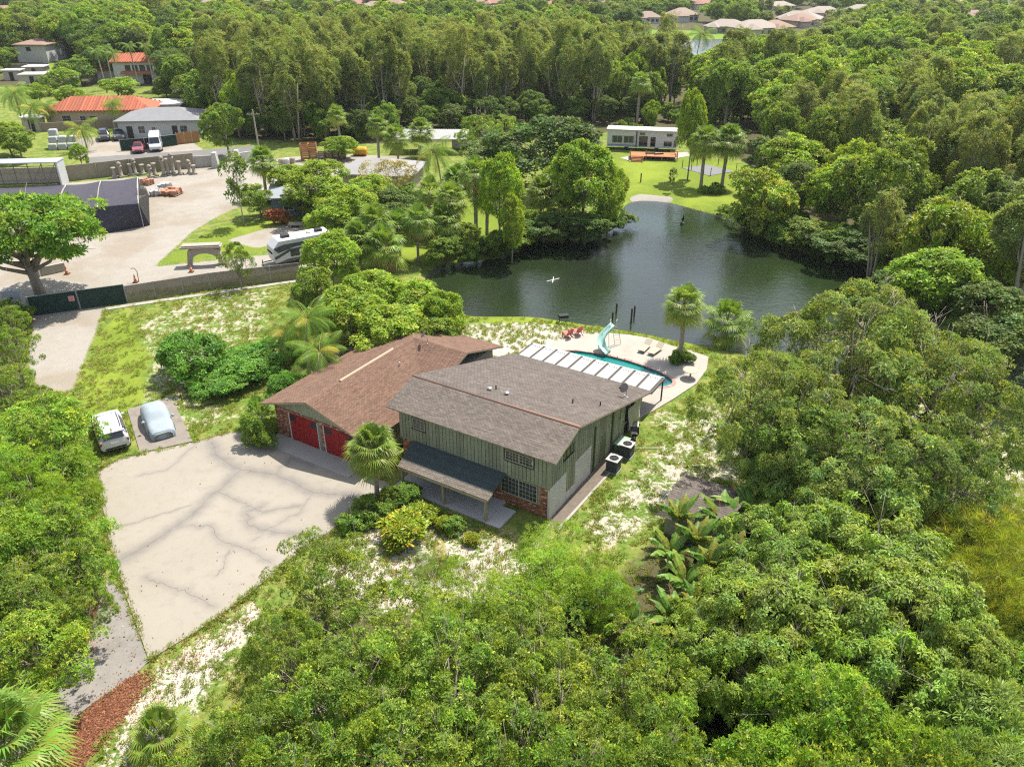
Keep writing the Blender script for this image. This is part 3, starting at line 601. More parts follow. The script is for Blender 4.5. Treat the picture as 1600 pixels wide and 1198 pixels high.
def window(parent, o, ax, w, h, nx, ny, name='window', fm=None, depth_=.06, rail=.05, out=None, sash=1):
    """a framed window with bars and single panes; o lower left corner, ax along the wall, out away from it"""
    o, ax = Vector(o), Vector(ax).normalized(); out = Vector(out).normalized(); up = Vector((0, 0, 1)); mb = MB()
    def bar(a0, a1, z0, z1, d0, d1):
        p = [o + ax * a + up * z for a, z in ((a0, z0), (a1, z0), (a1, z1), (a0, z1))]; mb.extr([q + out * d0 for q in p], out * (d1 - d0))
    bar(-rail, w + rail, -rail, 0, -.02, depth_); bar(-rail, w + rail, h, h + rail, -.02, depth_); bar(-rail, 0, 0, h, -.02, depth_); bar(w, w + rail, 0, h, -.02, depth_)
    for i in range(1, nx):
        q = .035 if sash > 1 and i % (nx // sash) == 0 else .012; bar(w * i / nx - q, w * i / nx + q, 0, h, -.02, depth_ * (.8 if q > .02 else .55))
    for j in range(1, ny): bar(0, w, h * j / ny - .012, h * j / ny + .012, -.019, depth_ * .5)
    wo = mb.build(name, fm or CREAM, parent); pw, ph = w / nx, h / ny
    pm = MB(); p = [ax * a + up * z for a, z in ((.008, .008), (pw - .008, .008), (pw - .008, ph - .008), (.008, ph - .008))]; pm.extr(p, out * .012); pmesh = pm.mesh('pane', GLASS)
    for i in range(nx):
        for j in range(ny): link('pane', pmesh, wo, loc=o + ax * pw * i + up * ph * j + out * .004)
    return wo
def bricks(parent, o, ax, w, h, out, skip=(), seed=2, bw=.20, bh=.068, name='brick_wall', thick=.12, tops=None):
    o, ax, out = Vector(o), Vector(ax).normalized(), Vector(out).normalized(); rg = random.Random(seed); up = Vector((0, 0, 1)); bk = MB()
    bk.extr([o + out * -.0, o + ax * w, o + ax * w + up * h, o + up * h], -out * thick); wo = bk.build(name, MORTAR, parent); mb = MB(); rows = int(h / bh)
    for j in range(rows):
        x = -(j % 2) * bw * .5
        while x < w - .02:
            a, b = max(0, x) + .005, min(w, x + bw) - .005; z0, z1 = j * bh + .004, (j + 1) * bh - .004; x += bw
            if b - a < .03 or any(s[0] < b and s[1] > a and s[2] < z1 and s[3] > z0 for s in skip): continue
            q = rg.uniform(.55, 1.35); c = (q, q * rg.uniform(.8, 1.15), q * rg.uniform(.8, 1.2))
            if rg.random() < .10: c = (1.9, 3.2, 4.2)
            if rg.random() < .06: c = (.4, .6, .8)
            d = rg.uniform(.010, .022); P = [o + ax * s_ + up * z for s_, z in ((a, z0), (b, z0), (b, z1), (a, z1))]; F_ = [p + out * d for p in P]; Bk = [p + out * .001 for p in P]
            mb.add(F_ + Bk, [(0, 1, 2, 3), (0, 4, 5, 1), (1, 5, 6, 2), (2, 6, 7, 3), (3, 7, 4, 0)], c)
    mb.build('brick', BRICK, wo, kind='stuff'); return wo
house = empty('house', HC, HA, 'green board and brick two storey house with grey brown shingle roof beside the pool', 'house')
zr = lambda v: (4.52 + (v + .45) * .310) if v < 2.46 else 5.42 - (v - 2.46) * .2825
# inner body
mb = MB(); mb.extr([(-10.78, .12, 0), (-10.78, .12, 4.45), (-10.78, 2.46, 5.25), (-10.78, 13.55, 2.12), (-10.78, 13.55, 0)], (10.66, 0, 0)); body = mb.build('wall', GAP, house)
mb = MB(); mb.box(-10.9, -10.79, .1, 13.5, 0, 2.2); mb.build('wall', SIDING, house)
# brick ground floor front
bricks(house, (-10.9, 0.1, 0), (1, 0, 0), 10.9, 2.36, (0, -1, 0), skip=[(7.5, 10.2, .8, 2.2), (4.2, 5.3, 0, 2.1), (1.4, 2.9, .8, 2.1)], thick=.02)
def boards(parent, pts, out, name, m, wdt=.262, th=.03):
    """vertical boards between the lower line pts[k][1] and upper pts[k][2]; pts is a function of the running distance"""
    pass
for k in range(42):
    x0 = -10.95 + k * .2625; mb = MB(); q = random.uniform(.82, 1.12); mb.cc = (q, q * random.uniform(.97, 1.03), q, 1)
    zb = 2.30 + random.uniform(-.012, .012); ztop = zr(0) - .05
    if 7.92 + -10.9 < x0 + .13 < -1.02: mb.box(x0 + .018, x0 + .244, -.05, .11, zb, 3.36)
    elif -9.86 < x0 + .13 < -8.9: mb.box(x0 + .018, x0 + .244, -.05, .11, zb, 3.30)
    else: mb.box(x0 + .018, x0 + .244, -.05, .11, zb, ztop)
    mb.build('board', SIDING, house)
mb = MB(); mb.box(-10.95, .05, -.062, .115, 2.262, 2.30); mb.build('sill_board', SIDING, house)
mb = MB(); mb.box(-.055, .075, -.075, .02, 2.2, 4.42); mb.build('corner_board', SIDING, house)
window(house, (-9.78, -.03, 3.36), (1, 0, 0), .84, .66, 3, 3, out=(0, -1, 0))
window(house, (-2.92, -.03, 3.42), (1, 0, 0), 1.82, .60, 8, 3, out=(0, -1, 0), sash=2)
for x0, x1, zz in ((-9.95, -8.85, 3.29), (-3.02, -1.0, 3.35)):
    mb = MB(); mb.box(x0, x1, -.10, .02, zz - .05, zz); mb.build('window_sill', DARK, house)
window(house, (-3.30, .07, .9), (1, 0, 0), 2.44, 1.2, 10, 4, out=(0, -1, 0), sash=2, fm=CREAM)
mb = MB(); mb.box(-6.62, -5.68, .05, .12, .17, 2.1); d_ = mb.build('front_door', M('door paint', (.10, .05, .035), .5), house); mb = MB(); mb.cbox((-5.78, .03, 1.1), (.04, .06, .12)); mb.build('handle', METAL, d_)
window(house, (-9.4, .07, .95), (1, 0, 0), 1.3, 1.1, 4, 3, out=(0, -1, 0), fm=WHITE)
# right side wall boards
for k in range(40):
    y0 = .1 + k * .2625; ym = y0 + .13; mb = MB(); q = random.uniform(.8, 1.15); mb.cc = (q, q * random.uniform(.97, 1.03), q, 1); top = zr(ym) - .1; zlo = 2.22 if ym < 5.6 else .15
    if 1.6 < ym < 3.1: spans = [(zlo if ym < 2.1 else .62, 3.18), (3.86, top)]
    elif 9.5 < ym < 10.1: spans = [(zlo, 1.75), (2.75, top)]
    elif 2.1 < ym < 3.25: spans = [(.62, top)]
    else: spans = [(zlo, top)]
    for a, b in spans:
        if b - a > .04: mb.box(-.10, .035, y0 + .012, y0 + .232, a, b)
    mb.build('board', SIDING, house)
mb = MB(); mb.box(-.10, .006, .1, 10.6, .0, .16); mb.build('footing', CONC, house)
for y0, y1, zt in ((.02, 2.12, 2.24), (2.13, 3.24, .64), (3.25, 5.52, 2.24)):
    mb = MB(); mb.box(-.09, .055, y0, y1, .0, zt); mb.build('wall_panel', WHITE, house, bevel=.01, label='white painted panel over the lower side wall')
window(house, (-.02, 1.66, 3.2), (0, 1, 0), 1.4, .62, 3, 1, out=(1, 0, 0), fm=DARK)
window(house, (-.02, 9.55, 1.8), (0, 1, 0), .56, .9, 1, 2, out=(1, 0, 0), fm=CREAM)
for y0, zt in ((5.85, 3.4), (8.55, 3.4)):
    mb = MB(); mb.box(.036, .13, y0, y0 + .12, .05, zt); mb.build('downspout', M('dark green trim', (.06, .08, .035), .6), house)
mb = MB(); mb.box(-.04, .05, 6.9, 7.75, .12, 2.05); d_ = mb.build('side_door', M('green door', (.10, .125, .06), .6), house); mb = MB(); mb.cbox((.07, 7.65, 1.05), (.05, .04, .1)); mb.build('handle', METAL, d_)
# open lanai at the back right corner
for y0 in (10.65, 11.6, 12.6, 13.45):
    mb = MB(); mb.box(-.08, .03, y0, y0 + .12, 0, zr(y0) - .12); mb.build('post', SIDING, house)
mb = MB(); mb.box(-.06, .0, 10.77, 13.45, .85, .93); mb.build('rail', SIDING, house)
# roof
shingles(house, (-11.62, -.45, 4.52), (.62, -.45, 4.52), (.62, 2.46, 5.42), (-11.62, 2.46, 5.42), SHING, seed=4)
mr = M('weathered flat shingles', (.088, .073, .063), .95, .3, .8, .3, dirt=(.128, .108, .094), dirt_amt=.55)
shingles(house, (.62, 14.0, 2.16), (-11.05, 14.0, 2.16), (-11.62, 2.46, 5.42), (.62, 2.46, 5.42), mr, seed=5, ex=.19)
mb = MB(); mb.extr([(-11.64, 2.36, 5.44), (.64, 2.36, 5.44), (.64, 2.46, 5.465), (-11.64, 2.46, 5.465)], (0, 0, -.03)); mb.build('ridge_cap', M('rusty flashing', (.09, .05, .035), .8), house)
mb = MB(); mb.extr([(-6, 2.47, 5.44), (.6, 2.47, 5.44), (.6, 2.72, 5.368), (-5, 2.56, 5.415)], (0, 0, .006)); mb.build('ridge_flashing', M('rust stained felt', (.17, .10, .07), .9, .4, 3), house)
mb = MB(); mb.tube([(-1.02, -.02, 3.9), (-1.02, -.16, 3.95), (-1.02, -.2, 3.86)], .03, 6); mb.lathe([(.05, 0), (.07, .06), (.03, .12)], 8, (-1.02, -.22, 3.78)); mb.build('flood_light', WHITE, house)
for (px, py, kind_) in ((765, 612, 0), (792, 619, 0), (775, 610, 1), (895, 628, 1), (938, 630, 1)):
    x, y = toL(px, py, 4.6); z = zr(y); x, y = toL(px, py, z); z = zr(y); mb = MB()
    if kind_ == 0: mb.lathe([(.09, -.05), (.09, .1), (.17, .12), (.15, .2), (.05, .25)], 10, (x, y, z)); mb.build('roof_vent', METAL, house, smooth=False)
    else: mb.tube([(x, y, z - .05), (x, y, z + .32)], .045, 8); mb.build('vent_pipe', BLACK, house)
# porch
zp = lambda v: 2.34 + v * .165
mb = MB(); mb.box(-9.9, -3.0, -2.25, .06, .0, .15); mb.box(-3.0, -2.0, -2.3, -.4, .0, .13); mb.build('porch_slab', M('porch concrete', (.40, .385, .37), .85, .12, 2), house, bevel=.01)
pr = shingles(house, (-9.35, -2.42, zp(-2.42)), (-2.72, -2.42, zp(-2.42)), (-2.765, -1.76, zp(-1.76)), (-9.50, -1.76, zp(-1.76)), SHING, seed=6, name='porch_roof')
FELT = M('slate blue roll roofing', (.032, .044, .044), .85, .25, 2.5, .3)
for k, (a, b) in enumerate(((-1.80, -1.18), (-1.22, -.58), (-.62, -.07))):
    xl = lambda v: -9.35 - (v + 2.42) * .235; xr = lambda v: -2.72 - (v + 2.42) * .068; e = .012 + .004 * k
    mb = MB(); q = (.9, 1.1, 1.25)[k]; mb.cc = (q, q, q, 1); mb.extr([(xl(a), a, zp(a) + e + .012), (xr(a), a, zp(a) + e + .012), (xr(b), b, zp(b) + e), (xl(b), b, zp(b) + e)], (0, 0, -.05)); mb.build('roofing_strip', FELT, pr)
mb = MB(); mb.box(-9.3, -2.8, -2.43, -2.38, zp(-2.4) - .2, zp(-2.4) - .07); mb.build('porch_beam', FASCIA, house)
for x in (-9.25, -6.12, -3.05):
    mb = MB(); mb.box(x - .075, x + .075, -2.2, -2.05, .15, zp(-2.12) - .1); mb.build('porch_post', FASCIA, house)
tag(sheet('kerb_strip', [tuple(HL(*q)[:2]) for q in ((.85, -.6), (1.02, -.6), (1.25, 10.2), (1.1, 10.2))], .05, CONC), kind='structure')
tag(sheet('planting_bed', [tuple(HL(*q)[:2]) for q in ((.06, -.5), (.84, -.5), (1.08, 10.1), (.06, 10.1))], .02, M('dark soil', (.11, .09, .07), .95, .4, 3, .5)), kind='structure')
# ------------------------------------------------------------------ patio cover, pool deck, pool
pc = empty('patio_cover', HL(-5.25, 15.55, -.42), HA, 'flat patio cover of ten white panels between brown rafters behind the house', 'patio cover')
PANEL = M('white roof panel', (.31, .31, .285), .55, .08, 2, .05, dirt=(.27, .265, .24), dirt_amt=.3); BROWN = M('brown metal', (.055, .047, .04), .7, .2)
pm = MB(); pm.box(-.46, .46, -1.17, 1.17, 0, .03); pmesh = pm.mesh('panel', PANEL); sm = MB()
for k in range(4): sm.box(-.32 + k * .19, -.22 + k * .19, .76, .84, .031, .036)
smesh = sm.mesh('slot', BLACK); rm = MB(); rm.box(-.12, .12, -1.25, 1.25, -.16, -.02); rmesh = rm.mesh('rafter', BROWN)
for k in range(10):
    x = -5.09 + k * 1.118 + .56 - .43; p_ = link('panel', pmesh, pc, loc=(x, .02, 2.38)); link('slot', smesh, p_, loc=(random.uniform(-.04, .04), 0, 0))
for k in range(11): link('rafter', rmesh, pc, loc=(-5.09 - .43 + k * 1.118, 0, 2.37))
mb = MB(); mb.box(-5.6, 5.75, 1.19, 1.25, 2.22, 2.42); mb.build('gutter', WHITE, pc); mb = MB(); mb.box(-5.6, 5.75, -1.25, -1.19, 2.2, 2.42); mb.build('ledger', BROWN, pc)
for k in (0, 3, 7, 10): mb = MB(); mb.box(-.05, .05, 1.1, 1.18, .42, 2.3); mb.build('post', BROWN, pc, loc=(-5.5 + k * 1.118, 0, 0))
POOL = chaikin(np.array([tuple(HL(*q)[:2]) for q in ((-10.2, 19.0), (-9.6, 20.5), (-7.5, 21.2), (-5.0, 21.45), (-2.6, 21.2), (-.7, 20.7), (.25, 19.9), (0, 18.9), (-1.2, 18.2), (-3.5, 17.7), (-7, 17.3), (-9.6, 17.6))]), 2)
DECK = np.array([tuple(HL(-11.0, 13.7)[:2]), tuple(HL(-10.8, 19.2)[:2])] + [tuple(G(*q)[:2]) for q in ((858, 541), (873, 532), (905, 525), (950, 521), (985, 524), (1015, 529), (1050, 541), (1085, 551), (1107, 558), (1104, 578), (1088, 600), (1055, 622), (1022, 642), (1002, 652))] + [tuple(HL(.3, 12.2)[:2]), tuple(HL(-1, 12.2)[:2])])
def ring_sheet(name, outer, inner, z, thick, m, kind='structure'):
    bm = bmesh.new(); es = []
    for lp in (outer, inner):
        vs = [bm.verts.new((p[0], p[1], z)) for p in lp]; es += [bm.edges.new((vs[i], vs[(i + 1) % len(vs)])) for i in range(len(vs))]
    bmesh.ops.triangle_fill(bm, use_beauty=True, use_dissolve=False, edges=es, normal=(0, 0, 1))
    ex = bmesh.ops.extrude_face_region(bm, geom=bm.faces[:]); 
    for v in [e for e in ex['geom'] if isinstance(e, bmesh.types.BMVert)]: v.co.z -= thick
    bmesh.ops.recalc_face_normals(bm, faces=bm.faces); me = bpy.data.meshes.new(name); bm.to_mesh(me); bm.free(); me.materials.append(m)
    me.attributes.new('Col', 'FLOAT_COLOR', 'POINT').data.foreach_set('color', np.ones(len(me.vertices) * 4, np.float32))
    o = link(name, me); 
    if kind: o['kind'] = kind
    return o
cen = POOL.mean(0); COPE = cen + (POOL - cen) * (1 + .30 / np.linalg.norm(POOL - cen, axis=1, keepdims=True))
ring_sheet('pool_deck', DECK, COPE, .06, .12, M('deck concrete', (.262, .238, .204), .9, .18, .5, .3, dirt=(.205, .175, .145), dirt_amt=.5))
pool = empty('swimming_pool', (cen[0], cen[1], 0), 0, 'teal swimming pool with pink and white coping partly under the patio cover', 'pool')
def rel(p): return [(q[0] - cen[0], q[1] - cen[1]) for q in p]
cp = MB(); n = len(POOL)
copm = M('pink coping brick', (.36, .20, .17), .8, .25, 3)
for i in range(n):
    a, b, c_, d_ = POOL[i], POOL[(i + 1) % n], COPE[(i + 1) % n], COPE[i]; q = random.uniform(.85, 1.15); c0 = (q, q, q) if i % 5 else (q * 1.15, q * 1.3, q * 1.35)
    mb = MB(); mb.cc = (*c0, 1); g = .04
    P4 = [a + (b - a) * g, b - (b - a) * g, c_ - (c_ - d_) * g, d_ + (c_ - d_) * g]; mb.prism(rel(P4), -.2, .085); mb.build('coping', copm, pool)
mb = MB()
for i in range(n):
    a, b = rel([POOL[i], POOL[(i + 1) % n]]); mb.quad((*a, -1.3), (*b, -1.3), (*b, .03), (*a, .03))
mb.add([(*p, -1.3) for p in rel(POOL)], [tuple(range(n))]); mb.build('basin', M('pool plaster', (.12, .42, .40), .6), pool)
pwm, t = newmat('pool water'); pos = t.nodes.new('ShaderNodeNewGeometry').outputs['Position']
pp = finish(t, mixc(t, noise(t, pos, .6, 3), (.0, .12, .105), (.004, .165, .14)), .05, 0, .6, noise(t, pos, 5, 3, .6), .25, .04)
mb = MB(); mb.add([(*p, -.08) for p in rel(POOL)], [tuple(range(n))]); mb.build('water', pwm, pool)
# lower the ground beneath the deck so that the basin is open
gco = np.empty(len(ground.data.vertices) * 3, np.float32); ground.data.vertices.foreach_get('co', gco); gco = gco.reshape(-1, 3)
mk = (gco[:, 1] < 80) & (gco[:, 1] > 40); sdk = np.full(len(gco), -9.0); sdk[mk] = poly_sd(gco[mk, :2].astype(float), DECK); gco[:, 2] = np.where(sdk > .75, -1.7, gco[:, 2])
ground.data.vertices.foreach_set('co', gco.ravel()); ground.data.update()
# ------------------------------------------------------------------ garage
gar = empty('garage', HC, HA, 'low brick garage with two red doors and a red brown shingle roof', 'garage')
zg = lambda u: 4.0 - abs(u + 17.0) * .32
L0, R0_, F0, RV = -21.55, -12.0, -2.15, 9.3
rz0 = zg(L0); rz1 = zg(R0_)
shingles(gar, (L0, 11.2, rz0), (L0, F0, rz0), (-17, F0, 4.0), (-17, RV, 4.0), SHINGR, seed=8, fascia=FASCIA)
shingles(gar, (R0_, F0, rz1), (R0_, 4.3, rz1), (-17, RV, 4.0), (-17, F0, 4.0), SHINGR, seed=9)
shingles(gar, (R0_ + .01, 4.3, rz1 + .01), (R0_ + .01, 4.3, rz1 + .01), (R0_ + .01, RV, 4.0), (-17, RV, 4.0), SHINGR, seed=10)
shingles(gar, (R0_, 14.3, rz1), (-20.4, 14.3, rz1), (-17, RV, 4.0), (R0_, RV, 4.0), SHINGR, seed=11)
shingles(gar, (-20.6, 14.2, rz0), (L0, 11.2, rz0), (-17, RV, 4.0), (-17, RV, 4.0), SHINGR, seed=12)
mb = MB(); mb.tube([(-17, 1.2, 4.02), (-17, RV - 2.4, 4.02)], .11, 6); mb.build('ridge_cap', M('ridge vent', (.42, .29, .20), .8), gar)
mb = MB(); mb.box(-20.75, -12.6, -1.45, 13.6, 0, 2.42); mb.extr([(-20.75, -1.45, 2.42), (-12.6, -1.45, 2.42), (-12.9, -1.45, 2.56), (-17, -1.45, 3.8), (-20.7, -1.45, 2.6)], (0, 10, 0)); mb.build('wall', MORTAR, gar)
bricks(gar, (-20.8, -1.49, 0), (1, 0, 0), 8.25, 2.42, (0, -1, 0), skip=[(1.42, 4.02, 0, 2.17), (4.58, 7.3, 0, 2.17)], seed=21, thick=.03)
bricks(gar, (-20.79, 13.6, 0), (0, -1, 0), 15.1, 2.4, (-1, 0, 0), seed=22, thick=.03)
k = 0
for i in range(30):
    x0 = -20.4 + i * .25; zt = zg(x0 + .12) - .13
    if zt > 2.5: mb = MB(); q = random.uniform(.85, 1.15); mb.cc = (q, q, q, 1); mb.box(x0 + .006, x0 + .238, -1.55, -1.46, 2.44, zt); mb.build('board', SIDING, gar)
RED = M('red garage door', (.215, .012, .012), .5, .15, 2, .1)
for x0, x1 in ((-19.36, -16.82), (-16.2, -13.52)):
    mb = MB(); mb.box(x0, x1, -1.58, -1.48, .0, 2.14); dr = mb.build('garage_door', RED, gar); wd = (x1 - x0) / 4
    for r_ in range(4):
        for c_ in range(4):
            mb = MB(); a, b, z0, z1 = x0 + c_ * wd + .06, x0 + (c_ + 1) * wd - .06, r_ * .53 + .06, r_ * .53 + .47
            if r_ == 3 and c_ in (0, 3):
                mb.box(a, b, -1.595, -1.57, z0, z1); mb.build('window', GLASS, dr)
            else: mb.box(a, b, -1.597, -1.57, z0, z1); mb.build('door_panel', RED, dr, bevel=.012)
    for xx in (x0 - .07, x1): mb = MB(); mb.box(xx, xx + .07, -1.62, -1.47, 0, 2.2); mb.build('door_trim', WHITE, gar)
mb = MB(); mb.box(-20.75, -13.0, -3.05, -1.55, -.05, .09); mb.build('apron', M('apron concrete', (.30, .285, .26), .88, .12, 1.5), gar, bevel=.01)
mb = MB(); x, y = toL(625, 576, 3.3); mb.tube([(x, y, zg(x) - .05), (x, y, zg(x) + .3)], .05, 8); mb.build('vent_pipe', WHITE, gar)
# rooftop dishes, air conditioners, side clutter
def dish(loc, rz, label):
    o = empty('satellite_dish', loc, rz, label, 'satellite dish'); mb = MB(); mb.tube([(0, 0, -.05), (0, 0, .45), (0, .12, .62)], .025, 6); mb.box(-.25, .25, -.03, .03, .0, .03); mb.build('mast', METAL, o)
    mb = MB(); prof = [(.02 + .33 * i / 6, .08 * (i / 6) ** 2) for i in range(7)]; mb.lathe(prof + [(.34, .08)], 20)
    dsh = mb.build('reflector', M('dish grey', (.075, .06, .06), .5), o, loc=(0, .2, .72), rot=(R(-52), 0, 0), smooth=True)
    mb = MB(); mb.tube([(0, .15, .5), (0, .62, .86)], .014, 5); mb.cbox((0, .66, .9), (.07, .1, .08)); mb.build('feed_arm', BLACK, o); return o
x, y = toL(978, 621, 2.9); dish(HL(x, y, zr(y) + .02), HA + 2.7, 'dark satellite dish on the back right corner of the house roof')
x, y = toL(668, 537, 3.9); dish(HL(x, y, 3.95), HA + 2.2, 'satellite dish on the far end of the red brown garage roof')
def ac(px, py, label):
    p = gv(px, py); o = empty('air_conditioner', (p.x, p.y, 0), HA, label, 'air conditioner', 'air conditioners along the side wall'); mb = MB(); mb.box(-.42, .42, -.42, .42, 0, .08); mb.build('base', CONC, o)
    mb = MB(); mb.box(-.37, .37, -.37, .37, .08, .95)
    for s_ in (-1, 1):
        for k in range(12): z = .14 + k * .066; mb.box(-.36, .36, s_ * .375 - .008, s_ * .375 + .008, z, z + .03); mb.box(s_ * .375 - .008, s_ * .375 + .008, -.36, .36, z, z + .03)
    mb.build('casing', M('dark ac casing', (.06, .065, .065), .6), o)
    mb = MB(); n = 24
    sq = [(max(-.42, min(.42, .6 * math.cos(2 * math.pi * i / n))), max(-.42, min(.42, .6 * math.sin(2 * math.pi * i / n)))) for i in range(n)]; ci = [(.31 * math.cos(2 * math.pi * i / n), .31 * math.sin(2 * math.pi * i / n)) for i in range(n)]
    for z in (.95, 1.0): mb.add([(*p_, z) for p_ in sq + ci], [(i, (i + 1) % n, n + (i + 1) % n, n + i) for i in range(n)])
    mb.add([(*p_, .95) for p_ in sq] + [(*p_, 1.0) for p_ in sq], [(i, (i + 1) % n, n + (i + 1) % n, n + i) for i in range(n)]); mb.build('top_cover', M('ac top', (.38, .37, .345), .5), o)
    mb = MB(); mb.lathe([(.30, .955), (.30, .96)], 24, col=(.5, .5, .5)); 
    for k in range(8): a = k * math.pi / 4; mb.tube([(.05 * math.cos(a), .05 * math.sin(a), .99), (.31 * math.cos(a), .31 * math.sin(a), .99)], .008, 4)
    mb.lathe([(.09, .965), (.09, .995), (.02, 1.0)], 12); mb.build('fan_grille', BLACK, o); return o
ac(958, 735, 'nearer of two dark air conditioners with pale tops beside the house'); ac(979, 712, 'farther of two dark air conditioners with pale tops beside the house')
# ------------------------------------------------------------------ vehicles
TYRE = M('tyre rubber', (.018, .018, .02), .85); RIM = M('alloy rim', (.42, .42, .43), .35, .1, 3, 0, .8); LAMP = M('lamp lens', (.62, .60, .56), .2); TAIL = M('tail lamp', (.30, .012, .012), .3)
CGLASS = glass('car glass', (.010, .012, .014), .05)
def carpaint(name, col, rough=.22):
    m, t = newmat(name); p = finish(t, col, rough, 0, .5); p.inputs['Coat Weight'].default_value = .6; p.inputs['Coat Roughness'].default_value = .05; return m
def car(name, loc, rz, label, paint, cat='car', group=None, kind='suv', sc=1.0):
    """front towards -y; lofted body with glazed cabin"""
    o = empty(name, (loc[0], loc[1], loc[2] if len(loc) > 2 else .0), rz, label, cat, group)
    if sc != 1: o.scale = (sc,) * 3
    #        y, half width, bottom, belt, roof (= belt where there is no cabin), roof half width
    P = {'suv': [(-2.35, .70, .42, .72, .72, .6), (-2.2, .86, .30, .92, .92, .7), (-1.45, .94, .26, 1.03, 1.03, .76), (-1.05, .95, .26, 1.06, 1.08, .78), (-.30, .96, .26, 1.08, 1.68, .66), (.6, .96, .26, 1.10, 1.74, .67), (1.6, .95, .27, 1.12, 1.70, .65), (2.12, .93, .30, 1.13, 1.55, .63), (2.33, .90, .38, 1.08, 1.10, .72), (2.40, .84, .46, .80, .80, .7)],
         'sedan': [(-2.3, .68, .40, .62, .62, .58), (-2.1, .84, .26, .80, .80, .7), (-1.3, .90, .22, .90, .90, .74), (-.85, .91, .22, .93, .95, .74), (-.05, .92, .22, .95, 1.42, .58), (.9, .92, .22, .96, 1.43, .58), (1.55, .90, .24, .98, 1.05, .66), (2.1, .88, .28, .98, .98, .7), (2.28, .80, .40, .84, .84, .68)],
         'van': [(-2.85, .78, .40, .80, .80, .66), (-2.7, .93, .30, 1.02, 1.02, .8), (-2.15, .98, .28, 1.18, 1.20, .84), (-1.45, 1.0, .28, 1.25, 2.25, .78), (-.9, 1.0, .28, 1.25, 2.50, .80), (1.0, 1.0, .28, 1.25, 2.55, .80), (2.7, 1.0, .30, 1.25, 2.52, .80), (2.86, .98, .36, 1.25, 2.40, .78)]}[kind]
    P = [tuple(v * (1.0) for v in q) for q in P]
    mb = MB(); ns = len(P); rows = []
    for (y, w_, zb, zm, zr_, wr) in P:
        zmid = (zb + zm) / 2; half = [(w_ * .86, zb), (w_, zb + .12), (w_ * 1.01, zmid), (w_ * .975, zm), (wr, zr_ - .03 if zr_ > zm + .05 else zr_), (wr * .7, zr_ + .02), (0, zr_ + .035)]
        rows.append([(x, y, z) for x, z in half] + [(-x, y, z) for x, z in half[-2::-1]])
    k = len(rows[0]); vs = [p for r_ in rows for p in r_]
    fs = [(i * k + j, i * k + j + 1, (i + 1) * k + j + 1, (i + 1) * k + j) for i in range(ns - 1) for j in range(k - 1)] + [tuple(range(k)), tuple((ns - 1) * k + j for j in range(k - 1, -1, -1))] + [(i * k, (i + 1) * k, (i + 1) * k + k - 1, i * k + k - 1) for i in range(ns - 1)]
    mb.add(vs, fs); mb.build('body', paint, o, smooth=False, bevel=.035)
    def glassq(name_, a, b, off, f0=.07, f1=.90, inset=(0, 0)):
        for s_ in ((0, 1) if name_ == 'side_window' else (0,)):
            pass
    cab = [i for i, q in enumerate(P) if q[4] > q[3] + .25]; c0, c1 = cab[0], cab[-1]
    for sg in (1, -1):
        for i in range(c0, c1):
            if kind == 'van' and i > c0: continue
            a, b = P[i], P[i + 1]; q = []
            for (pp_, e) in ((a, .06), (b, -.06)):
                for f in (.10, .88): q.append((sg * ((pp_[1] * .975) * (1 - f) + pp_[5] * f + .012), pp_[0] + e, pp_[3] * (1 - f) + pp_[4] * f))
            mb = MB(); mb.add([q[0], q[2], q[3], q[1]], [(0, 1, 2, 3)]); mb.build('side_window', CGLASS, o)
    for nm, (i, j) in (('windscreen', (c0 - 1, c0)), ('rear_window', (c1 + 1, c1) if c1 + 1 < ns else (c1, c1))):
        if i == j: continue
        a, b = Vector((0, P[i][0], P[i][4])), Vector((0, P[j][0], P[j][4])); n_ = Vector((0, -(b.z - a.z), b.y - a.y)).normalized(); n_ = n_ if n_.z > 0 else -n_
        p0, p1 = a.lerp(b, .10) + n_ * .05, a.lerp(b, .90) + n_ * .05; w0, w1 = P[i][5] * .93, P[j][5] * .93
        mb = MB(); mb.extr([p0 + Vector((-w0, 0, 0)), p0 + Vector((w0, 0, 0)), p1 + Vector((w1, 0, 0)), p1 + Vector((-w1, 0, 0))], n_ * .012); mb.build(nm, CGLASS, o)
    yw = (P[0][0] * .64, P[-1][0] * .60); r_ = .36 if kind != 'sedan' else .32; W_ = max(q[1] for q in P)
    for sx in (-1, 1):
        for y in yw:
            mb = MB(); mb.lathe([(r_ * .62, -.11), (r_ * .96, -.11), (r_, -.07), (r_, .07), (r_ * .96, .11), (r_ * .62, .11)], 18); wl = mb.build('wheel', TYRE, o, loc=(sx * (W_ - .09), y, r_), rot=(0, math.pi / 2, 0))
            mb = MB(); mb.lathe([(.05, -.085), (r_ * .62, -.10), (r_ * .62, .10), (.05, .115)], 10); mb.build('rim', RIM, wl)
        mb = MB(); mb.cbox((sx * W_ * .70, P[0][0] + .12, P[1][3] - .17), (.34, .16, .13)); mb.build('headlight', LAMP, o, bevel=.02)
        mb = MB(); mb.cbox((sx * W_ * .86, P[-1][0] - .10, P[-2][3] - .18 if kind != 'van' else 1.3), (.14, .16, .22)); mb.build('tail_light', TAIL, o, bevel=.02)
        mb = MB(); mb.cbox((sx * (W_ + .09), P[c0 - 1][0] + .12, P[c0][3] + .05), (.2, .1, .14)); mb.build('mirror', paint, o, bevel=.02)
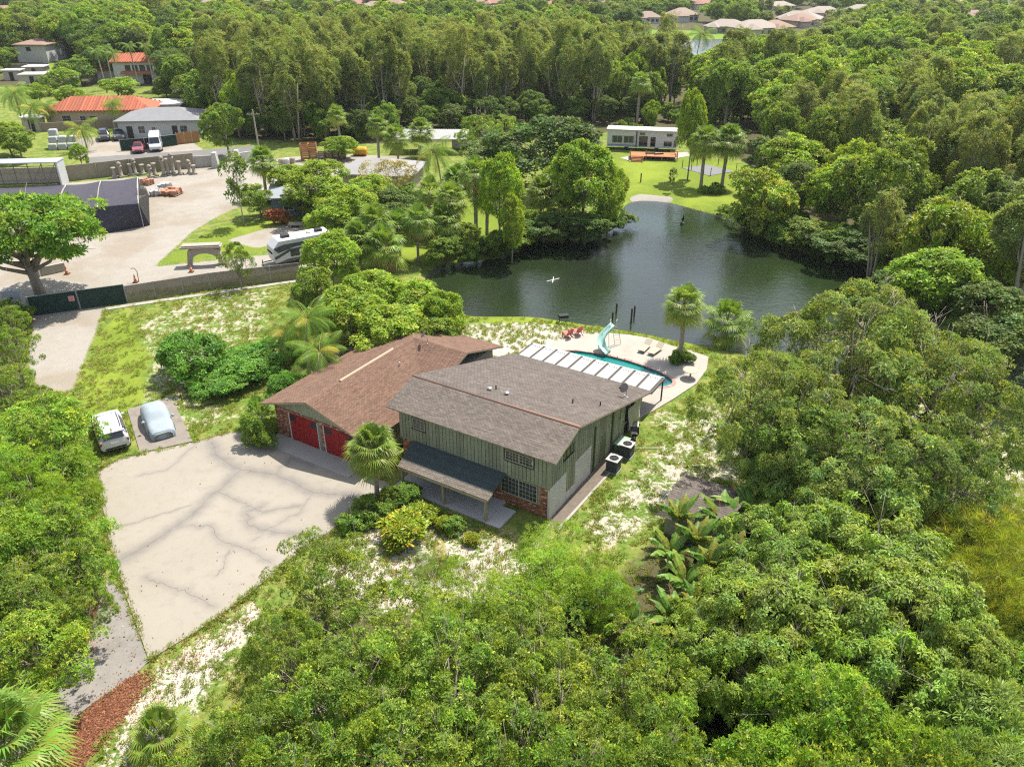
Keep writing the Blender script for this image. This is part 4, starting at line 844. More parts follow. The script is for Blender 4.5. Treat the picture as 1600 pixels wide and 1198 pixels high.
    if kind == 'suv':
        for sx in (-1, 1): mb = MB(); mb.tube([(sx * .60, -.2, 1.72), (sx * .61, 0, 1.79), (sx * .61, 1.5, 1.77), (sx * .59, 1.75, 1.69)], .022, 6); mb.build('roof_rail', BLACK, o)
        mb = MB(); mb.box(-.66, .66, 2.345, 2.43, .44, .58); mb.build('bumper', BLACK, o, bevel=.03); mb = MB(); mb.box(-.26, .26, 2.385, 2.42, .82, .93); mb.build('number_plate', LAMP, o)
        mb = MB(); mb.box(-.75, .75, 2.0, 2.22, 1.585, 1.615); mb.build('spoiler', paint, o, bevel=.01)
    else:
        mb = MB(); mb.box(-.6, .6, P[0][0] - .06, P[0][0] + .1, .36, .5); mb.build('bumper', BLACK, o, bevel=.03)
    return o
def face_rz(a, b):
    """rotation that turns -y to point from b towards a"""
    d = Vector(a) - Vector(b); return math.atan2(d.y, d.x) + math.pi / 2
WP = carpaint('white car paint', (.50, .505, .51)); 
p0, p1 = gv(168, 655), gv(182, 699); m_ = (p0 + p1) / 2
car('parked_car', (gv(176, 683).x, gv(176, 683).y), face_rz(gv(160, 640), gv(180, 700)), 'white hatchback suv half under the tree beside the covered car', WP)
# covered car: one draped shell over a sedan's shape
cc = empty('covered_car', tuple(gv(248, 664)), face_rz(gv(258, 690), gv(237, 640)), 'small car under a pale blue grey cloth cover on its own pad', 'car')
rows = []; rg_ = random.Random(4)
st_ = [(-2.25, .62, .55), (-2.15, .80, .72), (-1.5, .90, .86), (-.9, .92, .96), (-.25, .92, 1.38), (.5, .92, 1.42), (1.1, .91, 1.28), (1.75, .88, .98), (2.1, .80, .88), (2.22, .62, .70)]
fin = []
for a, b in zip(st_[:-1], st_[1:]):
    for k in range(3): fin.append(tuple(a[i] + (b[i] - a[i]) * k / 3 for i in range(3)))
fin.append(st_[-1])
for (y, w_, h_) in fin:
    prof = []
    for k in range(17):
        a = math.pi * k / 16; x = math.cos(a); s_ = math.sin(a); xx = w_ * (abs(x) ** .45) * (1 if x > 0 else -1) * (1 - .26 * max(0, (h_ * s_ - .85) / .6)); zz = .10 + (h_ - .10) * (s_ ** .62)
        prof.append((xx + rg_.uniform(-.018, .018), y + rg_.uniform(-.01, .01), zz + rg_.uniform(-.014, .014)))
    rows.append(prof)
mb = MB(); n_ = 17; vs = [p for r_ in rows for p in r_]
mb.add(vs, [(i * n_ + j, i * n_ + j + 1, (i + 1) * n_ + j + 1, (i + 1) * n_ + j) for i in range(len(rows) - 1) for j in range(n_ - 1)] + [tuple(range(n_)), tuple((len(rows) - 1) * n_ + j for j in range(n_ - 1, -1, -1))])
cv = mb.build('cover', M('pale cloth cover', (.215, .252, .272), .7, .12, 3, .5, bdist=.04, dirt=(.185, .215, .23)), cc, smooth=True); sub = cv.modifiers.new('soft', 'SUBSURF'); sub.levels = sub.render_levels = 1
for sx in (-1, 1):
    mb = MB(); mb.lathe([(.05, -.10), (.11, -.05), (.12, .05), (.05, .11)], 8, (sx * .98, -.75, .92)); mb.build('mirror', cv.data.materials[0], cc, smooth=True)
    for y in (-1.4, 1.35): mb = MB(); mb.lathe([(.2, -.1), (.31, -.1), (.31, .1), (.2, .1)], 14); mb.build('wheel', TYRE, cc, loc=(sx * .78, y, .31), rot=(0, math.pi / 2, 0))
# ------------------------------------------------------------------ things by the pool
PINK = M('coral plastic', (.50, .13, .11), .5, .12); AQUA = M('aqua fibreglass', (.30, .47, .42), .35, .15, 2, .05); LEGM = M('pale metal', (.42, .39, .33), .45)
def adirondack(px, py, rz, label):
    o = empty('garden_chair', tuple(gv(px, py)), rz, label, 'garden chair', 'coral garden chairs on the sand')
    for k in range(5): mb = MB(); mb.extr([(-.26 + k * .105, -.25, .38), (-.165 + k * .105, -.25, .38), (-.165 + k * .105, .28, .27), (-.26 + k * .105, .28, .27)], (0, 0, .025)); mb.build('seat_slat', PINK, o)
    for k in range(5): h_ = (.92, 1.0, 1.05, 1.0, .92)[k]; mb = MB(); mb.extr([(-.28 + k * .113, .24, .28), (-.175 + k * .113, .24, .28), (-.172 + k * .118, .24 + .42 * h_, h_), (-.29 + k * .118, .24 + .42 * h_, h_)], (0, .025, .005)); mb.build('back_slat', PINK, o)
    for sx in (-1, 1):
        mb = MB(); mb.box(sx * .37 - .07, sx * .37 + .07, -.33, .38, .54, .565); mb.build('armrest', PINK, o)
        mb = MB(); mb.box(sx * .32 - .02, sx * .32 + .02, -.28, -.18, 0, .54); mb.build('leg', PINK, o); mb = MB(); mb.extr([(sx * .28 - .015, -.22, .28), (sx * .28 - .015, -.22, .37), (sx * .28 - .015, .62, .10), (sx * .28 - .015, .62, .0)], (.03, 0, 0)); mb.build('leg', PINK, o)
    return o
adirondack(886, 526, -2.6, 'left one of two coral pink slatted garden chairs by the pool deck'); adirondack(902, 522, -2.75, 'right one of two coral pink slatted garden chairs by the pool deck')
sl_o = empty('pool_slide', tuple(gv(956, 546)), 0, 'curved aqua water slide with pale ladder at the pool edge', 'slide')
b0 = gv(949, 550) - gv(956, 546); t0_ = gv(957, 541) - gv(956, 546); path = []
for i in range(13):
    f = i / 12; z = .22 + 1.75 * (1 - f) ** 1.3 if f > .06 else 2.0; q = Vector((t0_.x, t0_.y, 0)).lerp(Vector((b0.x - .1, b0.y - .75, 0)), f) + Vector((-.75 * math.sin(math.pi * f), .2 * math.sin(math.pi * f), z)); path.append(q)
mb = MB(); cs = [(-.32, .20), (-.27, .02), (0, -.03), (.27, .02), (.32, .20)]
for i, q in enumerate(path):
    d = (path[min(i + 1, 12)] - path[max(i - 1, 0)]).normalized(); s_ = d.cross(Vector((0, 0, 1))).normalized(); u_ = s_.cross(d); mb.v += [tuple(q + s_ * a + u_ * b) for a, b in cs]; mb.c += [(1, 1, 1, 1)] * 5
mb.f += [(i * 5 + j, i * 5 + j + 1, (i + 1) * 5 + j + 1, (i + 1) * 5 + j) for i in range(12) for j in range(4)]
fl = mb.build('flume', AQUA, sl_o, smooth=True); m_ = fl.modifiers.new('thick', 'SOLIDIFY'); m_.thickness = .03
for sx in (-.26, .26):
    mb = MB(); tp = path[0]; mb.tube([(tp.x + sx + .5, tp.y + .25, -.0), (tp.x + sx + .1, tp.y + .2, 1.95), (tp.x + sx, tp.y + .1, 2.5), (tp.x + sx - .1, tp.y - .25, 2.5), (tp.x + sx - .15, tp.y - .45, 2.0)], .022, 6); mb.build('rail', LEGM, sl_o)
    for i in (3, 7): q = path[i]; mb = MB(); mb.tube([(q.x + sx, q.y, q.z), (q.x + sx + .1, q.y + .1, .0)], .022, 6); mb.build('leg', LEGM, sl_o)
for k in range(7): f = (k + 1) / 8; mb = MB(); q = Vector((tp.x + .5 - .4 * f, tp.y + .25 - .05 * f, 1.95 * f)); mb.tube([q - Vector((.26, 0, 0)), q + Vector((.26, 0, 0))], .018, 5); mb.build('rung', LEGM, sl_o)
TAN = M('tan sling', (.27, .235, .18), .8)
def lounger(a, b, label):
    p, q = gv(*a), gv(*b); d = q - p; o = empty('sun_lounger', tuple(p), math.atan2(d.y, d.x), label, 'sun lounger', 'sun loungers on the pool deck')
    for y in (-.28, .28): mb = MB(); mb.tube([(0, y, .30), (1.25, y, .30), (1.85, y, .62)], .022, 6); mb.build('frame', LEGM, o)
    mb = MB(); mb.extr([(0, -.27, .31), (0, .27, .31), (1.25, .27, .31), (1.25, -.27, .31)], (0, 0, .02)); mb.build('seat', TAN, o); mb = MB(); mb.extr([(1.25, -.27, .31), (1.25, .27, .31), (1.85, .27, .63), (1.85, -.27, .63)], (0, 0, .02)); mb.build('backrest', TAN, o)
    for x in (.15, 1.2):
        for y in (-.28, .28): mb = MB(); mb.tube([(x, y, 0), (x, y, .31)], .02, 5); mb.build('leg', LEGM, o)
lounger((1001, 553), (1010, 544), 'left one of two low tan sun loungers on the pool deck'); lounger((1016, 557), (1030, 547), 'right one of two low tan sun loungers on the pool deck')
o = empty('patio_table', tuple(gv(1078, 591)), 0, 'round pale mosaic table on a single pedestal at the deck edge', 'table')
mb = MB(); mb.lathe([(.28, .06), (.24, .10), (.08, .16), (.06, .55), (.14, .70), (.2, .74)], 14); mb.build('pedestal', LEGM, o, smooth=True)
mb = MB(); mb.lathe([(.60, .74), (.62, .755), (.62, .775), (.60, .785)], 24); mb.build('tabletop', M('mosaic top', (.34, .29, .22), .7, .9, 9, .1), o)
palm('fan', gv(1062, 562), 4.9, 1.0, 'single fan palm in a ring of low plants on the pool deck', 0, name='fan_palm', rz=1)
for i, (x, y) in enumerate(((1056, 563), (1070, 563), (1063, 568), (1064, 556), (1075, 567), (1055, 569))):
    tree('shrub', G(x, y), .8, 1.15, 'border_plant', 'low leafy plant at the foot of the pool deck palm', 'plant', 'plants ringing the pool palm', crown='foliage')
DARKW = M('dark wet wood', (.05, .042, .035), .8)
for i, (x, y, h_) in enumerate(((957, 499, 1.0), (986, 504, 1.7), (963, 488, 1.2), (991, 492, 1.2))):
    mb = MB(); mb.tube([(0, 0, -1.6), (0, 0, h_ - .35)], .085, 8); mb.lathe([(.10, h_ - .35), (.04, h_ - .25)], 8); o = mb.build('mooring_post', DARKW, loc=tuple(gv(x, y, -.33)))
    tag(o, ['dark post at the grassy pond edge behind the slide', 'tallest dark post at the pond edge right of the slide', 'dark post standing in the water behind the slide', 'dark post in the water farther right of the slide'][i], 'post', 'posts at the pond edge')
o = empty('grill_stand', tuple(gv(880, 503)), 0.2, 'small black barbecue stand on the grass at the pond edge', 'barbecue'); mb = MB(); mb.box(-.45, .45, -.25, .25, .45, .75); mb.build('firebox', BLACK, o, bevel=.03)
for sx in (-.35, .35): mb = MB(); mb.tube([(sx, 0, -.02), (sx, 0, .46)], .03, 6); mb.build('leg', BLACK, o)
o = empty('floating_cross', tuple(gv(864, 438, -.33)), .3, 'white cross of floating pipes on the pond', 'float')
for a in (.25, 1.15): mb = MB(); mb.tube([(-.8 * math.cos(a), -.8 * math.sin(a), .04), (.8 * math.cos(a), .8 * math.sin(a), .04)], .05, 8); mb.build('pipe', WHITE, o)
bird = MB(); bird.lathe([(.30, -1.2), (.26, .15), (.10, .2)], 8); o = empty('stump_bird', tuple(gv(1066, 350, -.33)), 0, 'dark heron standing on a stump in the pond', 'bird'); bird.build('stump', DARKW, o)
sk = bpy.data.meshes.new('heron'); V_ = [(0, 0, .62), (0, -.25, .72), (0, -.36, 1.0), (0, -.30, 1.25), (0, -.38, 1.38), (0, -.62, 1.36), (0, .28, .52), (0, .5, .42), (.05, .02, .4), (.05, 0, .2), (-.05, .02, .4), (-.05, 0, .2)]
sk.from_pydata(V_, [(0, 1), (1, 2), (2, 3), (3, 4), (4, 5), (0, 6), (6, 7), (0, 8), (8, 9), (0, 10), (10, 11)], []); bo = link('body', sk, o); bo.modifiers.new('skin', 'SKIN'); sk.materials.append(M('heron', (.07, .075, .085), .8))
for v_, r_ in zip(sk.skin_vertices[0].data, (.16, .14, .06, .045, .06, .012, .12, .03, .03, .015, .03, .015)): v_.radius = (r_, r_)
bo.modifiers.new('s', 'SUBSURF').render_levels = 1
# thin pole, lamp post, shed
mb = MB(); mb.tube([(0, 0, -.1), (-.05, 0, 2.6), (-.2, .05, 5.2)], [.035, .03, .02], 6); tag(mb.build('flagpole', METAL, loc=tuple(gv(566, 905))), 'thin bare metal pole at the driveway edge', 'pole')
mb = MB(); mb.tube([(0, 0, 0), (0, 0, 1.3), (.25, 0, 1.55)], .03, 6); mb.cbox((.34, 0, 1.52), (.3, .16, .08)); tag(mb.build('garden_lamp', DARKW, loc=tuple(gv(284, 626))), 'short dark garden lamp at the corner of the car pad', 'lamp')
sc_ = toL(1100, 800, 1.0)
shd = empty('shed', HL(8.1, 4.1), HA, 'small garden shed with curved grey brown shingle roof behind the big leaved plants', 'shed')
mb = MB(); mb.box(-1.75, 1.75, -1.65, 1.7, 0, 1.55); mb.build('wall', SIDING, shd)
shp = [(-2.05, 1.45), (-1.55, 1.95), (-.35, 2.35), (1.9, 2.0)]
shw = 3.9
for i, (a, b) in enumerate(zip(shp[:-1], shp[1:])):
    A_, B_, C_, D_ = (-1.95, a[0], a[1]), (1.95, a[0], a[1]), (1.95, b[0], b[1]), (-1.95, b[0], b[1]); shingles(shd, A_, B_, C_, D_, SHING, seed=40 + i)
mb = MB(); mb.box(-.6, .3, -1.70, -1.64, .05, 1.5); mb.build('door', M('shed door', (.08, .1, .06), .7), shd)
# side yard clutter
mb = MB(); mb.tube([(0, 0, .04), (1.9, .35, .06)], .03, 6); o = mb.build('white_pipe', WHITE, loc=tuple(HL(1.2, 9.7)), rot=(0, 0, HA + .35)); tag(o, 'thin white pipe lying on the grass beyond the air conditioners', 'pipe')
o = empty('storage_bin', HL(.55, 9.4), HA, 'low green storage bin against the house side wall', 'bin'); mb = MB(); mb.box(-.35, .35, -.6, .6, 0, .5); mb.build('box', M('green bin', (.10, .16, .10), .6), o, bevel=.03); mb = MB(); mb.box(-.38, .38, -.63, .63, .5, .56); mb.build('lid', M('green lid', (.20, .27, .19), .6), o, bevel=.02)
o = empty('wheelbarrow', HL(.75, 11.0), HA + .4, 'dark wheelbarrow parked beside the open back porch', 'wheelbarrow'); mb = MB(); mb.add([(-.3, -.4, .55), (.3, -.4, .55), (.3, .5, .6), (-.3, .5, .6), (-.18, -.25, .28), (.18, -.25, .28), (.18, .3, .28), (-.18, .3, .28)], [(4, 5, 6, 7), (0, 1, 5, 4), (1, 2, 6, 5), (2, 3, 7, 6), (3, 0, 4, 7)]); mb.build('tray', BLACK, o)
mb = MB(); mb.lathe([(.08, -.05), (.2, -.05), (.2, .05), (.08, .05)], 12); mb.build('wheel', TYRE, o, loc=(0, -.55, .2), rot=(0, math.pi / 2, 0))
for sx in (-.22, .22): mb = MB(); mb.tube([(sx * .4, -.55, .2), (sx, .3, .3), (sx, 1.1, .6)], .02, 5); mb.build('handle', METAL, o)
tp_ = MB()
for i in range(9):
    for j in range(9): tp_.v.append((.10 + .08 * math.sin(i * 1.1 + j * .7), i * .27, .15 + j * .24 - .05 * (i - 4) ** 2 * .1)); tp_.c.append((1, 1, 1, 1))
tp_.f += [(i * 9 + j, (i + 1) * 9 + j, (i + 1) * 9 + j + 1, i * 9 + j + 1) for i in range(8) for j in range(8)]
o = tp_.build('tarp', M('pale tarp', (.42, .40, .34), .8, .2), None, loc=HL(.0, 11.3), rot=(0, 0, HA), smooth=True); tag(o, 'pale tarp hanging over the side of the open back porch', 'tarp'); o.modifiers.new('thick', 'SOLIDIFY').thickness = .012
# ------------------------------------------------------------------ neighbours: houses, yard, fences
ORT = M('orange clay tiles', (.27, .085, .045), .85, .25, 1.5, .5); PKT = M('pinkish tiles', (.20, .132, .10), .85, .2, 1, .4); GRT = M('grey shingles', (.16, .16, .165), .9, .2, 1, .4)
WALLW = M('white stucco', (.48, .475, .455), .85, .1, 1, .1, dirt=(.38, .36, .33), dirt_amt=.4); WALLT = M('tan stucco', (.42, .33, .22), .85, .15, 1, .1); WALLG = M('pale grey stucco', (.38, .39, .39), .85, .1, 1); WALLP = M('cream stucco', (.42, .37, .30), .85, .1, 1)
def hip(mb, x0, x1, y0, y1, z, rise, over=.5, gable=False):
    x0 -= over; x1 += over; y0 -= over; y1 += over; w_, d_ = x1 - x0, y1 - y0
    if w_ >= d_: h = 0 if gable else d_ / 2; a, b = (x0 + h, (y0 + y1) / 2), (x1 - h, (y0 + y1) / 2)
    else: h = 0 if gable else w_ / 2; a, b = ((x0 + x1) / 2, y0 + h), ((x0 + x1) / 2, y1 - h)
    vs = [(x0, y0, z), (x1, y0, z), (x1, y1, z), (x0, y1, z), (*a, z + rise), (*b, z + rise)] + [(x0, y0, z - .18), (x1, y0, z - .18), (x1, y1, z - .18), (x0, y1, z - .18)]
    top = [(0, 1, 5, 4), (1, 2, 5), (2, 3, 4, 5), (3, 0, 4)] if w_ >= d_ else [(0, 1, 4), (1, 2, 5, 4), (2, 3, 5), (3, 0, 4, 5)]
    mb.add(vs, top + [(6, 7, 1, 0), (7, 8, 2, 1), (8, 9, 3, 2), (9, 6, 0, 3), (9, 8, 7, 6)])
def tile_rows(parent, x0, x1, y0, y1, z, rise, m, over=.5, step=.9, gable=False, nm='tile_rows'):
    """raised courses following a roof of the same shape"""
    mb = MB(); n = int((x1 - x0) / step); ym = (y0 + y1) / 2; hd = (y1 - y0) / 2 + over
    for i in range(n):
        x = x0 - over + (i + .5) * (x1 - x0 + 2 * over) / n; ins = 0 if gable else max(0, hd - min(x - (x0 - over), x1 + over - x)); q = random.uniform(.75, 1.2)
        for sg in (-1, 1):
            f = 1 - ins / hd
            if f < .1: continue
            a = Vector((x, ym + sg * hd, z + .03)); b = Vector((x, ym + sg * hd * (1 - f), z + rise * f + .03)); mb.extr([a + Vector((-.16, 0, 0)), a + Vector((.16, 0, 0)), b + Vector((.16, 0, 0)), b + Vector((-.16, 0, 0))], (0, 0, .09), (q, q, q))
    mb.build(nm, m, parent, kind='stuff')
def house_at(px, py, w_, d_, h, rise, rz, wm_, rm_, label, name='house', wins=(), doors=(), gable=False, group=None, tiles=False, chimney=False):
    """px, py: photo pixel of the middle of the front wall's foot; front looks to local -y"""
    o = empty(name, tuple(gv(px, py)), rz, label, 'house', group); mb = MB(); mb.box(-w_ / 2, w_ / 2, 0, d_, -.1, h)
    if gable: mb.extr([(-w_ / 2, 0, h), (-w_ / 2, d_, h), (-w_ / 2, d_ / 2, h + rise * .9)], (w_, 0, 0))
    mb.build('wall', wm_, o); mb = MB(); hip(mb, -w_ / 2, w_ / 2, 0, d_, h + .18, rise, .55, gable); rf = mb.build('roof', rm_, o)
    if tiles: tile_rows(rf, -w_ / 2, w_ / 2, 0, d_, h + .18, rise, rm_, .55, .55, gable)
    for (x, z, a, b) in wins: window(o, (x, 0, z), (1, 0, 0), a, b, 2, 2, out=(0, -1, 0), fm=DARK if wm_ is WALLW else WHITE, rail=.08)
    for (x, a, b) in doors: mb = MB(); mb.box(x, x + a, -.05, .02, 0, b); mb.build('door', DARK, o)
    if chimney: mb = MB(); mb.box(1, 1.8, d_ / 2 - 1, d_ / 2 - .2, h, h + rise + .9); mb.build('chimney', wm_, rf)
    return o
def wpx(px, py, n, z=0): return n * depth(G(px, py, z)) / FPX
TL = R(4)
house_at(53, 98, wpx(53, 98, 48), 10, 4.7, 1.3, R(-3), WALLW, PKT, 'white two storey house with pinkish hipped roof at the far left', wins=((-1.2, 3.2, 1.2, .9),), chimney=False)
house_at(222, 131, wpx(222, 131, 78), 9, 4.9, 1.5, R(3), WALLW, ORT, 'white two storey house with orange tile roof and a row of four dark windows', wins=[(-3.2 + i * 1.75, 3.1, 1.1, 1.15) for i in range(4)], doors=((.6, 2.0, 2.1),), tiles=True, gable=True)
h2 = bpy.data.objects[[k for k in bpy.data.objects.keys() if k.startswith('house')][-1]]
mb = MB(); mb.extr([(-4.2, -1.5, 2.45), (3.0, -1.5, 2.45), (3.0, -.05, 2.85), (-4.2, -.05, 2.85)], (0, 0, .12)); mb.build('porch_roof', ORT, h2)
house_at(168, 127, wpx(168, 127, 27), 7, 2.5, 1.2, R(3), WALLW, ORT, 'small low orange tiled wing at the left of the four windowed house', tiles=True, gable=True)
house_at(158, 199, wpx(158, 199, 158), 7.5, 2.9, 1.9, R(4), WALLT, ORT, 'long low tan house with bright orange clay tile roof', wins=((-6.6, 1.1, 1.5, 1.1), (-3.4, 1.1, 1.0, 1.0)), doors=((-1.6, 1.0, 2.0),), tiles=True)
flat = empty('flat_roof_house', tuple(gv(236, 190)), R(4), 'pale flat roofed building between the orange tile house and the grey roofed house', 'building'); ww = wpx(236, 190, 98) / 2
mb = MB(); mb.box(-ww, ww, 0, 6, -.1, 3.0); mb.build('wall', WALLP, flat); mb = MB(); mb.box(-ww - .3, ww + .3, -.3, 6.3, 3.0, 3.2); mb.build('roof', WHITE, flat); window(flat, (ww * .45, 0, 1.3), (1, 0, 0), 1.5, .9, 2, 1, out=(0, -1, 0), fm=WHITE)
house_at(252, 216, wpx(252, 216, 122), 8.5, 2.9, 1.5, R(5), WALLG, GRT, 'long grey roofed house with pale grey walls behind the parked vans', wins=((-3.6, .9, 1.1, 1.2), (3.6, .9, 1.2, 1.2), (-1.3, 1.3, .7, .6)), doors=((-5.6, 1, 2.1), (2.2, .9, 2.1)))
for i, (x, y, n_, l) in enumerate(((55, 120, 28, 'white flat roof nearest the four windowed house at far left'), (20, 126, 24, 'white flat roof at the left edge below the pinkish roofed house'), (52, 133, 34, 'widest white flat roof below the garden wall at far left'), (116, 137, 15, 'small white canopy among shrubs at far left'), (52, 205, 26, 'white flat roof half hidden behind the palm left of the tan house'))):
    o = empty('flat_roof_building', tuple(gv(x, y)), R(4), l, 'building'); a = wpx(x, y, n_) / 2; mb = MB(); mb.box(-a, a, 0, a * 1.4, -.1, 2.3); mb.build('wall', WALLP, o); mb = MB(); mb.box(-a - .4, a + .4, -.4, a * 1.4 + .4, 2.3, 2.5); mb.build('roof', WHITE, o)
    mb = MB(); mb.box(-.5, .5, -.04, .02, 0, 2.0); mb.build('door', DARK, o)
# house behind the bare tree (grey roof), blue grey wing
house_at(590, 304, 9.5, 7.5, 2.6, 1.3, R(-8), WALLP, M('pale grey roof', (.20, .195, .19), .9, .2, 1, .3), 'low grey roofed house behind the bare brown tree left of the pond', wins=((-3, .9, 1.2, 1.0),), doors=((0, .9, 2),))
house_at(466, 338, 6.2, 6, 2.4, .7, R(10), M('blue grey wall', (.12, .15, .18), .8, .15, 2), M('blue grey roof', (.19, .205, .22), .8, .15, 1), 'small blue grey walled building in the shade of the yellow green tree', wins=((-1.6, .9, 1.1, .9),))
aw = empty('metal_shed', tuple(gv(676, 236)), R(-2), 'open sided shed with pale corrugated roof behind the palms', 'shed'); mb = MB()
for i in range(30):
    x = -6 + i * .4; mb.extr([(x, -2.5, 2.4), (x + .3, -2.5, 2.4), (x + .3, 2.5, 3.0), (x, 2.5, 3.0)], (0, 0, .06)); mb.extr([(x + .3, -2.5, 2.36), (x + .4, -2.5, 2.36), (x + .4, 2.5, 2.96), (x + .3, 2.5, 2.96)], (0, 0, .06))
mb.build('roof', M('corrugated steel', (.32, .32, .315), .5, .12, 2, .1, .3), aw)
for x in (-5.8, -2, 2, 5.8):
    for y in (-2.3, 2.3): mb = MB(); mb.box(x - .06, x + .06, y - .06, y + .06, 0, 2.5 + (y > 0) * .45); mb.build('post', WHITE, aw)
mb = MB(); mb.box(3, 6, 2.3, 2.4, 0, 2.7); mb.build('wall', WHITE, aw)
# cars and van
for i, (x, y, k, pc_, l, sc) in enumerate(((157, 221, 'suv', (.03, .03, .032), 'left one of two dark suvs parked by the grey roofed house', 1), (181, 220, 'suv', (.04, .045, .05), 'right one of two dark suvs parked by the grey roofed house', 1), (211, 240, 'sedan', (.20, .03, .04), 'maroon car parked at the roadside left of the white van', 1), (239, 236, 'van', (.52, .53, .54), 'white van parked beside the dark green mesh fence', 1.0))):
    g_ = gv(x, y); car('parked_car' if k != 'van' else 'parked_van', (g_.x, g_.y + 1.6), face_rz(gv(x, y), gv(x - 1 + 3 * (i > 1), y - 14)), l, carpaint('paint%d' % i, pc_), 'car' if k != 'van' else 'van', kind=k, sc=sc)
def fence(name, pts_, h, label, panel_m, post_m, gap=2.5, t=.03, cat='fence', wall=False, base=0.0, rail=True):
    P = [gv(*p) for p in pts_]; o = empty(name, tuple(P[0]), 0, label, cat); O = P[0]; k = 0
    for a, b in zip(P[:-1], P[1:]):
        d = b - a; n = max(1, round(d.length / gap)); s_ = d.normalized(); nrm_ = Vector((-s_.y, s_.x, 0))
        for i in range(n):
            p, q = a + d * i / n - O, a + d * (i + 1) / n - O; g = .03
            mb = MB(); q2 = random.uniform(.9, 1.1); mb.cc = (q2, q2, q2, 1); mb.extr([p + s_ * g + Vector((0, 0, base)), q - s_ * g + Vector((0, 0, base)), q - s_ * g + Vector((0, 0, h)), p + s_ * g + Vector((0, 0, h))], nrm_ * t); mb.build('panel', panel_m, o)
            mb = MB(); r_ = .06 if not wall else .12; pz = h + .06
            mb.box(p.x - r_, p.x + r_, p.y - r_, p.y + r_, -.1, pz); mb.build('post', post_m, o)
            if rail: mb = MB(); mb.tube([p + Vector((0, 0, h)), q + Vector((0, 0, h))], .035, 5); mb.build('rail', post_m, o)
    return o
def meshmat(name, col, alpha):
    m, t = newmat(name); tc = t.nodes.new('ShaderNodeNewGeometry').outputs['Position']; p = finish(t, mixc(t, noise(t, tc, 1.5, 4), tuple(x * .7 for x in col), tuple(x * 1.3 for x in col)), .9, 0, .1)
    p.inputs['Alpha'].default_value = alpha; return m
DGREEN = meshmat('dark green mesh', (.022, .045, .036), .93); CHAIN = meshmat('brown mesh', (.20, .165, .13), .72); TANW = M('tan block wall', (.19, .165, .115), .9, .25, 1, .3, dirt=(.16, .15, .08), dirt_amt=.7)
GW = M('galvanised pipe', (.30, .30, .29), .5, .15, 3, 0, .4)
fence('mesh_gate', ((50, 494), (200, 473)), 1.9, 'dark green mesh gate across the gravel lane under the big left tree', DGREEN, GW, 5.0, cat='gate')
fence('chain_fence', ((200, 473), (330, 452), (470, 435)), 1.7, 'brown mesh covered chain link fence between the grass and the gravel yard', CHAIN, GW, 2.6)
tag(sheet('fence_kerb', P2([(165, 481), (205, 475), (470, 437), (471, 440), (205, 479), (166, 485)]), .06, CONC), kind='structure')
sgn = empty('warning_sign', tuple(gv(117, 484)), R(14), 'small pink sign hanging on the dark green mesh gate', 'sign'); mb = MB(); mb.box(-.28, .28, -.14, -.11, .95, 1.45); mb.build('board', M('pink sign', (.62, .30, .28), .6), sgn); mb = MB()
for z in (1.32, 1.22, 1.12, 1.04): mb.box(-.2, .2 - .1 * (z < 1.1), -.146, -.141, z, z + .035)
mb.build('print', M('sign print', (.45, .08, .08), .6), sgn)
fence('mesh_fence', ((190, 236), (228, 233), (278, 227)), 1.8, 'dark green mesh fence behind the maroon car and the white van', DGREEN, GW, 2.6)
wf = fence('wooden_fence', ((278, 226), (313, 222)), 1.9, 'orange brown wooden fence right of the white van', M('orange wood', (.36, .17, .06), .8, .25, 4), FASCIA, 1.3, rail=False)
fence('block_wall', ((100, 284), (205, 272), (305, 262)), 2.2, 'long tan block wall behind the row of stone columns', TANW, TANW, 4.5, .18, 'wall', True, rail=False)
fence('concrete_wall', ((305, 262), (336, 260)), 1.7, 'pale concrete wall between the road and the gravel yard', M('pale wall', (.33, .31, .265), .9, .12, 1), CONC, 3, .2, 'wall', True, rail=False)
fence('concrete_wall', ((372, 257), (405, 252)), 1.7, 'pale wall piece right of the yard gate posts', M('pale wall two', (.46, .45, .42), .9, .12, 1), CONC, 3, .2, 'wall', True, rail=False)
for i, (x, y) in enumerate(((338, 262), (372, 258))):
    mb = MB(); mb.box(-.55, .55, -.55, .55, 0, .3); mb.extr([(-.5, -.45, .3), (.5, -.45, .3), (.3, -.4, 2.3), (-.3, -.4, 2.3)], (0, .9, 0)); tag(mb.build('gate_pillar', M('stone pillar', (.40, .39, .35), .9, .2, 2, .3), loc=tuple(gv(x, y)), bevel=.04), ['left tapered stone gate pillar on the gravel yard edge', 'right tapered stone gate pillar on the gravel yard edge'][i], 'pillar')
fence('garden_wall', ((8, 112), (78, 108)), 1.6, 'dark garden wall in front of the pinkish roofed white house', M('dark wall', (.15, .14, .13), .9, .2, 1), TANW, 5, .2, 'wall', True, rail=False)
fence('garden_wall', ((66, 206), (190, 199)), 1.5, 'brownish garden wall in front of the long orange tiled house', M('brown wall', (.20, .15, .11), .9, .2, 1), TANW, 5, .2, 'wall', True, rail=False)
fence('low_wall', ((62, 432), (104, 423)), .9, 'low pale wall behind the trunk of the big left tree', M('low pale wall', (.33, .30, .24), .9, .12, 1), CONC, 6, .25, 'wall', True, rail=False)
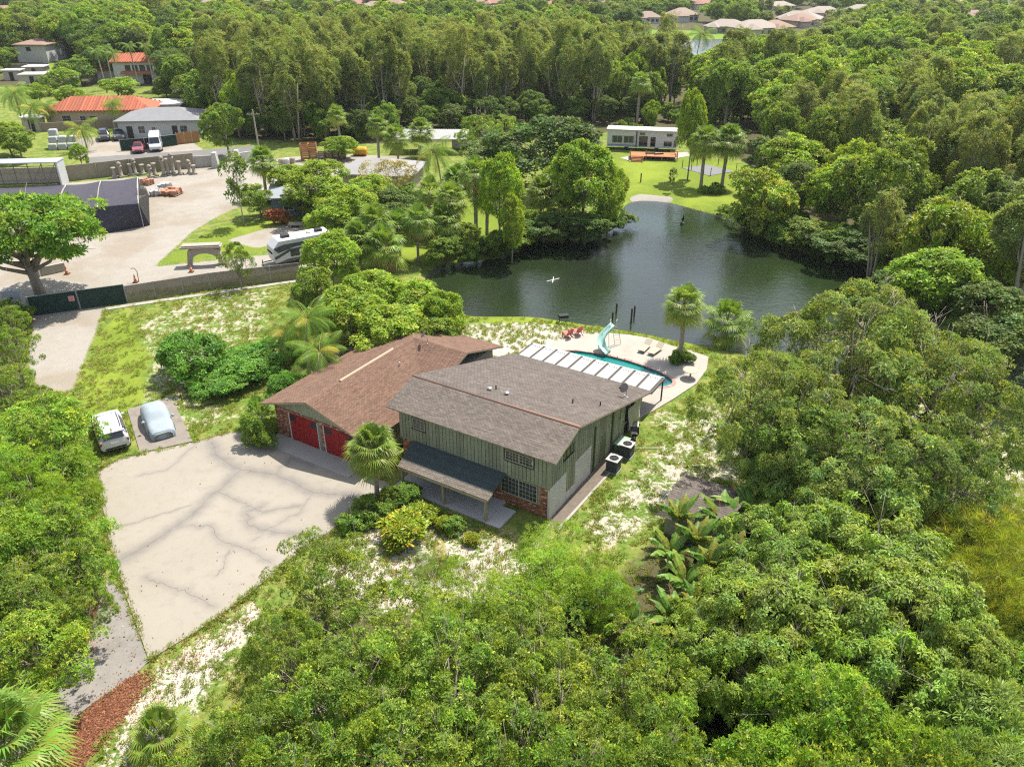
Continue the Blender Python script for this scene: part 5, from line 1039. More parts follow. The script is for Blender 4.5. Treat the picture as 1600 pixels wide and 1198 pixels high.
# row of carved stone columns
STONE = M('carved stone', (.22, .195, .155), .9, .3, 3, .4, dirt=(.14, .13, .1), dirt_amt=.6); mb = MB(); mb.box(-.42, .42, -.42, .42, 0, .22); base_ = mb.mesh('plinth', STONE); mb = MB(); mb.lathe([(.34, .22), (.36, .30), (.26, .36), (.24, 1.6), (.30, 1.66), (.38, 1.78), (.34, 1.9)], 12); sh_ = mb.mesh('shaft', STONE, True)
mb = MB(); mb.lathe([(.12, 0), (.30, .12), (.34, .3), (.2, .5), (.05, .56)], 10); ball_ = mb.mesh('finial', STONE, True)
cols_ = ((206, 274, .9), (212, 273, 1.0), (224, 273, .8), (236, 277, .7), (243, 275, 1.0), (257, 275, 1.25), (264, 274, 1.3), (272, 273, 1.4), (282, 273, 1.05), (297, 271, .8), (304, 272, .7), (190, 277, .9), (180, 278, .8))
for i, (x, y, s_) in enumerate(cols_):
    o = empty('stone_column', tuple(gv(x, y)), random.uniform(0, 1), 'carved stone column in the row before the tan block wall', 'column', 'row of carved stone columns'); link('plinth', base_, o); link('shaft', sh_, o, sc=(1, 1, s_))
    if i % 2: link('finial', ball_, o, loc=(0, 0, 1.9 * s_))
# black shade house
SHC = meshmat('black shade cloth', (.052, .050, .066), .96); shade = empty('shade_house', tuple(gv(100, 340)), 0, 'long shade house roofed and walled with black cloth', 'shade house'); O = gv(100, 340)
fr = [gv(-90, 345, 0), gv(160, 365, 0), gv(234, 352, 0)]
tA = [gv(x, y, 3.0) - O for x, y in ((-60, 337), (90, 331), (152, 324), (216, 318))]; tB = [gv(x, y, 3.1) - O for x, y in ((-20, 294), (103, 289), (157, 283), (215, 277))]
for i in range(3):
    mb = MB(); g = .08; rows_ = 8; cols2 = 8; idx0 = len(mb.v)
    for r_ in range(rows_ + 1):
        for c_ in range(cols2 + 1):
            a = tA[i].lerp(tA[i + 1], g / 6 + (1 - g / 3) * c_ / cols2); b = tB[i].lerp(tB[i + 1], g / 6 + (1 - g / 3) * c_ / cols2); p = a.lerp(b, r_ / rows_); p.z += .35 * math.sin(math.pi * r_ / rows_) - .16 * math.sin(math.pi * c_ / cols2); mb.v.append(tuple(p)); mb.c.append((1, 1, 1, 1))
    mb.f = [(r_ * (cols2 + 1) + c_, r_ * (cols2 + 1) + c_ + 1, (r_ + 1) * (cols2 + 1) + c_ + 1, (r_ + 1) * (cols2 + 1) + c_) for r_ in range(rows_) for c_ in range(cols2)]
    mb.build('roof_cloth', SHC, shade, smooth=True)
    for q in (tA[i], tB[i]): mb = MB(); mb.tube([(q.x, q.y, -.1), tuple(q)], .05, 6); mb.build('pole', GW, shade)
for q in (tA[3], tB[3]): mb = MB(); mb.tube([(q.x, q.y, -.1), tuple(q)], .05, 6); mb.build('pole', GW, shade)
for i in range(1, 4): mb = MB(); mb.tube([tA[i] + Vector((0, 0, .03)), tB[i] + Vector((0, 0, .03))], .04, 5); mb.build('ridge_rope', WHITE, shade)
gA = [gv(x, y) - O for x, y in ((-60, 372), (95, 372), (162, 365), (234, 352))]; gB = gv(232, 303) - O
for i in range(3): mb = MB(); mb.extr([gA[i], gA[i + 1], tA[i + 1], tA[i]], (0, -.03, 0)); mb.build('side_cloth', SHC, shade)
mb = MB(); mb.extr([gA[3], gB, tB[3], tA[3]], (.03, 0, 0)); mb.build('end_cloth', meshmat('thin shade cloth', (.05, .05, .045), .55), shade)
# open steel framed shed / trailer at the left edge
fs_ = empty('steel_frame_shed', tuple(gv(40, 292)), R(6), 'open steel framed shed with narrow pale roof at the left edge', 'shed'); PAINTM = M('pale steel', (.34, .37, .40), .5, .15, 2); RUST = M('dark steel', (.12, .10, .09), .8, .2)
mb = MB(); mb.box(-7, 5.2, -.3, 2.3, 3.3, 3.45); mb.build('roof', PAINTM, fs_)
for i in range(7): mb = MB(); x = -6.6 + i * 1.9; mb.box(x, x + .1, -.1, 0, 0, 3.3); mb.build('post', RUST, fs_)
for z in (.9, 1.9, 2.8): mb = MB(); mb.box(-6.8, 5.0, -.13, -.10, z, z + .08); mb.build('rail', RUST, fs_)
mb = MB(); mb.tube([(1.0, -.05, .1), (3.0, -.05, 3.2)], .05, 5); mb.tube([(3.0, -.05, .1), (4.8, -.05, 3.2)], .05, 5); mb.build('brace', RUST, fs_)
mb = MB(); mb.box(4.95, 5.15, -.2, 2.2, 0, 3.3); mb.build('end_panel', M('grey end panel', (.42, .43, .42), .6, .15), fs_); mb = MB(); mb.box(-6.8, 4.9, 2.0, 2.1, 0, 2.2); mb.build('back_panel', WALLP, fs_)
# bundles, pallets, crates
WOOD = M('pallet wood', (.36, .17, .07), .85, .3, 4, .3); OLDW = M('old wood', (.17, .12, .09), .9, .3, 4, .3)
def crate(x, y, z, s_, rz, m, label, group=None, name='wooden_crate'):
    o = empty(name, (*tuple(gv(x, y))[:2], z), rz, label, 'crate', group)
    for k in range(4):
        for sd_ in (-1, 1):
            mb = MB(); zz = .06 + k * s_ * .24; mb.cbox((0, sd_ * s_ * .5, zz + s_ * .1), (s_, .04, s_ * .19)); mb.build('plank', m, o); mb = MB(); mb.cbox((sd_ * s_ * .5, 0, zz + s_ * .1), (.04, s_ * .96, s_ * .19)); mb.build('plank', m, o)
    for sx in (-1, 1):
        for sy in (-1, 1): mb = MB(); mb.cbox((sx * s_ * .46, sy * s_ * .46, s_ * .5), (.07, .07, s_)); mb.build('corner_post', m, o)
    mb = MB(); mb.cbox((0, 0, .04), (s_ * .95, s_ * .95, .06)); mb.build('base', m, o); return o
crate(478, 250, 0, 1.3, .1, WOOD, 'orange wooden crate at the bottom left of the stack of four by the trees'); crate(490, 249, 0, 1.3, .12, WOOD, 'orange wooden crate at the bottom right of the stack of four by the trees'); crate(478, 250, 1.32, 1.3, .05, WOOD, 'orange wooden crate at the top left of the stack of four by the trees'); crate(490, 249, 1.32, 1.3, .15, WOOD, 'orange wooden crate at the top right of the stack of four by the trees')
for i, x in enumerate((503, 514, 524, 534)): crate(x, 250 - i, 0, 1.25, .1 * i, OLDW, 'dark old wooden crate in the row right of the orange crates', 'row of dark old crates')
o = empty('yellow_tank', tuple(gv(563, 243)), 0, 'yellow tank lying beside the dark old crates', 'tank'); YEL = M('yellow paint', (.55, .30, .02), .5, .15); mb = MB(); mb.lathe([(.2, -1.2), (.62, -1.1), (.68, -.9), (.68, .9), (.62, 1.1), (.2, 1.2)], 16); mb.build('shell', YEL, o, loc=(0, 0, .72), rot=(0, math.pi / 2, 0), smooth=False)
for x in (-.7, .7): mb = MB(); mb.box(x - .1, x + .1, -.6, .6, 0, .3); mb.build('cradle', RUST, o)
for i, (x, y) in enumerate(((427, 257), (440, 257), (449, 256), (457, 255))):
    mb = MB(); mb.box(-.4, .4, -.4, .4, 0, .75); mb.box(-.32, .32, -.32, .32, .75, .85); tag(mb.build('stone_block', STONE if i != 2 else WHITE, loc=tuple(gv(x, y)), bevel=.05), ['grey stone block left of the orange crates, leftmost of four', 'grey stone block second from left before the trees', 'white stone block before the trees', 'grey stone block nearest the orange crates'][i], 'stone block')
BAG = M('wrapped pallet', (.4, .385, .36), .5, .25, 3, .3); TERR = M('terracotta pieces', (.36, .17, .10), .85, .35, 4)
def bundle(x, y, w_, label, m, name='wrapped_bundle'):
    o = empty(name, tuple(gv(x, y)), random.uniform(-.4, .4), label, 'bundle')
    mb = MB()
    for k in range(3): mb.box(-w_ / 2, w_ / 2, -w_ * .4 + k * w_ * .3, -w_ * .4 + k * w_ * .3 + .12, 0, .12)
    mb.box(-w_ / 2, w_ / 2, -w_ * .42, w_ * .42, .12, .15); mb.build('pallet', OLDW, o)
    for k in range(9): mb = MB(); a, b = (k % 3 - 1) * w_ * .31, (k // 3 - 1) * w_ * .27; mb.cbox((0, 0, 0), (w_ * .3, w_ * .25, random.uniform(.4, .8)), Euler((random.uniform(-.15, .15), random.uniform(-.15, .15), random.random())).to_matrix()); mb.build('piece', m, o, loc=(a, b, .45), bevel=.06)
bundle(231, 288, 1.6, 'terracotta coloured bundle at the corner of the shade house', TERR); bundle(246, 305, 1.8, 'white wrapped bundle beside the shade house', BAG); bundle(222, 303, 1.4, 'grey bundle against the end of the shade house', STONE); bundle(268, 304, 2.6, 'largest mixed red and white bundle on the gravel yard', TERR); bundle(258, 294, 1.8, 'pale bundle behind the largest mixed bundle on the gravel yard', BAG)
tub = empty('tub_stack', tuple(gv(101, 232)), .2, 'stack of white tubs and frames beside the coconut palm', 'stack of tubs')
for k in range(7): mb = MB(); x, y, z = (k % 3 - 1) * 1.5, (k // 3) * .9 - .6, (0, 0, 0, 1.0, 1.0, 1.0, 2.0)[k]; mb.box(x - .65, x + .65, y - .5, y + .5, z, z + .9); mb.box(x - .55, x + .55, y - .4, y + .4, z + .9, z + .98); mb.build('tub', WALLG, tub, bevel=.05)
crm_ = M('orange cone', (.55, .12, .02), .6)
def cone(x, y, label):
    o = empty('traffic_cone', tuple(gv(x, y)), 0, label, 'traffic cone'); mb = MB(); mb.box(-.24, .24, -.24, .24, 0, .05); mb.build('base', BLACK, o); mb = MB(); mb.lathe([(.18, .05), (.035, .85), (.03, .86)], 12); mb.build('cone', crm_, o); mb = MB(); mb.lathe([(.128, .36), (.098, .52)], 12); mb.build('band', WHITE, o)
cone(105, 428, 'orange traffic cone at the end of the low pale wall'); cone(212, 441, 'traffic cone beside a bent hoop on the gravel'); cone(299, 425, 'traffic cone left of the stone arch')
mb = MB(); mb.tube([(0, 0, 0), (.05, 0, 1.1), (-.15, 0, 1.45), (-.5, 0, 1.4)], .04, 6); tag(mb.build('bent_hoop', RUST, loc=tuple(gv(217, 440))), 'bent dark hoop standing on the gravel by the chain fence', 'hoop')
# stone arch: broken carved fireplace surround
ar = empty('stone_arch', tuple(gv(322, 415)), R(8), 'pale carved stone arch standing on the grass edge', 'arch'); STN2 = M('pale carved stone', (.26, .22, .18), .9, .3, 3, .5); mb = MB(); pro, pri = [], []
for k in range(13):
    a = math.pi * k / 12; pri.append((-1.45 * math.cos(a), 1.35 * math.sin(a) ** .7)); pro.append((-1.9 * math.cos(a), 1.25 + .75 * math.sin(a) if math.sin(a) > .3 else 1.9 * math.sin(a)))
for k in range(12): mb.extr([(pri[k][0], 0, pri[k][1]), (pri[k + 1][0], 0, pri[k + 1][1]), (pro[k + 1][0], 0, pro[k + 1][1]), (pro[k][0], 0, pro[k][1])], (0, .7, 0))
mb.build('surround', STN2, ar); mb = MB(); mb.box(-2.3, 1.9, -.25, .95, 1.95, 2.15); mb.box(-2.15, 1.75, -.15, .85, 2.15, 2.3); mb.build('mantel', STN2, ar, bevel=.04)
# utility box, red barrel, pole
o = empty('utility_cabinet', tuple(gv(26, 484)), R(12), 'grey electrical cabinet on posts beside the mesh gate', 'utility cabinet'); mb = MB(); mb.box(-.75, .75, -.3, .3, .5, 2.0); mb.build('cabinet', M('cabinet grey', (.36, .36, .375), .5), o, bevel=.03)
for x in (-.6, .6): mb = MB(); mb.box(x - .05, x + .05, -.05, .05, -.05, .5); mb.build('leg', GW, o)
mb = MB(); mb.box(-.1, .1, -.32, -.29, 1.2, 1.4); mb.build('meter', BLACK, o)
o = empty('red_barrel', tuple(gv(47, 502)), 0, 'red barrel at the foot of the mesh gate', 'barrel'); mb = MB(); mb.lathe([(.26, 0), (.29, .04), (.28, .3), (.30, .34), (.28, .38), (.29, .84), (.26, .9)], 16); mb.build('drum', M('red drum', (.42, .02, .03), .45), o, smooth=False)
for i, (x, y, h_) in enumerate(((407, 247, 7.5), (7, 216, 6))):
    o = empty('utility_pole', tuple(gv(x, y)), .1, ['wooden utility pole before the tall grove', 'utility pole at the left edge by the palms'][i], 'utility pole'); mb = MB(); mb.tube([(0, 0, -.2), (-.1, 0, h_)], [.16, .11], 8); mb.build('pole', PALEBARK, o); mb = MB(); mb.box(-1.1, .9, -.06, .06, h_ - .8, h_ - .68); mb.build('crossarm', OLDW, o)
    for q in (-.9, -.3, .5): mb = MB(); mb.lathe([(.05, 0), (.06, .1), (.02, .16)], 6, (q, 0, h_ - .68)); mb.build('insulator', WHITE, o)
mb = MB(); mb.box(-.9, .9, -.5, .5, .25, .45); mb.box(-.7, -.5, -.4, .4, 0, .25); mb.box(.5, .7, -.4, .4, 0, .25); tag(mb.build('stone_bench', STN2, loc=tuple(gv(463, 354)), bevel=.04), 'pale stone bench on the grass left of the yellow green tree', 'bench')
# travel trailer
STR = M('trailer dark stripe', (.05, .055, .065), .4); TRW = M('trailer white', (.50, .50, .50), .4, .06, 1)
def trailer(name, loc, rz, L_, h_, label, kind_=0):
    o = empty(name, loc, rz, label, 'trailer'); mb = MB(); w_ = 1.25; z0 = .55
    prof = [(-L_ / 2 + .15, z0), (L_ / 2, z0), (L_ / 2, h_), (-L_ / 2 + .9, h_), (-L_ / 2 + .05, h_ - .9), (-L_ / 2, z0 + .9)] if kind_ == 0 else [(-L_ / 2, z0), (L_ / 2, z0), (L_ / 2, h_), (-L_ / 2, h_)]
    mb.extr([(x, -w_, z) for x, z in prof], (0, 2 * w_, 0)); mb.build('body', TRW, o, bevel=.08)
    for x in ((-.1, .75) if kind_ == 0 else (-2.5, 2.5)):
        for y in (-1.1, 1.1): mb = MB(); mb.lathe([(.2, -.12), (.36, -.1), (.36, .1), (.2, .12)], 14); mb.build('wheel', TYRE, o, loc=(x, y, .36), rot=(math.pi / 2, 0, 0))
    return o
a, b = gv(424, 420), gv(500, 405); d = b - a
tr = trailer('travel_trailer', tuple(a + d * .56 + Vector((0, 1.2, 0))), math.atan2(d.y, d.x), 7.6, 3.15, 'white travel trailer with dark swoosh stripes behind the chain fence')
for sg in (-1,):
    y = sg * 1.262
    for pts_ in ([(-3.6, 1.0), (-1.6, 1.75), (3.7, 1.95), (3.7, 2.15), (-1.8, 2.0), (-3.7, 1.3)], [(-3.7, 2.35), (-2.4, 2.65), (3.6, 2.65), (3.6, 2.3), (-1.0, 2.2), (-3.2, 1.75)], [(-3.2, .62), (3.7, .62), (3.7, .85), (-2.0, .85)]):
        mb = MB(); mb.extr([(x, y, z) for x, z in pts_], (0, -.012, 0)); mb.build('stripe', STR, tr)
    window(tr, (-1.6, y - .015, 1.15), (1, 0, 0), 1.0, .55, 2, 1, out=(0, sg, 0), fm=BLACK); window(tr, (1.6, y - .015, 1.15), (1, 0, 0), .9, .55, 2, 1, out=(0, sg, 0), fm=BLACK)
    mb = MB(); mb.box(.3, 1.0, y - .03, y, .7, 2.1); mb.build('door', WHITE, tr)
tr.scale = (.86, .9, .9)
for x, sz in ((-1.7, (1.0, .8, .32)), (1.3, (.5, .5, .14)), (2.6, (.9, .7, .3))): mb = MB(); mb.cbox((x, 0, 3.15 + sz[2] / 2), sz); mb.build('roof_unit', BLACK if x != 1.3 else METAL, tr, bevel=.05)
mb = MB(); mb.tube([(-3.7, 0, .6), (-5.0, 0, .55)], .07, 6); mb.tube([(-4.9, 0, 0), (-4.9, 0, .9)], .05, 6); mb.build('hitch', BLACK, tr)
mb = MB(); mb.extr([(-3.85, -.9, 1.6), (-3.85, .9, 1.6), (-3.45, .9, 2.3), (-3.45, -.9, 2.3)], (-.03, 0, .02)); mb.build('front_window', CGLASS, tr)
# park home with wooden deck beyond the pond
a, b = gv(950, 236), gv(1056, 239); d = b - a
ph = trailer('park_home', tuple(gv(1004, 236) + Vector((0, 1.2, 0))), math.atan2(d.y, d.x) - .06, 11.6, 3.3, 'long white park home with a wooden deck across the pond', 1)
for x, z, w_, h_ in ((-4.9, 1.25, 1.6, 1.1), (-3.0, 1.25, 1.6, 1.1), (3.6, .9, 1.3, .8), (-.4, 2.6, .8, .4), (4.0, 2.5, .9, .45), (5.2, .8, .4, 1.1)): window(ph, (x, -1.27, z), (1, 0, 0), w_, h_, 2, 1, out=(0, -1, 0), fm=WHITE)
mb = MB(); mb.box(-.5, .9, -1.29, -1.25, .75, 2.4); mb.build('door', GLASS, ph); mb = MB(); mb.box(1.4, 2.2, -1.29, -1.25, .75, 2.3); mb.build('door', CGLASS, ph)
mb = MB(); mb.box(-5.9, 5.95, -1.5, 1.5, 3.3, 3.42); mb.build('roof', WHITE, ph); mb = MB(); mb.box(-5.6, -.9, -1.275, -1.255, .75, .95); mb.build('stripe', M('blue stripe', (.15, .2, .4), .5), ph); mb = MB(); mb.box(-1.0, -.85, -1.4, -1.25, .6, 3.3); mb.build('corner_trim', DARK, ph)
dk = empty('wooden_deck', tuple(gv(1012, 248)), math.atan2(d.y, d.x), 'orange brown wooden deck with stairs before the park home', 'deck'); DW = M('deck wood', (.34, .15, .06), .85, .3, 3, .3)
for k in range(12): mb = MB(); mb.box(-2.9, 4.6, -1.35 + k * .25, -1.12 + k * .25, .62, .68); mb.build('plank', DW, dk)
for x in (-2.9, -.4, 2.1, 4.5): mb = MB(); mb.box(x, x + .12, -1.38, -1.26, 0, 1.55 if x != 2.1 else .6); mb.build('post', DW, dk)
for k in range(4): mb = MB(); mb.box(-2.6, -.9, -1.7 - k * .3, -1.4 - k * .3, .5 - k * .15, .56 - k * .15); mb.build('step', DW, dk)
for x in (-2.7, -.85): mb = MB(); mb.extr([(x, -1.3, 1.35), (x, -2.7, .75), (x, -2.7, .65), (x, -1.3, 1.25)], (.08, 0, 0)); mb.extr([(x, -2.6, 0), (x, -2.5, 0), (x, -2.5, .75), (x, -2.6, .75)], (.08, 0, 0)); mb.build('stair_rail', DW, dk)
for z in (1.05, 1.5): mb = MB(); mb.box(3.4, 4.6, -1.36, -1.28, z, z + .06); mb.box(4.5, 4.58, -1.3, 1.5, z, z + .06); mb.build('deck_rail', DW, dk)
tag(sheet('paved_patio', P2([(968, 247), (1000, 241), (1075, 238), (1078, 244), (1045, 250), (985, 252)]), .04, CONC), kind='structure')
for i, (x, y) in enumerate(((1016, 247), (1030, 248))):
    o = empty('outdoor_sofa', tuple(gv(x, y + 1)), .2 * i, ['dark outdoor sofa left before the wooden deck', 'dark outdoor sofa right before the wooden deck'][i], 'sofa'); mb = MB(); mb.box(-.8, .8, -.4, .4, .1, .45); mb.build('seat', BLACK, o, bevel=.05); mb = MB(); mb.box(-.8, .8, .25, .45, .45, .9); mb.build('backrest', BLACK, o, bevel=.05)
    for q in (-.85, .85): mb = MB(); mb.box(q - .09, q + .09, -.4, .42, .1, .65); mb.build('armrest', BLACK, o, bevel=.04)
tag(sheet('dark_pad', P2([(1066, 263), (1105, 258), (1150, 268), (1108, 275)]), .04, M('dark pad', (.13, .13, .135), .9, .2, 1)), kind='structure')
for i, (x, y) in enumerate(((1066, 262), (1080, 266), (1095, 271), (1110, 275), (1122, 258), (1150, 268), (1089, 259))): mb = MB(); mb.tube([(0, 0, -.1), (0, 0, 1.2)], .05, 6); tag(mb.build('fence_post', DARKW, loc=tuple(gv(x, y))), 'short dark post standing round the dark pad across the pond', 'post', 'posts round the dark pad')
mb = MB(); mb.tube([(0, 0, -.1), (0, 0, 1.3)], .09, 6); tag(mb.build('lawn_post', DARKW, loc=tuple(gv(1001, 285))), 'lone short post on the bright lawn across the pond', 'post')
# houses far beyond the trees
FARM = [PKT, M('beige tiles', (.21, .158, .12), .85, .2, 1), M('pale tiles', (.23, .195, .165), .85, .15, 1), M('salmon tiles', (.235, .128, .092), .85, .2, 1)]
FARH = []
for i in range(4):
    o = empty('far_house', (0, -900, 0), 0, 'x', 'house'); w_, d_ = (17, 14, 20, 15)[i], (12, 10, 13, 11)[i]; mb = MB(); mb.box(-w_ / 2, w_ / 2, 0, d_, -.1, 3.2); mb.build('wall', (WALLP, WALLW)[i % 2], o); mb = MB(); hip(mb, -w_ / 2, w_ / 2, 0, d_, 3.3, 3.0, .6); r_ = mb.build('roof', FARM[i], o)
    mb = MB(); mb.box(-w_ * .25 - 2.6, -w_ * .25 + 2.6, -3.2, 2, -.1, 3.0); mb.build('wing', (WALLP, WALLW)[i % 2], o); mb = MB(); hip(mb, -w_ * .25 - 2.6, -w_ * .25 + 2.6, -3.2, 4, 3.1, 2.0, .5); mb.build('wing_roof', FARM[i], o)
    for x in (-w_ * .05, w_ * .15, w_ * .33): mb = MB(); mb.box(x, x + 1.6, -.06, .02, .9, 2.3); mb.build('window', GLASS, o)
    FARH.append(o)
far_px = [(530, 10, 0), (560, 8, 3), (583, 12, 1), (612, 11, 0), (480, 34, 2), (498, 44, 2), (575, 33, 2), (700, 24, 1), (735, 30, 2), (790, 28, 2), (655, 6, 3), (770, 6, 3), (745, 4, 0), (862, 38, 1), (872, 10, 3), (905, 8, 3), (960, 6, 0), (1000, 4, 1), (1012, 30, 1), (1072, 28, 1), (1130, 46, 2), (1190, 50, 2), (1222, 48, 0), (1243, 34, 2), (1262, 36, 0), (1290, 22, 2), (1320, 26, 1), (1345, 22, 2), (1355, 30, 2), (1450, 12, 0), (1470, 10, 3), (1530, 26, 0), (1540, 36, 2), (1515, 40, 1), (1490, 4, 2), (1560, 6, 1), (1590, 8, 2), (1400, 6, 1), (1180, 4, 0), (1225, 10, 2), (1100, 8, 3), (420, 8, 2), (330, 6, 1), (240, 28, 3), (210, 27, 0), (5, 18, 3), (60, 6, 1), (150, 8, 2)]
used_ = [False] * 4
for i, (x, y, k) in enumerate(far_px):
    l = 'pale low house with ' + ('pinkish', 'beige', 'pale', 'salmon')[k] + ' hipped roof far off, ' + ('beyond the orange roofed houses', 'beyond the near end of the grove', 'beyond the middle of the grove', 'round the distant lake', 'beyond the big wood')[0 if x < 300 else 1 if x < 640 else 2 if x < 960 else 3 if x < 1280 else 4]; p = gv(x, y + 7); rz = random.uniform(-.6, .6)
    if not used_[k]: o = FARH[k]; used_[k] = True; o.location = p; o.scale = (.78,) * 3; o.rotation_euler.z = rz; o['label'] = l; o['group'] = 'houses: ' + l[5:]
    else: o = copy_tree(FARH[k], p, rz, l, sc=(random.uniform(.68, .9),) * 3, group='houses: ' + l[5:])
# ------------------------------------------------------------------ trees and plants that can be told apart
proto('spreading', 1, BARK, 9, 13.5, 3.6, LM, .42, nl=14, sub=16, shoots=22, k=8, leaf=.36, lw=.48, cols=((.055, .115, .012), (.105, .18, .02)), tip=(.15, .21, .03), tipp=.12, flat=.85, lobe=.36, subr=.34)
tree('spreading', G(66, 466), 9.8, 14.5, 'spreading_tree', 'big spreading tree with bare forked trunk beside the mesh gate at left', rz=.6)
OAKS = [(490, 872, 5.0, 190), (428, 985, 5.5, 165), (600, 950, 5.6, 250), (520, 1060, 6.5, 290), (385, 1130, 6, 230), (700, 1030, 6.6, 300), (640, 1170, 7.5, 330), (840, 985, 5.6, 230), (870, 1090, 7.2, 320), (985, 1020, 6.2, 240), (1010, 1170, 7.8, 320), (800, 1190, 8, 330), (480, 1190, 7, 300), (300, 1195, 4.5, 200), (930, 1230, 8, 320), (1110, 1230, 8, 300)]
ol = ['low rounded tree at the driveway edge right of the sand strip', 'small leafy tree overhanging the lower driveway edge', 'leafy tree below the coconut seedling in the foreground', 'broad leafy tree left of middle in the foreground mass', 'leafy tree over the white sand at the bottom', 'leafy tree in the middle of the foreground mass', 'big leafy tree at the bottom edge left of middle', 'leafy tree directly below the feathery bright trees', 'broad leafy tree below the dark big leaved plants', 'leafy tree left of the rosette leaved trees', 'big leafy tree at the bottom edge right of middle', 'leafy tree at the bottom edge in the middle', 'leafy tree at the bottom edge above the sand strip', 'low leafy tree at the bottom edge beside the white sand', 'leafy tree cut by the bottom edge right of middle', 'leafy tree cut by the bottom edge left of the bright tree']
for (x, y, h, w_), l in zip(OAKS, ol): top_tree('oak', x, y, h, w_, 'leafy_tree', l, group='leafy trees across the foreground')
for (x, y, h, w_), l in zip(((862, 850, 4.2, 185), (775, 905, 4.0, 200), (945, 890, 3.8, 130), (700, 950, 3.6, 150)), ('bright feathery tree at the right front corner of the house', 'bright feathery tree left of the one at the house corner', 'bright feathery tree behind the dark big leaved plants', 'bright feathery tree below the coconut seedling')): top_tree('feathery', x, y, h, w_, 'feathery_tree', l, group='feathery trees before the house')
ROS = [(1235, 815, 5.8, 220), (1385, 810, 6.6, 270), (1180, 920, 5.6, 220), (1310, 905, 6.8, 300), (1455, 905, 6.6, 260), (1230, 1010, 6.0, 220), (1410, 1010, 6.6, 260), (1120, 985, 4.6, 170), (1520, 985, 5.8, 190), (1300, 790, 5.2, 170)]
rl = ['rosette leaved tree nearest the shed and big leaved plants', 'tallest rosette leaved tree below the big dark oak', 'rosette leaved tree right of the big leaved plants', 'broad rosette leaved tree in the middle of its clump', 'rosette leaved tree beside the yellow needle bushes', 'rosette leaved tree above the bright tree at lower right', 'rosette leaved tree behind the bright trees at lower right', 'small rosette leaved tree beside the dark gap in the foreground', 'rosette leaved tree at the right edge below the needle bushes', 'rosette leaved tree at the back of the clump by the shed']
for (x, y, h, w_), l in zip(ROS, rl): top_tree('rosette', x, y, h, w_, 'rosette_tree', l, group='rosette leaved trees at lower right')
proto('bright_oak', 2, BARK, 7.5, 9, 1.4, LM, .24, nl=10, sub=15, shoots=32, k=9, leaf=.19, lw=.45, cols=((.075, .145, .013), (.125, .205, .022)), tip=(.2, .25, .035), tipp=.15, subr=.36)
for (x, y, h, w_), l in zip(((1310, 1070, 7.6, 270), (1420, 1150, 7.8, 250), (1230, 1160, 7.4, 260), (1340, 1215, 8, 260)), ('bright green tree below the rosette leaved trees', 'bright green tree near the bottom right corner', 'bright green tree at the bottom edge left of its neighbours', 'bright green tree cut by the bottom edge at lower right')): top_tree('bright_oak', x, y, h, w_, 'bright_tree', l, group='bright trees at lower right')
proto('lance', 1, BARK, 6, 7.5, 1, LMG, .2, nl=10, sub=15, shoots=13, k=12, leaf=.42, lw=.2, cols=((.065, .112, .020), (.110, .165, .035)), phi=(50, 100), subr=.34)
for (x, y, h, w_), l in zip(((1545, 1105, 5.6, 210), (1600, 1190, 6, 230), (1500, 1190, 6.4, 190)), ('narrow leaved tree at the right edge near the bottom', 'narrow leaved tree cut by the bottom right corner', 'narrow leaved tree left of the bottom right corner')): top_tree('lance', x, y, h, w_, 'narrow_leaved_tree', l, group='narrow leaved trees at the bottom right')
for (x, y, h, w_), l in zip(((1530, 800, 4.4, 150), (1595, 850, 4.6, 150), (1550, 890, 4.2, 140), (1590, 780, 3.6, 120), (1600, 930, 4, 120)), ('yellow green needle bush below the big oak at right', 'yellow green needle bush at the right edge', 'yellow green needle bush beside the rosette leaved trees', 'farthest yellow green needle bush at the right edge', 'lowest yellow green needle bush at the right edge')): top_tree('needle', x, y, h, w_, 'needle_bush', l, 'bush', 'needle bushes at the right edge', crown='foliage')
LO = [(1350, 478, 10.3, 345), (1215, 575, 8.6, 235), (1480, 545, 9.2, 280), (1330, 630, 7.9, 290), (1480, 690, 7.0, 200), (1215, 660, 6.0, 160), (1400, 720, 5.5, 170)]
ll = ['tallest dome of the big grey green oaks right of the pool', 'grey green oak nearest the pool deck and the fan palm', 'grey green oak at the right above the needle bushes', 'grey green oak in front of the tallest oak dome', 'grey green oak lowest at right behind the needle bushes', 'low grey green oak beside the patchy lawn', 'low grey green oak just behind the rosette leaved trees']
for (x, y, h, w_), l in zip(LO, ll): top_tree('live_oak', x, y, h, w_, 'oak_tree', l, group='big oaks right of the pool')
LF = [('bright_oak', 38, 640, 5.6, 180, 'bright tree at the left edge below the gravel lane'), ('feathery', 30, 700, 5.8, 180, 'feathery bright tree at the left edge beside the white car'), ('feathery', 88, 745, 4.6, 110, 'feathery bright tree touching the driveway at left'), ('thin', 100, 652, 4.4, 80, 'thin leafy tree overhanging the white suv'), ('bright_oak', 55, 805, 5.4, 180, 'bright tree at the left edge of the driveway'), ('bright_oak', 122, 850, 4.0, 95, 'small bright tree leaning over the driveway edge at left'), ('oak', 40, 885, 5, 190, 'leafy tree with bare twigs left of the lower driveway'), ('bright_oak', 30, 975, 4.6, 190, 'bright tree left of the old asphalt lane'), ('oak', 105, 935, 3.6, 110, 'low leafy bush above the old asphalt lane'), ('bright_oak', -40, 820, 6, 200, 'bright tree cut by the left edge above the lane'), ('oak', 12, 520, 4.6, 90, 'dark leafy tree left of the gravel lane'), ('oak', -10, 580, 4.8, 110, 'dark leafy tree cut by the left edge beside the gravel lane'), ('oak', 6, 478, 3.6, 60, 'small leafy tree before the electrical cabinet'), ('oak', 60, 615, 3.4, 90, 'low leafy tree at the end of the gravel lane')]
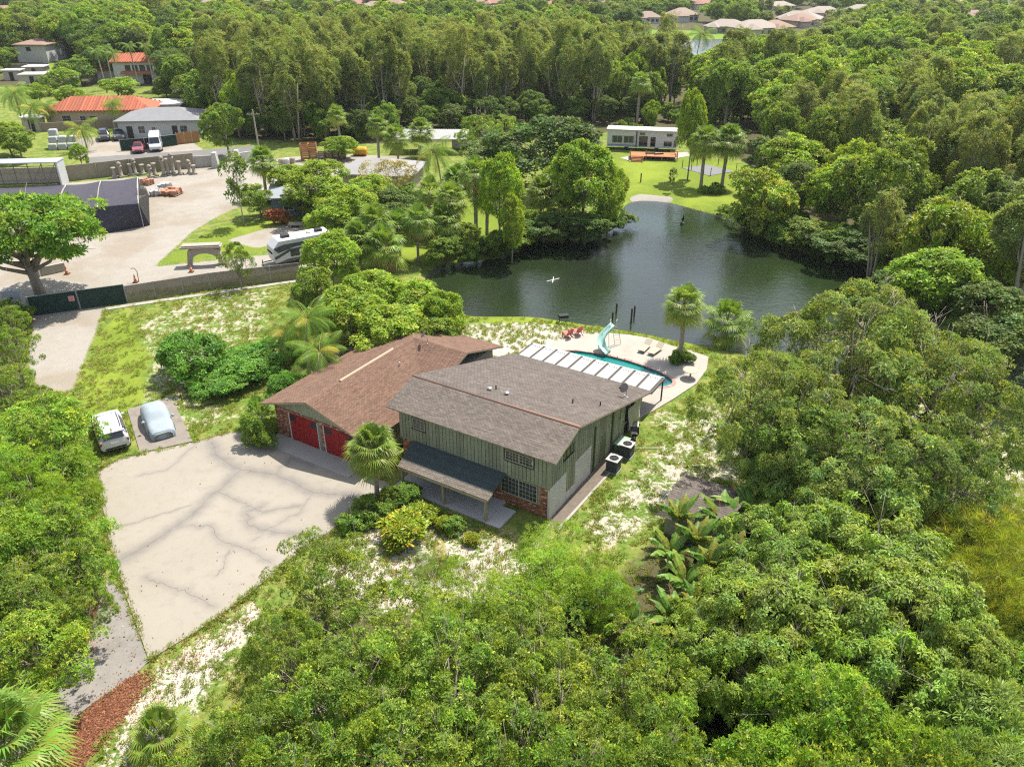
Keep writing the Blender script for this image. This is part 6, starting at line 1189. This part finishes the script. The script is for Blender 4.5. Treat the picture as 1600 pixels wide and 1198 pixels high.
for k, x, y, h, w_, l in LF: top_tree(k, x, y, h, w_, 'leafy_tree', l, group='trees along the left edge')
g_ = G(0, 1160, 3.4); palm('fan', g_, 3.2, 1.15, 'fan palm cut by the bottom left corner', 1); g_ = G(245, 1150, .9); palm('short', g_, .8, .75, 'low fan palm in the foreground beside the white sand', 0)
g_ = G(580, 702, 3.9); palm('fan', G(590, 776), 3.75, .88, 'fan palm standing before the porch and the garage door', 1, rz=2.4)
palm('coco', G(472, 505, 4.6), 4.6, .95, 'coconut palm left of the garage, taller of two', 0); palm('coco', G(492, 560, 3.4), 3.6, .85, 'coconut palm left of the garage, shorter of two', 1); palm('coco', G(432, 520, 3.0), 3.0, .8, 'small coconut palm left of the two by the garage', 1)
palm('short', G(402, 652, 1.0), 1.0, .8, 'low fan palm at the front left corner of the garage', 0)
palm('coco', G(700, 880, .2), .35, .62, 'coconut seedling with yellow green fronds before the porch', 1)
palm('short', G(1136, 505, 1.6), 1.6, 1.15, 'low fan palm at the pond edge beside the big oak', 0)
SH = [('dense_shrub', 295, 535, 3.0, 112, 'rounded shrub thicket on the grass left of the coconut palms'), ('dense_shrub', 375, 555, 1.9, 110, 'low vine covered thicket left of the garage'), ('dense_shrub', 340, 590, 1.4, 90, 'low green thicket below the rounded shrub thicket'), ('dense_shrub', 420, 540, 1.8, 90, 'thicket at the foot of the coconut palms'), ('dense_shrub', 450, 590, 2.0, 70, 'thicket against the garage roof edge'), ('shrub', 392, 655, 2.0, 44, 'leafy plant by the garage corner at the driveway'), ('shrub', 412, 680, 1.2, 34, 'small leafy plant beside the garage apron'),
      ('croton', 625, 815, 1.2, 76, 'yellow green croton bush in the bed before the porch'), ('shrub', 598, 796, .9, 46, 'green shrub right below the trunk of the front palm'), ('croton', 655, 797, .8, 44, 'yellow green croton at the porch edge'), ('shrub', 575, 785, 1.2, 58, 'green shrub left of the front palm trunk'), ('shrub', 640, 760, 1.3, 56, 'dark shrub at the left end of the porch'), ('shrub', 612, 765, 1.2, 44, 'dark shrub right behind the front palm'), ('shrub', 705, 812, .8, 42, 'low green shrub before the middle of the porch'), ('croton', 735, 838, .5, 26, 'small yellow brown plant right of the coconut seedling'), ('croton', 690, 812, .6, 24, 'small yellow plant before the porch'), ('shrub', 548, 806, .9, 50, 'low green shrub at the driveway edge left of the croton'), ('copper', 433, 328, 1.8, 30, 'reddish shrub before the blue grey building')]
for k, x, y, h, w_, l in SH: top_tree(k, x, y, h, w_, 'shrub', l, 'shrub', crown='foliage')
BN = [(1062, 800, 0.88, 1, 'behind the shed corner at its left'), (1092, 835, 0.88, 1, 'with browned leaf tips before the shed'), (1052, 845, 0.79, 0, 'leftmost of those before the shed'), (1132, 800, 0.92, 0, 'in the middle before the shed roof'), (1177, 790, 1.01, 0, 'tallest at the right end of the shed'), (1112, 870, 0.84, 1, 'below the shed in the second row'), (1074, 890, 0.79, 0, 'lower left of the shed'), (1152, 850, 0.79, 1, 'between the shed and the rosette leaved trees'), (1057, 945, 0.75, 0, 'lowest of the clump by the dark gap'), (1090, 925, 0.70, 1, 'with yellowing leaves near the dark gap'),
      (925, 900, 0.95, 2, 'dark one in the middle of the foreground'), (895, 925, 0.90, 2, 'dark one at the left of the foreground group'), (960, 915, 1.00, 2, 'dark one beside the feathery tree'), (985, 940, 0.85, 2, 'dark one at the right of the foreground group')]
for x, y, s_, v, l in BN: banana(G(x, y, 2.2), s_, v, 'big leaved banana like plant ' + l, 'big leaved plants')
# mid distance, around the yard and the left bank of the pond
MD = [('bright', 575, 280, 5, 85, 'yellow green tree between the blue grey building and the bare brown tree'), ('broadleaf', 468, 300, 3.6, 66, 'low tree against the blue grey building'), ('bright', 522, 322, 4.2, 80, 'yellow green tree in front of the blue grey building'), ('broadleaf', 625, 328, 3.6, 60, 'green bush among the palms on the left bank'),  ('dark', 665, 330, 3.5, 60, 'dark bush among the palms on the left bank'), ('broadleaf', 720, 350, 3, 50, 'low bush beside the tall trunked fan palm'), ('bright', 512, 374, 5.6, 96, 'bright bushy tree right of the travel trailer'), ('bright', 585, 432, 5.0, 120, 'bright bushy tree in the middle of the clump behind the garage'), ('bright', 645, 446, 4.8, 115, 'bushy tree at the pond edge behind the garage'), ('bright', 690, 462, 5, 80, 'bright round bush at the pond corner behind the garage'), ('bright', 545, 465, 4.8, 120, 'bushy tree behind the coconut palms'), ('bright', 620, 490, 4.6, 140, 'low bushy tree just behind the garage roof'), ('broadleaf', 490, 425, 5, 80, 'bushy tree below the travel trailer'), ('broadleaf', 672, 500, 4, 90, 'low bush between the garage roof and the white sand'),
      ('bright', 495, 258, 6.5, 120, 'yellow green tree over the blue grey building'), ('bright', 455, 262, 4.5, 85, 'yellow green tree left of the blue grey building'), ('bright', 545, 298, 5.5, 90, 'yellow green tree right of the blue grey building'), ('broadleaf', 400, 290, 4, 60, 'dark bush by the fan palm at the yard edge'), ('sparse', 605, 252, 6, 100, 'nearly bare brown tree before the grey roofed house'), ('dark', 605, 300, 4.5, 95, 'dark broad leaved bush below the bare brown tree'), ('broadleaf', 640, 290, 3.6, 60, 'green bush right of the bare brown tree'), ('bright', 780, 255, 10, 78, 'tall bright weeping tree on the left bank of the pond'), ('bright', 800, 310, 7, 50, 'bright slim tree beside the weeping tree'),
      ('dark', 860, 182, 10, 165, 'large dark tree behind the bright one on the point'), ('oak', 765, 178, 8, 105, 'rounded grey green tree before the tall grove'), ('dark', 770, 220, 6, 110, 'dark round tree left of the big dark tree on the point'), ('bright', 915, 232, 10, 120, 'bright green tree on the point by the pond'), ('bright', 955, 262, 8, 60, 'slim bright tree at the water on the point'), ('oak', 880, 262, 6, 90, 'grey green tree in front of the large dark tree'), ('broadleaf', 690, 372, 3, 65, 'dark bush on the left bank at the water'), ('dark', 850, 335, 3.4, 80, 'dark bush at the water on the left of the point'), ('dark', 915, 335, 3.6, 80, 'dark bush at the water under the bright tree'), ('broadleaf', 800, 362, 2.4, 60, 'low bush at the water left of the point'),
      ('bright', 1088, 152, 11.5, 50, 'slim bright tree standing alone on the far lawn'), ('thin', 362, 236, 9, 58, 'thin nearly leafless tree in the gravel yard'), ('oak', 366, 386, 4.4, 55, 'small round tree on the gravel behind the chain fence'), ('thin', 1053, 262, 3.4, 18, 'bare sapling on the far lawn'), ('bright', 530, 215, 3.5, 55, 'sparse young tree by the orange crates'), ('broadleaf', 900, 205, 6, 60, 'green tree left of the park home'), ('bright', 1020, 160, 5, 30, 'pale leaved small tree behind the park home'),
      ('broadleaf', 345, 165, 8, 65, 'round tree right of the grey roofed house'), ('bright', 120, 228, 3.6, 30, 'green bush at the end of the tan block wall'), ('bright', 5, 195, 5, 70, 'bright tree at the left edge above the steel shed'), ('broadleaf', 20, 200, 5, 60, 'green tree at the left edge beside the steel shed'), ('broadleaf', 118, 92, 6, 60, 'round dark tree left of the four windowed house'), ('bright', 180, 125, 4, 66, 'bushy tree in front of the four windowed house'), ('bright', 95, 110, 5, 50, 'bushy tree left of the small orange wing'), ('broadleaf', 255, 122, 4.6, 52, 'bush right of the four windowed house'), ('bright', 55, 132, 4, 34, 'bush beside the widest white flat roof'), ('bright', 105, 136, 4, 40, 'yellow green bush above the long orange roof'), ('broadleaf', 70, 120, 4, 30, 'dark bush before the white house at far left'), ('golden', 300, 148, 3.6, 34, 'yellowish palm like bush behind the grey roofed house'), ('broadleaf', 2, 75, 6, 44, 'big tree before the pinkish roofed white house')]
for k, x, y, h, w_, l in MD: top_tree(k, x, y, h, w_, 'bush' if 'bush' in l else 'broad_tree', l, 'bush' if 'bush' in l else 'tree', crown='crown')
for (x, y, th_, sc, l, v) in ((715, 285, 6, 1.0, 'fan palm close behind the tall trunked one on the left bank', 1), (668, 300, 5, 1.0, 'shaggy fan palm left of the tall trunked one on the left bank', 2), (760, 305, 5, 1.0, 'fan palm under the weeping tree', 0), (690, 345, 4, 1.0, 'short fan palm at the water on the left bank', 1), (622, 355, 3.6, 1.0, 'short fan palm at the edge of the left bank lawn', 0), (650, 345, 4.6, 1.0, 'shaggy fan palm nearest the pond on the left bank', 2), (704, 312, 6.0, 1.0, 'fan palm with a tall trunk in the middle of the left bank', 0), (742, 272, 7.5, 1.05, 'shaggy tall fan palm beside the weeping tree', 2), (585, 350, 4.5, 1.25, 'drooping fan palm behind the travel trailer', 2), (600, 385, 3.4, 1.2, 'lowest drooping fan palm by the clump behind the garage', 2), (560, 375, 3.4, 1.1, 'drooping fan palm left in the clump behind the trailer', 1), (620, 215, 4.2, 1.1, 'round fan palm left of the pale corrugated shed', 0), (655, 205, 4.2, 1.05, 'round fan palm before the pale corrugated shed', 1), (408, 252, 5.0, 1.0, 'fan palm at the gravel yard edge by the thin tree', 1), (1103, 222, 6.4, 1.15, 'left one of the pair of fan palms on the far lawn', 0), (1137, 220, 6.4, 1.15, 'right one of the pair of fan palms on the far lawn', 1), (875, 290, 4.6, 1.2, 'shaggy fan palm in the thicket on the point', 2), (890, 320, 3.4, 1.1, 'lower shaggy fan palm in the thicket on the point', 2), (588, 196, 5.5, .9, 'fan palm with a pale trunk at the edge of the grove', 0), (528, 180, 6.0, .9, 'fan palm with dead skirt at the edge of the grove', 2), (1000, 130, 8.0, 1.0, 'fan palm behind the park home', 0), (300, 155, 3.5, 1.0, 'fan palm at the right end of the pale flat roof', 0), (845, 300, 4, 1.0, 'fan palm left in the thicket on the point', 1)):
    palm('fan', G(x, y, th_), th_, sc * 1.15, l, v)
for (x, y, th_, sc, l, v) in ((688, 235, 6.5, 1.25, 'big coconut palm left of the weeping tree', 2), (128, 200, 3.6, 1.1, 'coconut palm before the long orange tiled house', 1), (22, 145, 6, 1.3, 'large coconut palm at the left edge above the steel shed', 0), (40, 170, 4, 1.1, 'lower coconut palm beside the white flat roof at left', 1), (75, 165, 4.0, .9, 'coconut palm at the left end of the long orange roof', 1), (170, 162, 4.6, .9, 'coconut palm in front of the long orange roof', 0), (935, 62, 8, 1.6, 'coconut palm before the distant lake', 2), (1092, 55, 8, 1.7, 'dark palm before the distant lake shore', 2)): palm('coco', G(x, y, th_), th_, sc, l, v)
for i, (x, y) in enumerate(((152, 80), (163, 76), (176, 84), (203, 72), (228, 72))): palm('royal', G(x, y, 9.0), 9.0, 1.0, 'slender tall palm behind the four windowed house', 0, 'slender palms behind the four windowed house')
# columns of yellow bushes by the park home, dark bed under the pair of palms
for i, (x, y) in enumerate(((972, 188), (993, 194), (1001, 197), (1019, 199), (1030, 198))): top_tree('golden', x, y, 2.6, 13, 'golden_bush', 'small golden bush in the row behind the park home', 'bush', 'golden bushes behind the park home', crown='foliage')
for i, (x, y) in enumerate(((1100, 291), (1114, 293), (1127, 291), (1120, 287))): top_tree('shrub', x, y, 1.0, 20, 'bed_plant', 'low dark plant under the pair of fan palms on the far lawn', 'plant', 'plants under the pair of palms', crown='foliage')
# ------------------------------------------------------------------ stands of trees (each tree its own object, one label for the like trees of a stand)
def fill(poly_px, spacing, kinds, stand, seed, hs=(.82, 1.18), excl=(), sec=((9999, ''),)):
    rg = np.random.default_rng(seed); poly = P2(poly_px); b0, b1 = poly.min(0), poly.max(0); n = 0; xs = np.arange(b0[0], b1[0], spacing); ys = np.arange(b0[1], b1[1], spacing); out = []
    for i, y in enumerate(ys):
        for x in xs: out.append((x + rg.uniform(-.38, .38) * spacing + (i % 2) * spacing * .5, y + rg.uniform(-.38, .38) * spacing))
    out = np.array(out); out = out[poly_sd(out, poly) > 0]; out = out[poly_sd(out, POND) < -1.0]
    for e, m_ in excl: out = out[poly_sd(out, P2(e)) < -m_]
    pr = np.array([k[1] for k in kinds], float); pr /= pr.sum()
    cuts = np.quantile(out[:, 1], (.33, .66))
    for x, y in out:
        kind, _, h, w_, nm, desc = kinds[rg.choice(len(kinds), p=pr)]; q = rg.uniform(*hs)
        px = 800 + FPX * x / depth((x, y, 6))
        if px < -160 or px > 1800: continue
        row = ('front', 'middle', 'rear')[int(np.searchsorted(cuts, y))]; pl = next(p_ for lim, p_ in sec if px < lim); lab = (('shorter ' if q < .94 else 'taller ' if q > 1.06 else '') + desc + ', ' + row + ' of ' + stand + ' ' + pl).strip(); tree(kind, (x, y), h * q, w_ * rg.uniform(.85, 1.2), nm, lab, 'tree', 'trees: ' + lab); n += 1
    return n
K_PB = ('paperbark', 5, 15.5, 6.2, 'paperbark_tree', 'pale trunked olive grey tree'); K_DK = ('dark', 2, 12, 9, 'dark_tree', 'dark dense tree'); K_BR = ('bright', 3, 11, 9, 'bright_tree', 'bright rounded tree'); K_BL = ('broadleaf', 3, 11.5, 9, 'broadleaf_tree', 'mid green leafy tree'); K_GO = ('golden', 1, 9, 7.5, 'golden_tree', 'yellowish tree')
SEC_G = ((430, 'by the utility pole'), (520, 'behind the orange crates'), (620, 'behind the yellow tank'), (720, 'behind the corrugated shed'), (820, 'behind the round grey tree'), (920, 'behind the large dark tree'), (9999, 'behind the park home'))
SEC_B = ((1230, 'nearest the far lawn'), (1330, 'behind the low leafy tree'), (1430, 'in its middle'), (1520, 'by the tall golden tree'), (9999, 'farthest from the lawn'))
SEC_W = ((1150, 'next to the palm pair'), (1280, 'nearest the far lawn'), (1400, 'in its middle'), (1500, 'past its middle'), (9999, 'farthest from the lawn'))
SEC_0 = ((9999, ''),)
def kk(k, w_, h=None, wd=None): return (k[0], w_, h or k[2], wd or k[3], k[4], k[5])
cnt = []
cnt.append(fill([(330, 212), (420, 220), (520, 222), (600, 214), (640, 205), (745, 205), (830, 196), (960, 192), (1010, 194), (1060, 180), (1060, 150), (900, 140), (600, 142), (420, 150), (330, 170)], 5.4, [kk(K_PB, 7, 15.2), kk(K_DK, 2, 8, 6.5), kk(K_BR, 1.5, 9.5, 6), kk(K_BL, 1.5, 8.5, 6.5)], 'the grove', 21, sec=SEC_G))
cnt.append(fill([(330, 170), (600, 142), (900, 140), (985, 146), (985, 118), (330, 118)], 8.0, [kk(K_PB, 5, 14.5, 7), kk(K_DK, 1, 11), kk(K_BR, 1, 11.5)], 'the far grove', 22, sec=SEC_G))
lf_ex = [([(0, 60), (90, 60), (90, 140), (0, 140)], 0), ([(100, 85), (290, 85), (290, 240), (60, 240), (60, 140)], 0)]
cnt.append(fill([(262, 130), (330, 118), (330, 215), (318, 180), (290, 165), (262, 160)], 6.5, [kk(K_DK, 3, 9, 8), kk(K_BL, 2, 9, 8), kk(K_BR, 1, 8, 7)], 'the clump beside the orange roofs', 23))
cnt.append(fill([(90, 92), (140, 88), (290, 88), (330, 118), (330, 92), (330, 76), (60, 74), (80, 85)], 8.5, [kk(K_DK, 3, 11), kk(K_BL, 3, 11), kk(K_BR, 1, 10)], 'the wood behind the orange roofs', 24))
cnt.append(fill([(1168, 345), (1290, 392), (1430, 438), (1600, 535), (1700, 560), (1950, 560), (1950, 400), (1700, 250), (1250, 245), (1180, 255), (1195, 300)], 6.4, [kk(K_PB, 5, 12.5, 6.5), kk(K_BL, 3, 9.5, 7.5), kk(K_BR, 2, 8.5, 7.5), kk(K_GO, 1, 8.5, 7.5), kk(K_DK, 2, 8.5, 7.5)], 'the wooded bank', 25, sec=SEC_B))
cnt.append(fill([(335, 214), (420, 224), (520, 226), (600, 220), (640, 210), (745, 210), (830, 200), (960, 196), (1000, 198), (1000, 188), (830, 186), (600, 198), (335, 202)], 4.6, [kk(K_DK, 3, 5.5, 5.5), kk(K_BL, 2, 5, 5)], 'the grove foot', 31, sec=SEC_G))
cnt.append(fill([(1180, 250), (1250, 245), (1700, 250), (1900, 250), (1900, 150), (1500, 130), (1200, 135), (1060, 150), (1060, 205), (1140, 235)], 8.2, [kk(K_BR, 5, 11, 10.5), kk(K_BL, 3, 11, 10), kk(K_DK, 1, 11, 9), kk(K_PB, 1, 13.5, 7)], 'the big wood', 26, sec=SEC_W))
for (k, x, y, h, w_, l) in (('golden', 1195, 268, 7.5, 95, 'golden green round tree at the far lawn end of the right bank'), ('golden', 1480, 315, 9, 125, 'tall golden green tree with orange tips on the right bank'), ('bright', 1470, 400, 7, 150, 'round green tree hanging over the water on the right bank'), ('paperbark', 1395, 290, 10, 75, 'tan crowned leaning tree on the right bank'), ('dark', 1440, 425, 4.2, 130, 'dark low tree at the water on the right bank'), ('dark', 1330, 358, 3.6, 110, 'dark shrubby tree at the water in the middle of the right bank'), ('broadleaf', 1260, 345, 3.2, 90, 'low leafy tree at the water near the far lawn'), ('dark', 1565, 455, 6.5, 170, 'dark tree at the water by the right edge')): top_tree(k, x, y, h, w_, 'bank_tree', l)
# ------------------------------------------------------------------ what nobody could count: far woods, undergrowth, grass, leaf litter
def scatter(name, pts_, srcs, scale, idx_, rotz, seed=0):
    c = bpy.data.collections.new(name + '_sources')
    for i, (n_, me, s0) in enumerate(srcs):
        o = bpy.data.objects.new('%02d_%s' % (i, n_), me); c.objects.link(o)
    me = bpy.data.meshes.new(name); me.vertices.add(len(pts_)); me.vertices.foreach_set('co', np.asarray(pts_, np.float32).ravel())
    me.attributes.new('sc', 'FLOAT_VECTOR', 'POINT').data.foreach_set('vector', np.asarray(scale, np.float32).ravel()); me.attributes.new('pick', 'INT', 'POINT').data.foreach_set('value', np.asarray(idx_, np.int32))
    r = np.zeros((len(pts_), 3), np.float32); r[:, 2] = rotz; me.attributes.new('rt', 'FLOAT_VECTOR', 'POINT').data.foreach_set('vector', r.ravel())
    o = link(name, me); o['kind'] = 'stuff'; ng = bpy.data.node_groups.new(name, 'GeometryNodeTree')
    ng.interface.new_socket('Geometry', in_out='INPUT', socket_type='NodeSocketGeometry'); ng.interface.new_socket('Geometry', in_out='OUTPUT', socket_type='NodeSocketGeometry')
    gi, go, mp_, ip, ci = (ng.nodes.new(t_) for t_ in ('NodeGroupInput', 'NodeGroupOutput', 'GeometryNodeMeshToPoints', 'GeometryNodeInstanceOnPoints', 'GeometryNodeCollectionInfo'))
    ci.inputs['Collection'].default_value = c; ci.inputs['Separate Children'].default_value = True; ci.inputs['Reset Children'].default_value = True
    ip.inputs['Pick Instance'].default_value = True; L_ = ng.links.new
    for nm, typ, sock in (('sc', 'FLOAT_VECTOR', 'Scale'), ('pick', 'INT', 'Instance Index'), ('rt', 'FLOAT_VECTOR', 'Rotation')):
        a = ng.nodes.new('GeometryNodeInputNamedAttribute'); a.data_type = typ; a.inputs['Name'].default_value = nm
        out = a.outputs[0]
        if nm == 'rt': e = ng.nodes.new('FunctionNodeEulerToRotation'); L_(out, e.inputs[0]); out = e.outputs[0]
        L_(out, ip.inputs[sock])
    L_(gi.outputs[0], mp_.inputs[0]); L_(mp_.outputs[0], ip.inputs['Points']); L_(ci.outputs[0], ip.inputs['Instance']); L_(ip.outputs[0], go.inputs[0])
    o.modifiers.new('scatter', 'NODES').node_group = ng; return o
# far woods
rg = np.random.default_rng(77); far_h = np.array([G(x, y + 7)[:2] for x, y, k in far_px]); P_, Sc, Ix = [], [], []
srcs = [('crown', PROTO[k][v][1], 1) for k, v in (('broadleaf', 0), ('broadleaf', 2), ('bright', 0), ('dark', 0), ('paperbark', 1), ('bright', 2), ('dark', 2))]
dims = [(PROTO[k][0][2], PROTO[k][0][3]) for k in ('broadleaf', 'broadleaf', 'bright', 'dark', 'paperbark', 'bright', 'dark')]
LAKE = P2([(985, 82), (1000, 44), (1255, 49), (1300, 72), (1250, 104), (1190, 120), (1110, 100)]); y0 = 214.0
while y0 < 1500:
    sp = 8.5 + max(0, (y0 - 300)) * .012; n_ = int(2 * (y0 * .72 + 40) / sp)
    for i in range(n_):
        x = -(y0 * .72 + 40) + (i + rg.uniform(.1, .9)) * sp; y = y0 + rg.uniform(-.4, .4) * sp
        if rg.random() < (.0 if y < 330 else .25): continue
        P_.append((x, y, 0)); near_ = y < 330; h = rg.uniform(9, 13) if near_ else rg.uniform(5.0, 10) ; w_ = rg.uniform(8.5, 12.5) if near_ else rg.uniform(7, 12); k = rg.choice(7, p=[.2, .2, .16, .14, .08, .1, .12]); Ix.append(k); Sc.append((w_ / dims[k][1], w_ / dims[k][1], h / dims[k][0] * (1.25 if k == 4 else 1)))
    y0 += sp * .9
P_, Sc, Ix = np.array(P_), np.array(Sc), np.array(Ix); ok = np.ones(len(P_), bool)
for hx, hy in far_h:
    dx, dy = P_[:, 0] - P_[:, 1] * hx / hy, hy - P_[:, 1]; ok &= ~((abs(dx) < 7.5) & (dy > -11) & (dy < min(70, hy * .16)))
ok &= poly_sd(P_[:, :2], LAKE) < -2
# keep open the sight lines to the lake: nothing tall in front of it
lk = [np.array(q) for q in P2([(1010, 84), (1160, 108)])]
for q, r_, dd in ((G(1040, 75), 20, 110), (G(1180, 105), 9, 90), (G(1100, 70), 18, 110), (G(1150, 72), 12, 90), (G(53, 98), 14, 60), (G(1160, 48), 40, 45)): ok &= ~((abs(P_[:, 0] - P_[:, 1] * q[0] / q[1]) < r_) & (P_[:, 1] < q[1]) & (P_[:, 1] > q[1] - dd))
P_, Sc, Ix = P_[ok], Sc[ok], Ix[ok]
scatter('far_woods', P_, srcs, Sc, Ix, rg.uniform(0, 6.28, len(P_)))
# undergrowth under the stands and along the banks
def rand_in(poly, n, rg):
    b0, b1 = poly.min(0), poly.max(0); q = rg.uniform(b0, b1, (n, 2)); return q[poly_sd(q, poly) > 0]
U = [rand_in(p, n, rg) for p, n in zip(FLOORP[:1], (5200,))] + [rand_in(FLOORP[1], 200, rg), rand_in(P2([(330, 1250), (520, 1050), (900, 1050), (1250, 950), (1700, 950), (1700, 1250)]), 300, rg)]
U = np.concatenate(U); U = U[poly_sd(U, POND) < .2]
for p in GRAVEL + LAWN + [DRIVE]: U = U[poly_sd(U, p) < -1]
U = U[U[:, 1] < 260]
tt = rg.uniform(0, 1, 420); bank = []
for i in range(len(POND)):
    a, b = POND[i], POND[(i + 1) % len(POND)]; m_ = (a + b) / 2; px = 800 + FPX * m_[0] / depth((*m_, 0)); py = m_[1]
    if (px > 1140 and py > 74) or (px < 960 and py > 82 and px > 640): 
        for _ in range(int(np.linalg.norm(b - a) / .9) + 1): bank.append(a + (b - a) * rg.random() + rg.normal(0, .7, 2))
U = np.concatenate([U, np.array(bank)]); s_ = rg.uniform(.5, 1.3, len(U)); k = rg.integers(0, 4, len(U))
scatter('undergrowth', np.column_stack([U, np.full(len(U), -.1)]), [('shrub', PROTO['shrub'][i][1], 1) for i in range(4)], np.column_stack([s_, s_, s_ * rg.uniform(.6, 1.2, len(U))]), k, rg.uniform(0, 6.28, len(U)))
# grass tufts
def tuft(seed, n, h, spread, cols):
    r = np.random.default_rng(seed); a = r.uniform(0, 6.28, n); d = np.column_stack([np.cos(a), np.sin(a), np.zeros(n)]); b = d * r.uniform(0, spread, (n, 1)); l = h * r.uniform(.5, 1.2, (n, 1)); sd_ = np.column_stack([-d[:, 1], d[:, 0], np.zeros(n)]) * .022
    tip = b + d * l * r.uniform(.3, .9, (n, 1)) + np.array([0, 0, 1]) * l; V = np.stack([b - sd_, b + sd_, tip], 1).reshape(-1, 3); F = np.arange(n * 3).reshape(-1, 3); c = np.array(cols)[r.integers(0, len(cols), n)] * r.uniform(.75, 1.25, (n, 1)); return np_mesh('tuft', V, F, LMD, np.repeat(c, 3, 0))
TG = [(.10, .155, .022), (.13, .18, .03), (.17, .18, .05)]; TD = [(.20, .18, .09), (.24, .19, .10), (.12, .14, .035)]
tufts = [('tuft', tuft(1, 26, .13, .16, TG), 1), ('tuft', tuft(2, 34, .10, .22, TG + TD), 1), ('tuft', tuft(3, 22, .12, .14, TD), 1), ('tuft', tuft(4, 40, .2, .2, TG), 1)]
q = rg.uniform((-48, 20), (40, 75), (60000, 2)); cl = np.sin(q[:, 0] * 1.3 + np.sin(q[:, 1] * .9) * 2) * np.sin(q[:, 1] * 1.1 + np.sin(q[:, 0] * .7) * 2); q = q[cl + rg.normal(0, .45, len(q)) > -.1]
edge = [a + (b - a) * rg.random() + rg.normal(0, .12, 2) for a, b in zip(DRIVE, np.roll(DRIVE, -1, 0)) for _ in range(int(np.linalg.norm(b - a) / .07))]; q = np.concatenate([q, np.array(edge)])
ex = [DECK, np.array([tuple(HL(*p)[:2]) for p in ((-11, -2.4), (.9, -2.4), (1.1, 14), (-11, 14))]), np.array([tuple(HL(*p)[:2]) for p in ((-20.8, -3.1), (-12.6, -3.1), (-12.6, 13.7), (-20.8, 13.7))]), P2([(199, 640), (268, 620), (301, 690), (219, 708)])] + GRAVEL[:2]
for p in ex: q = q[poly_sd(q, p) < -.1]
q = q[poly_sd(q, DRIVE) < .12]
q = q[poly_sd(q, POND) < -.8]; q = q[poly_sd(q, LITTER[0]) < 0]
lane = P2([(168, 905), (192, 925), (232, 1033), (214, 1052), (150, 1095), (60, 1165), (10, 1230), (-70, 1230), (40, 1110), (110, 1030), (150, 960)]); q = q[poly_sd(q, lane) < 0]; q = q[(poly_sd(q, SANDY[4][0]) < 0) | (rg.random(len(q)) < .55)]
s_ = rg.uniform(.6, 1.4, len(q)); k = rg.choice(4, len(q), p=[.45, .3, .13, .12]); scatter('grass', np.column_stack([q, np.zeros(len(q))]), tufts, np.column_stack([s_, s_, s_]), k, rg.uniform(0, 6.28, len(q)))
# fallen leaves: thick in the strip beside the lane, thin on the concrete
def leaves_on(name, q, z, cols, seed, size=.09):
    r = np.random.default_rng(seed); n = len(q); a = r.uniform(0, 6.28, n); D = nrm(np.column_stack([np.cos(a), np.sin(a), r.normal(0, .25, n)])); Nn = nrm(np.column_stack([r.normal(0, .3, n), r.normal(0, .3, n), np.ones(n)])); L = size * r.uniform(.6, 1.4, n)
    c = np.array(cols)[r.integers(0, len(cols), n)] * r.uniform(.6, 1.3, (n, 1)); V, F, Cc = leaf_cards(np.column_stack([q, z + r.uniform(.01, .04, n)]), D, Nn, L, L * .55, c); o = link(name, np_mesh(name, V, F, LMD, Cc)); o['kind'] = 'stuff'; return o
BRN = [(.175, .076, .04), (.13, .058, .032), (.22, .115, .06), (.11, .05, .03)]
q = np.concatenate([rand_in(LITTER[0], 17000, rg), rand_in(LITTER[1], 2500, rg)]); leaves_on('leaf_litter', q + rg.normal(0, .25, q.shape), .0, BRN, 5, .11)
q = rand_in(DRIVE, 300, rg); px = q[:, 1] < 35; q = q[px | (rg.random(len(q)) < .2)]; leaves_on('fallen_leaves', q, .045, [(.12, .10, .03), (.2, .12, .05), (.09, .10, .03)], 6, .10)
q = np.concatenate([rand_in(P2([(500, 840), (600, 790), (780, 820), (850, 850), (800, 930), (560, 960)]), 2600, rg), rand_in(P2([(230, 1040), (390, 930), (420, 960), (300, 1060), (170, 1190)]), 2200, rg), rand_in(lane, 500, rg)]); leaves_on('scattered_leaves', q, .03, BRN + [(.25, .2, .1)], 7, .10)
print('stands', cnt, 'objects', len(bpy.data.objects))
# ------------------------------------------------------------------ thin summer haze
hm, t = newmat('haze'); pv = t.nodes.new('ShaderNodeVolumePrincipled'); pv.inputs['Color'].default_value = (.9, .95, 1, 1); pv.inputs['Density'].default_value = .0001; pv.inputs['Anisotropy'].default_value = .2
ho = t.nodes.new('ShaderNodeOutputMaterial'); t.links.new(pv.outputs[0], ho.inputs['Volume'])
mb = MB(); mb.box(-4300, 4300, -4300, 4300, -4.0, 33.0); hz = mb.build('haze', hm); hz['kind'] = 'stuff'
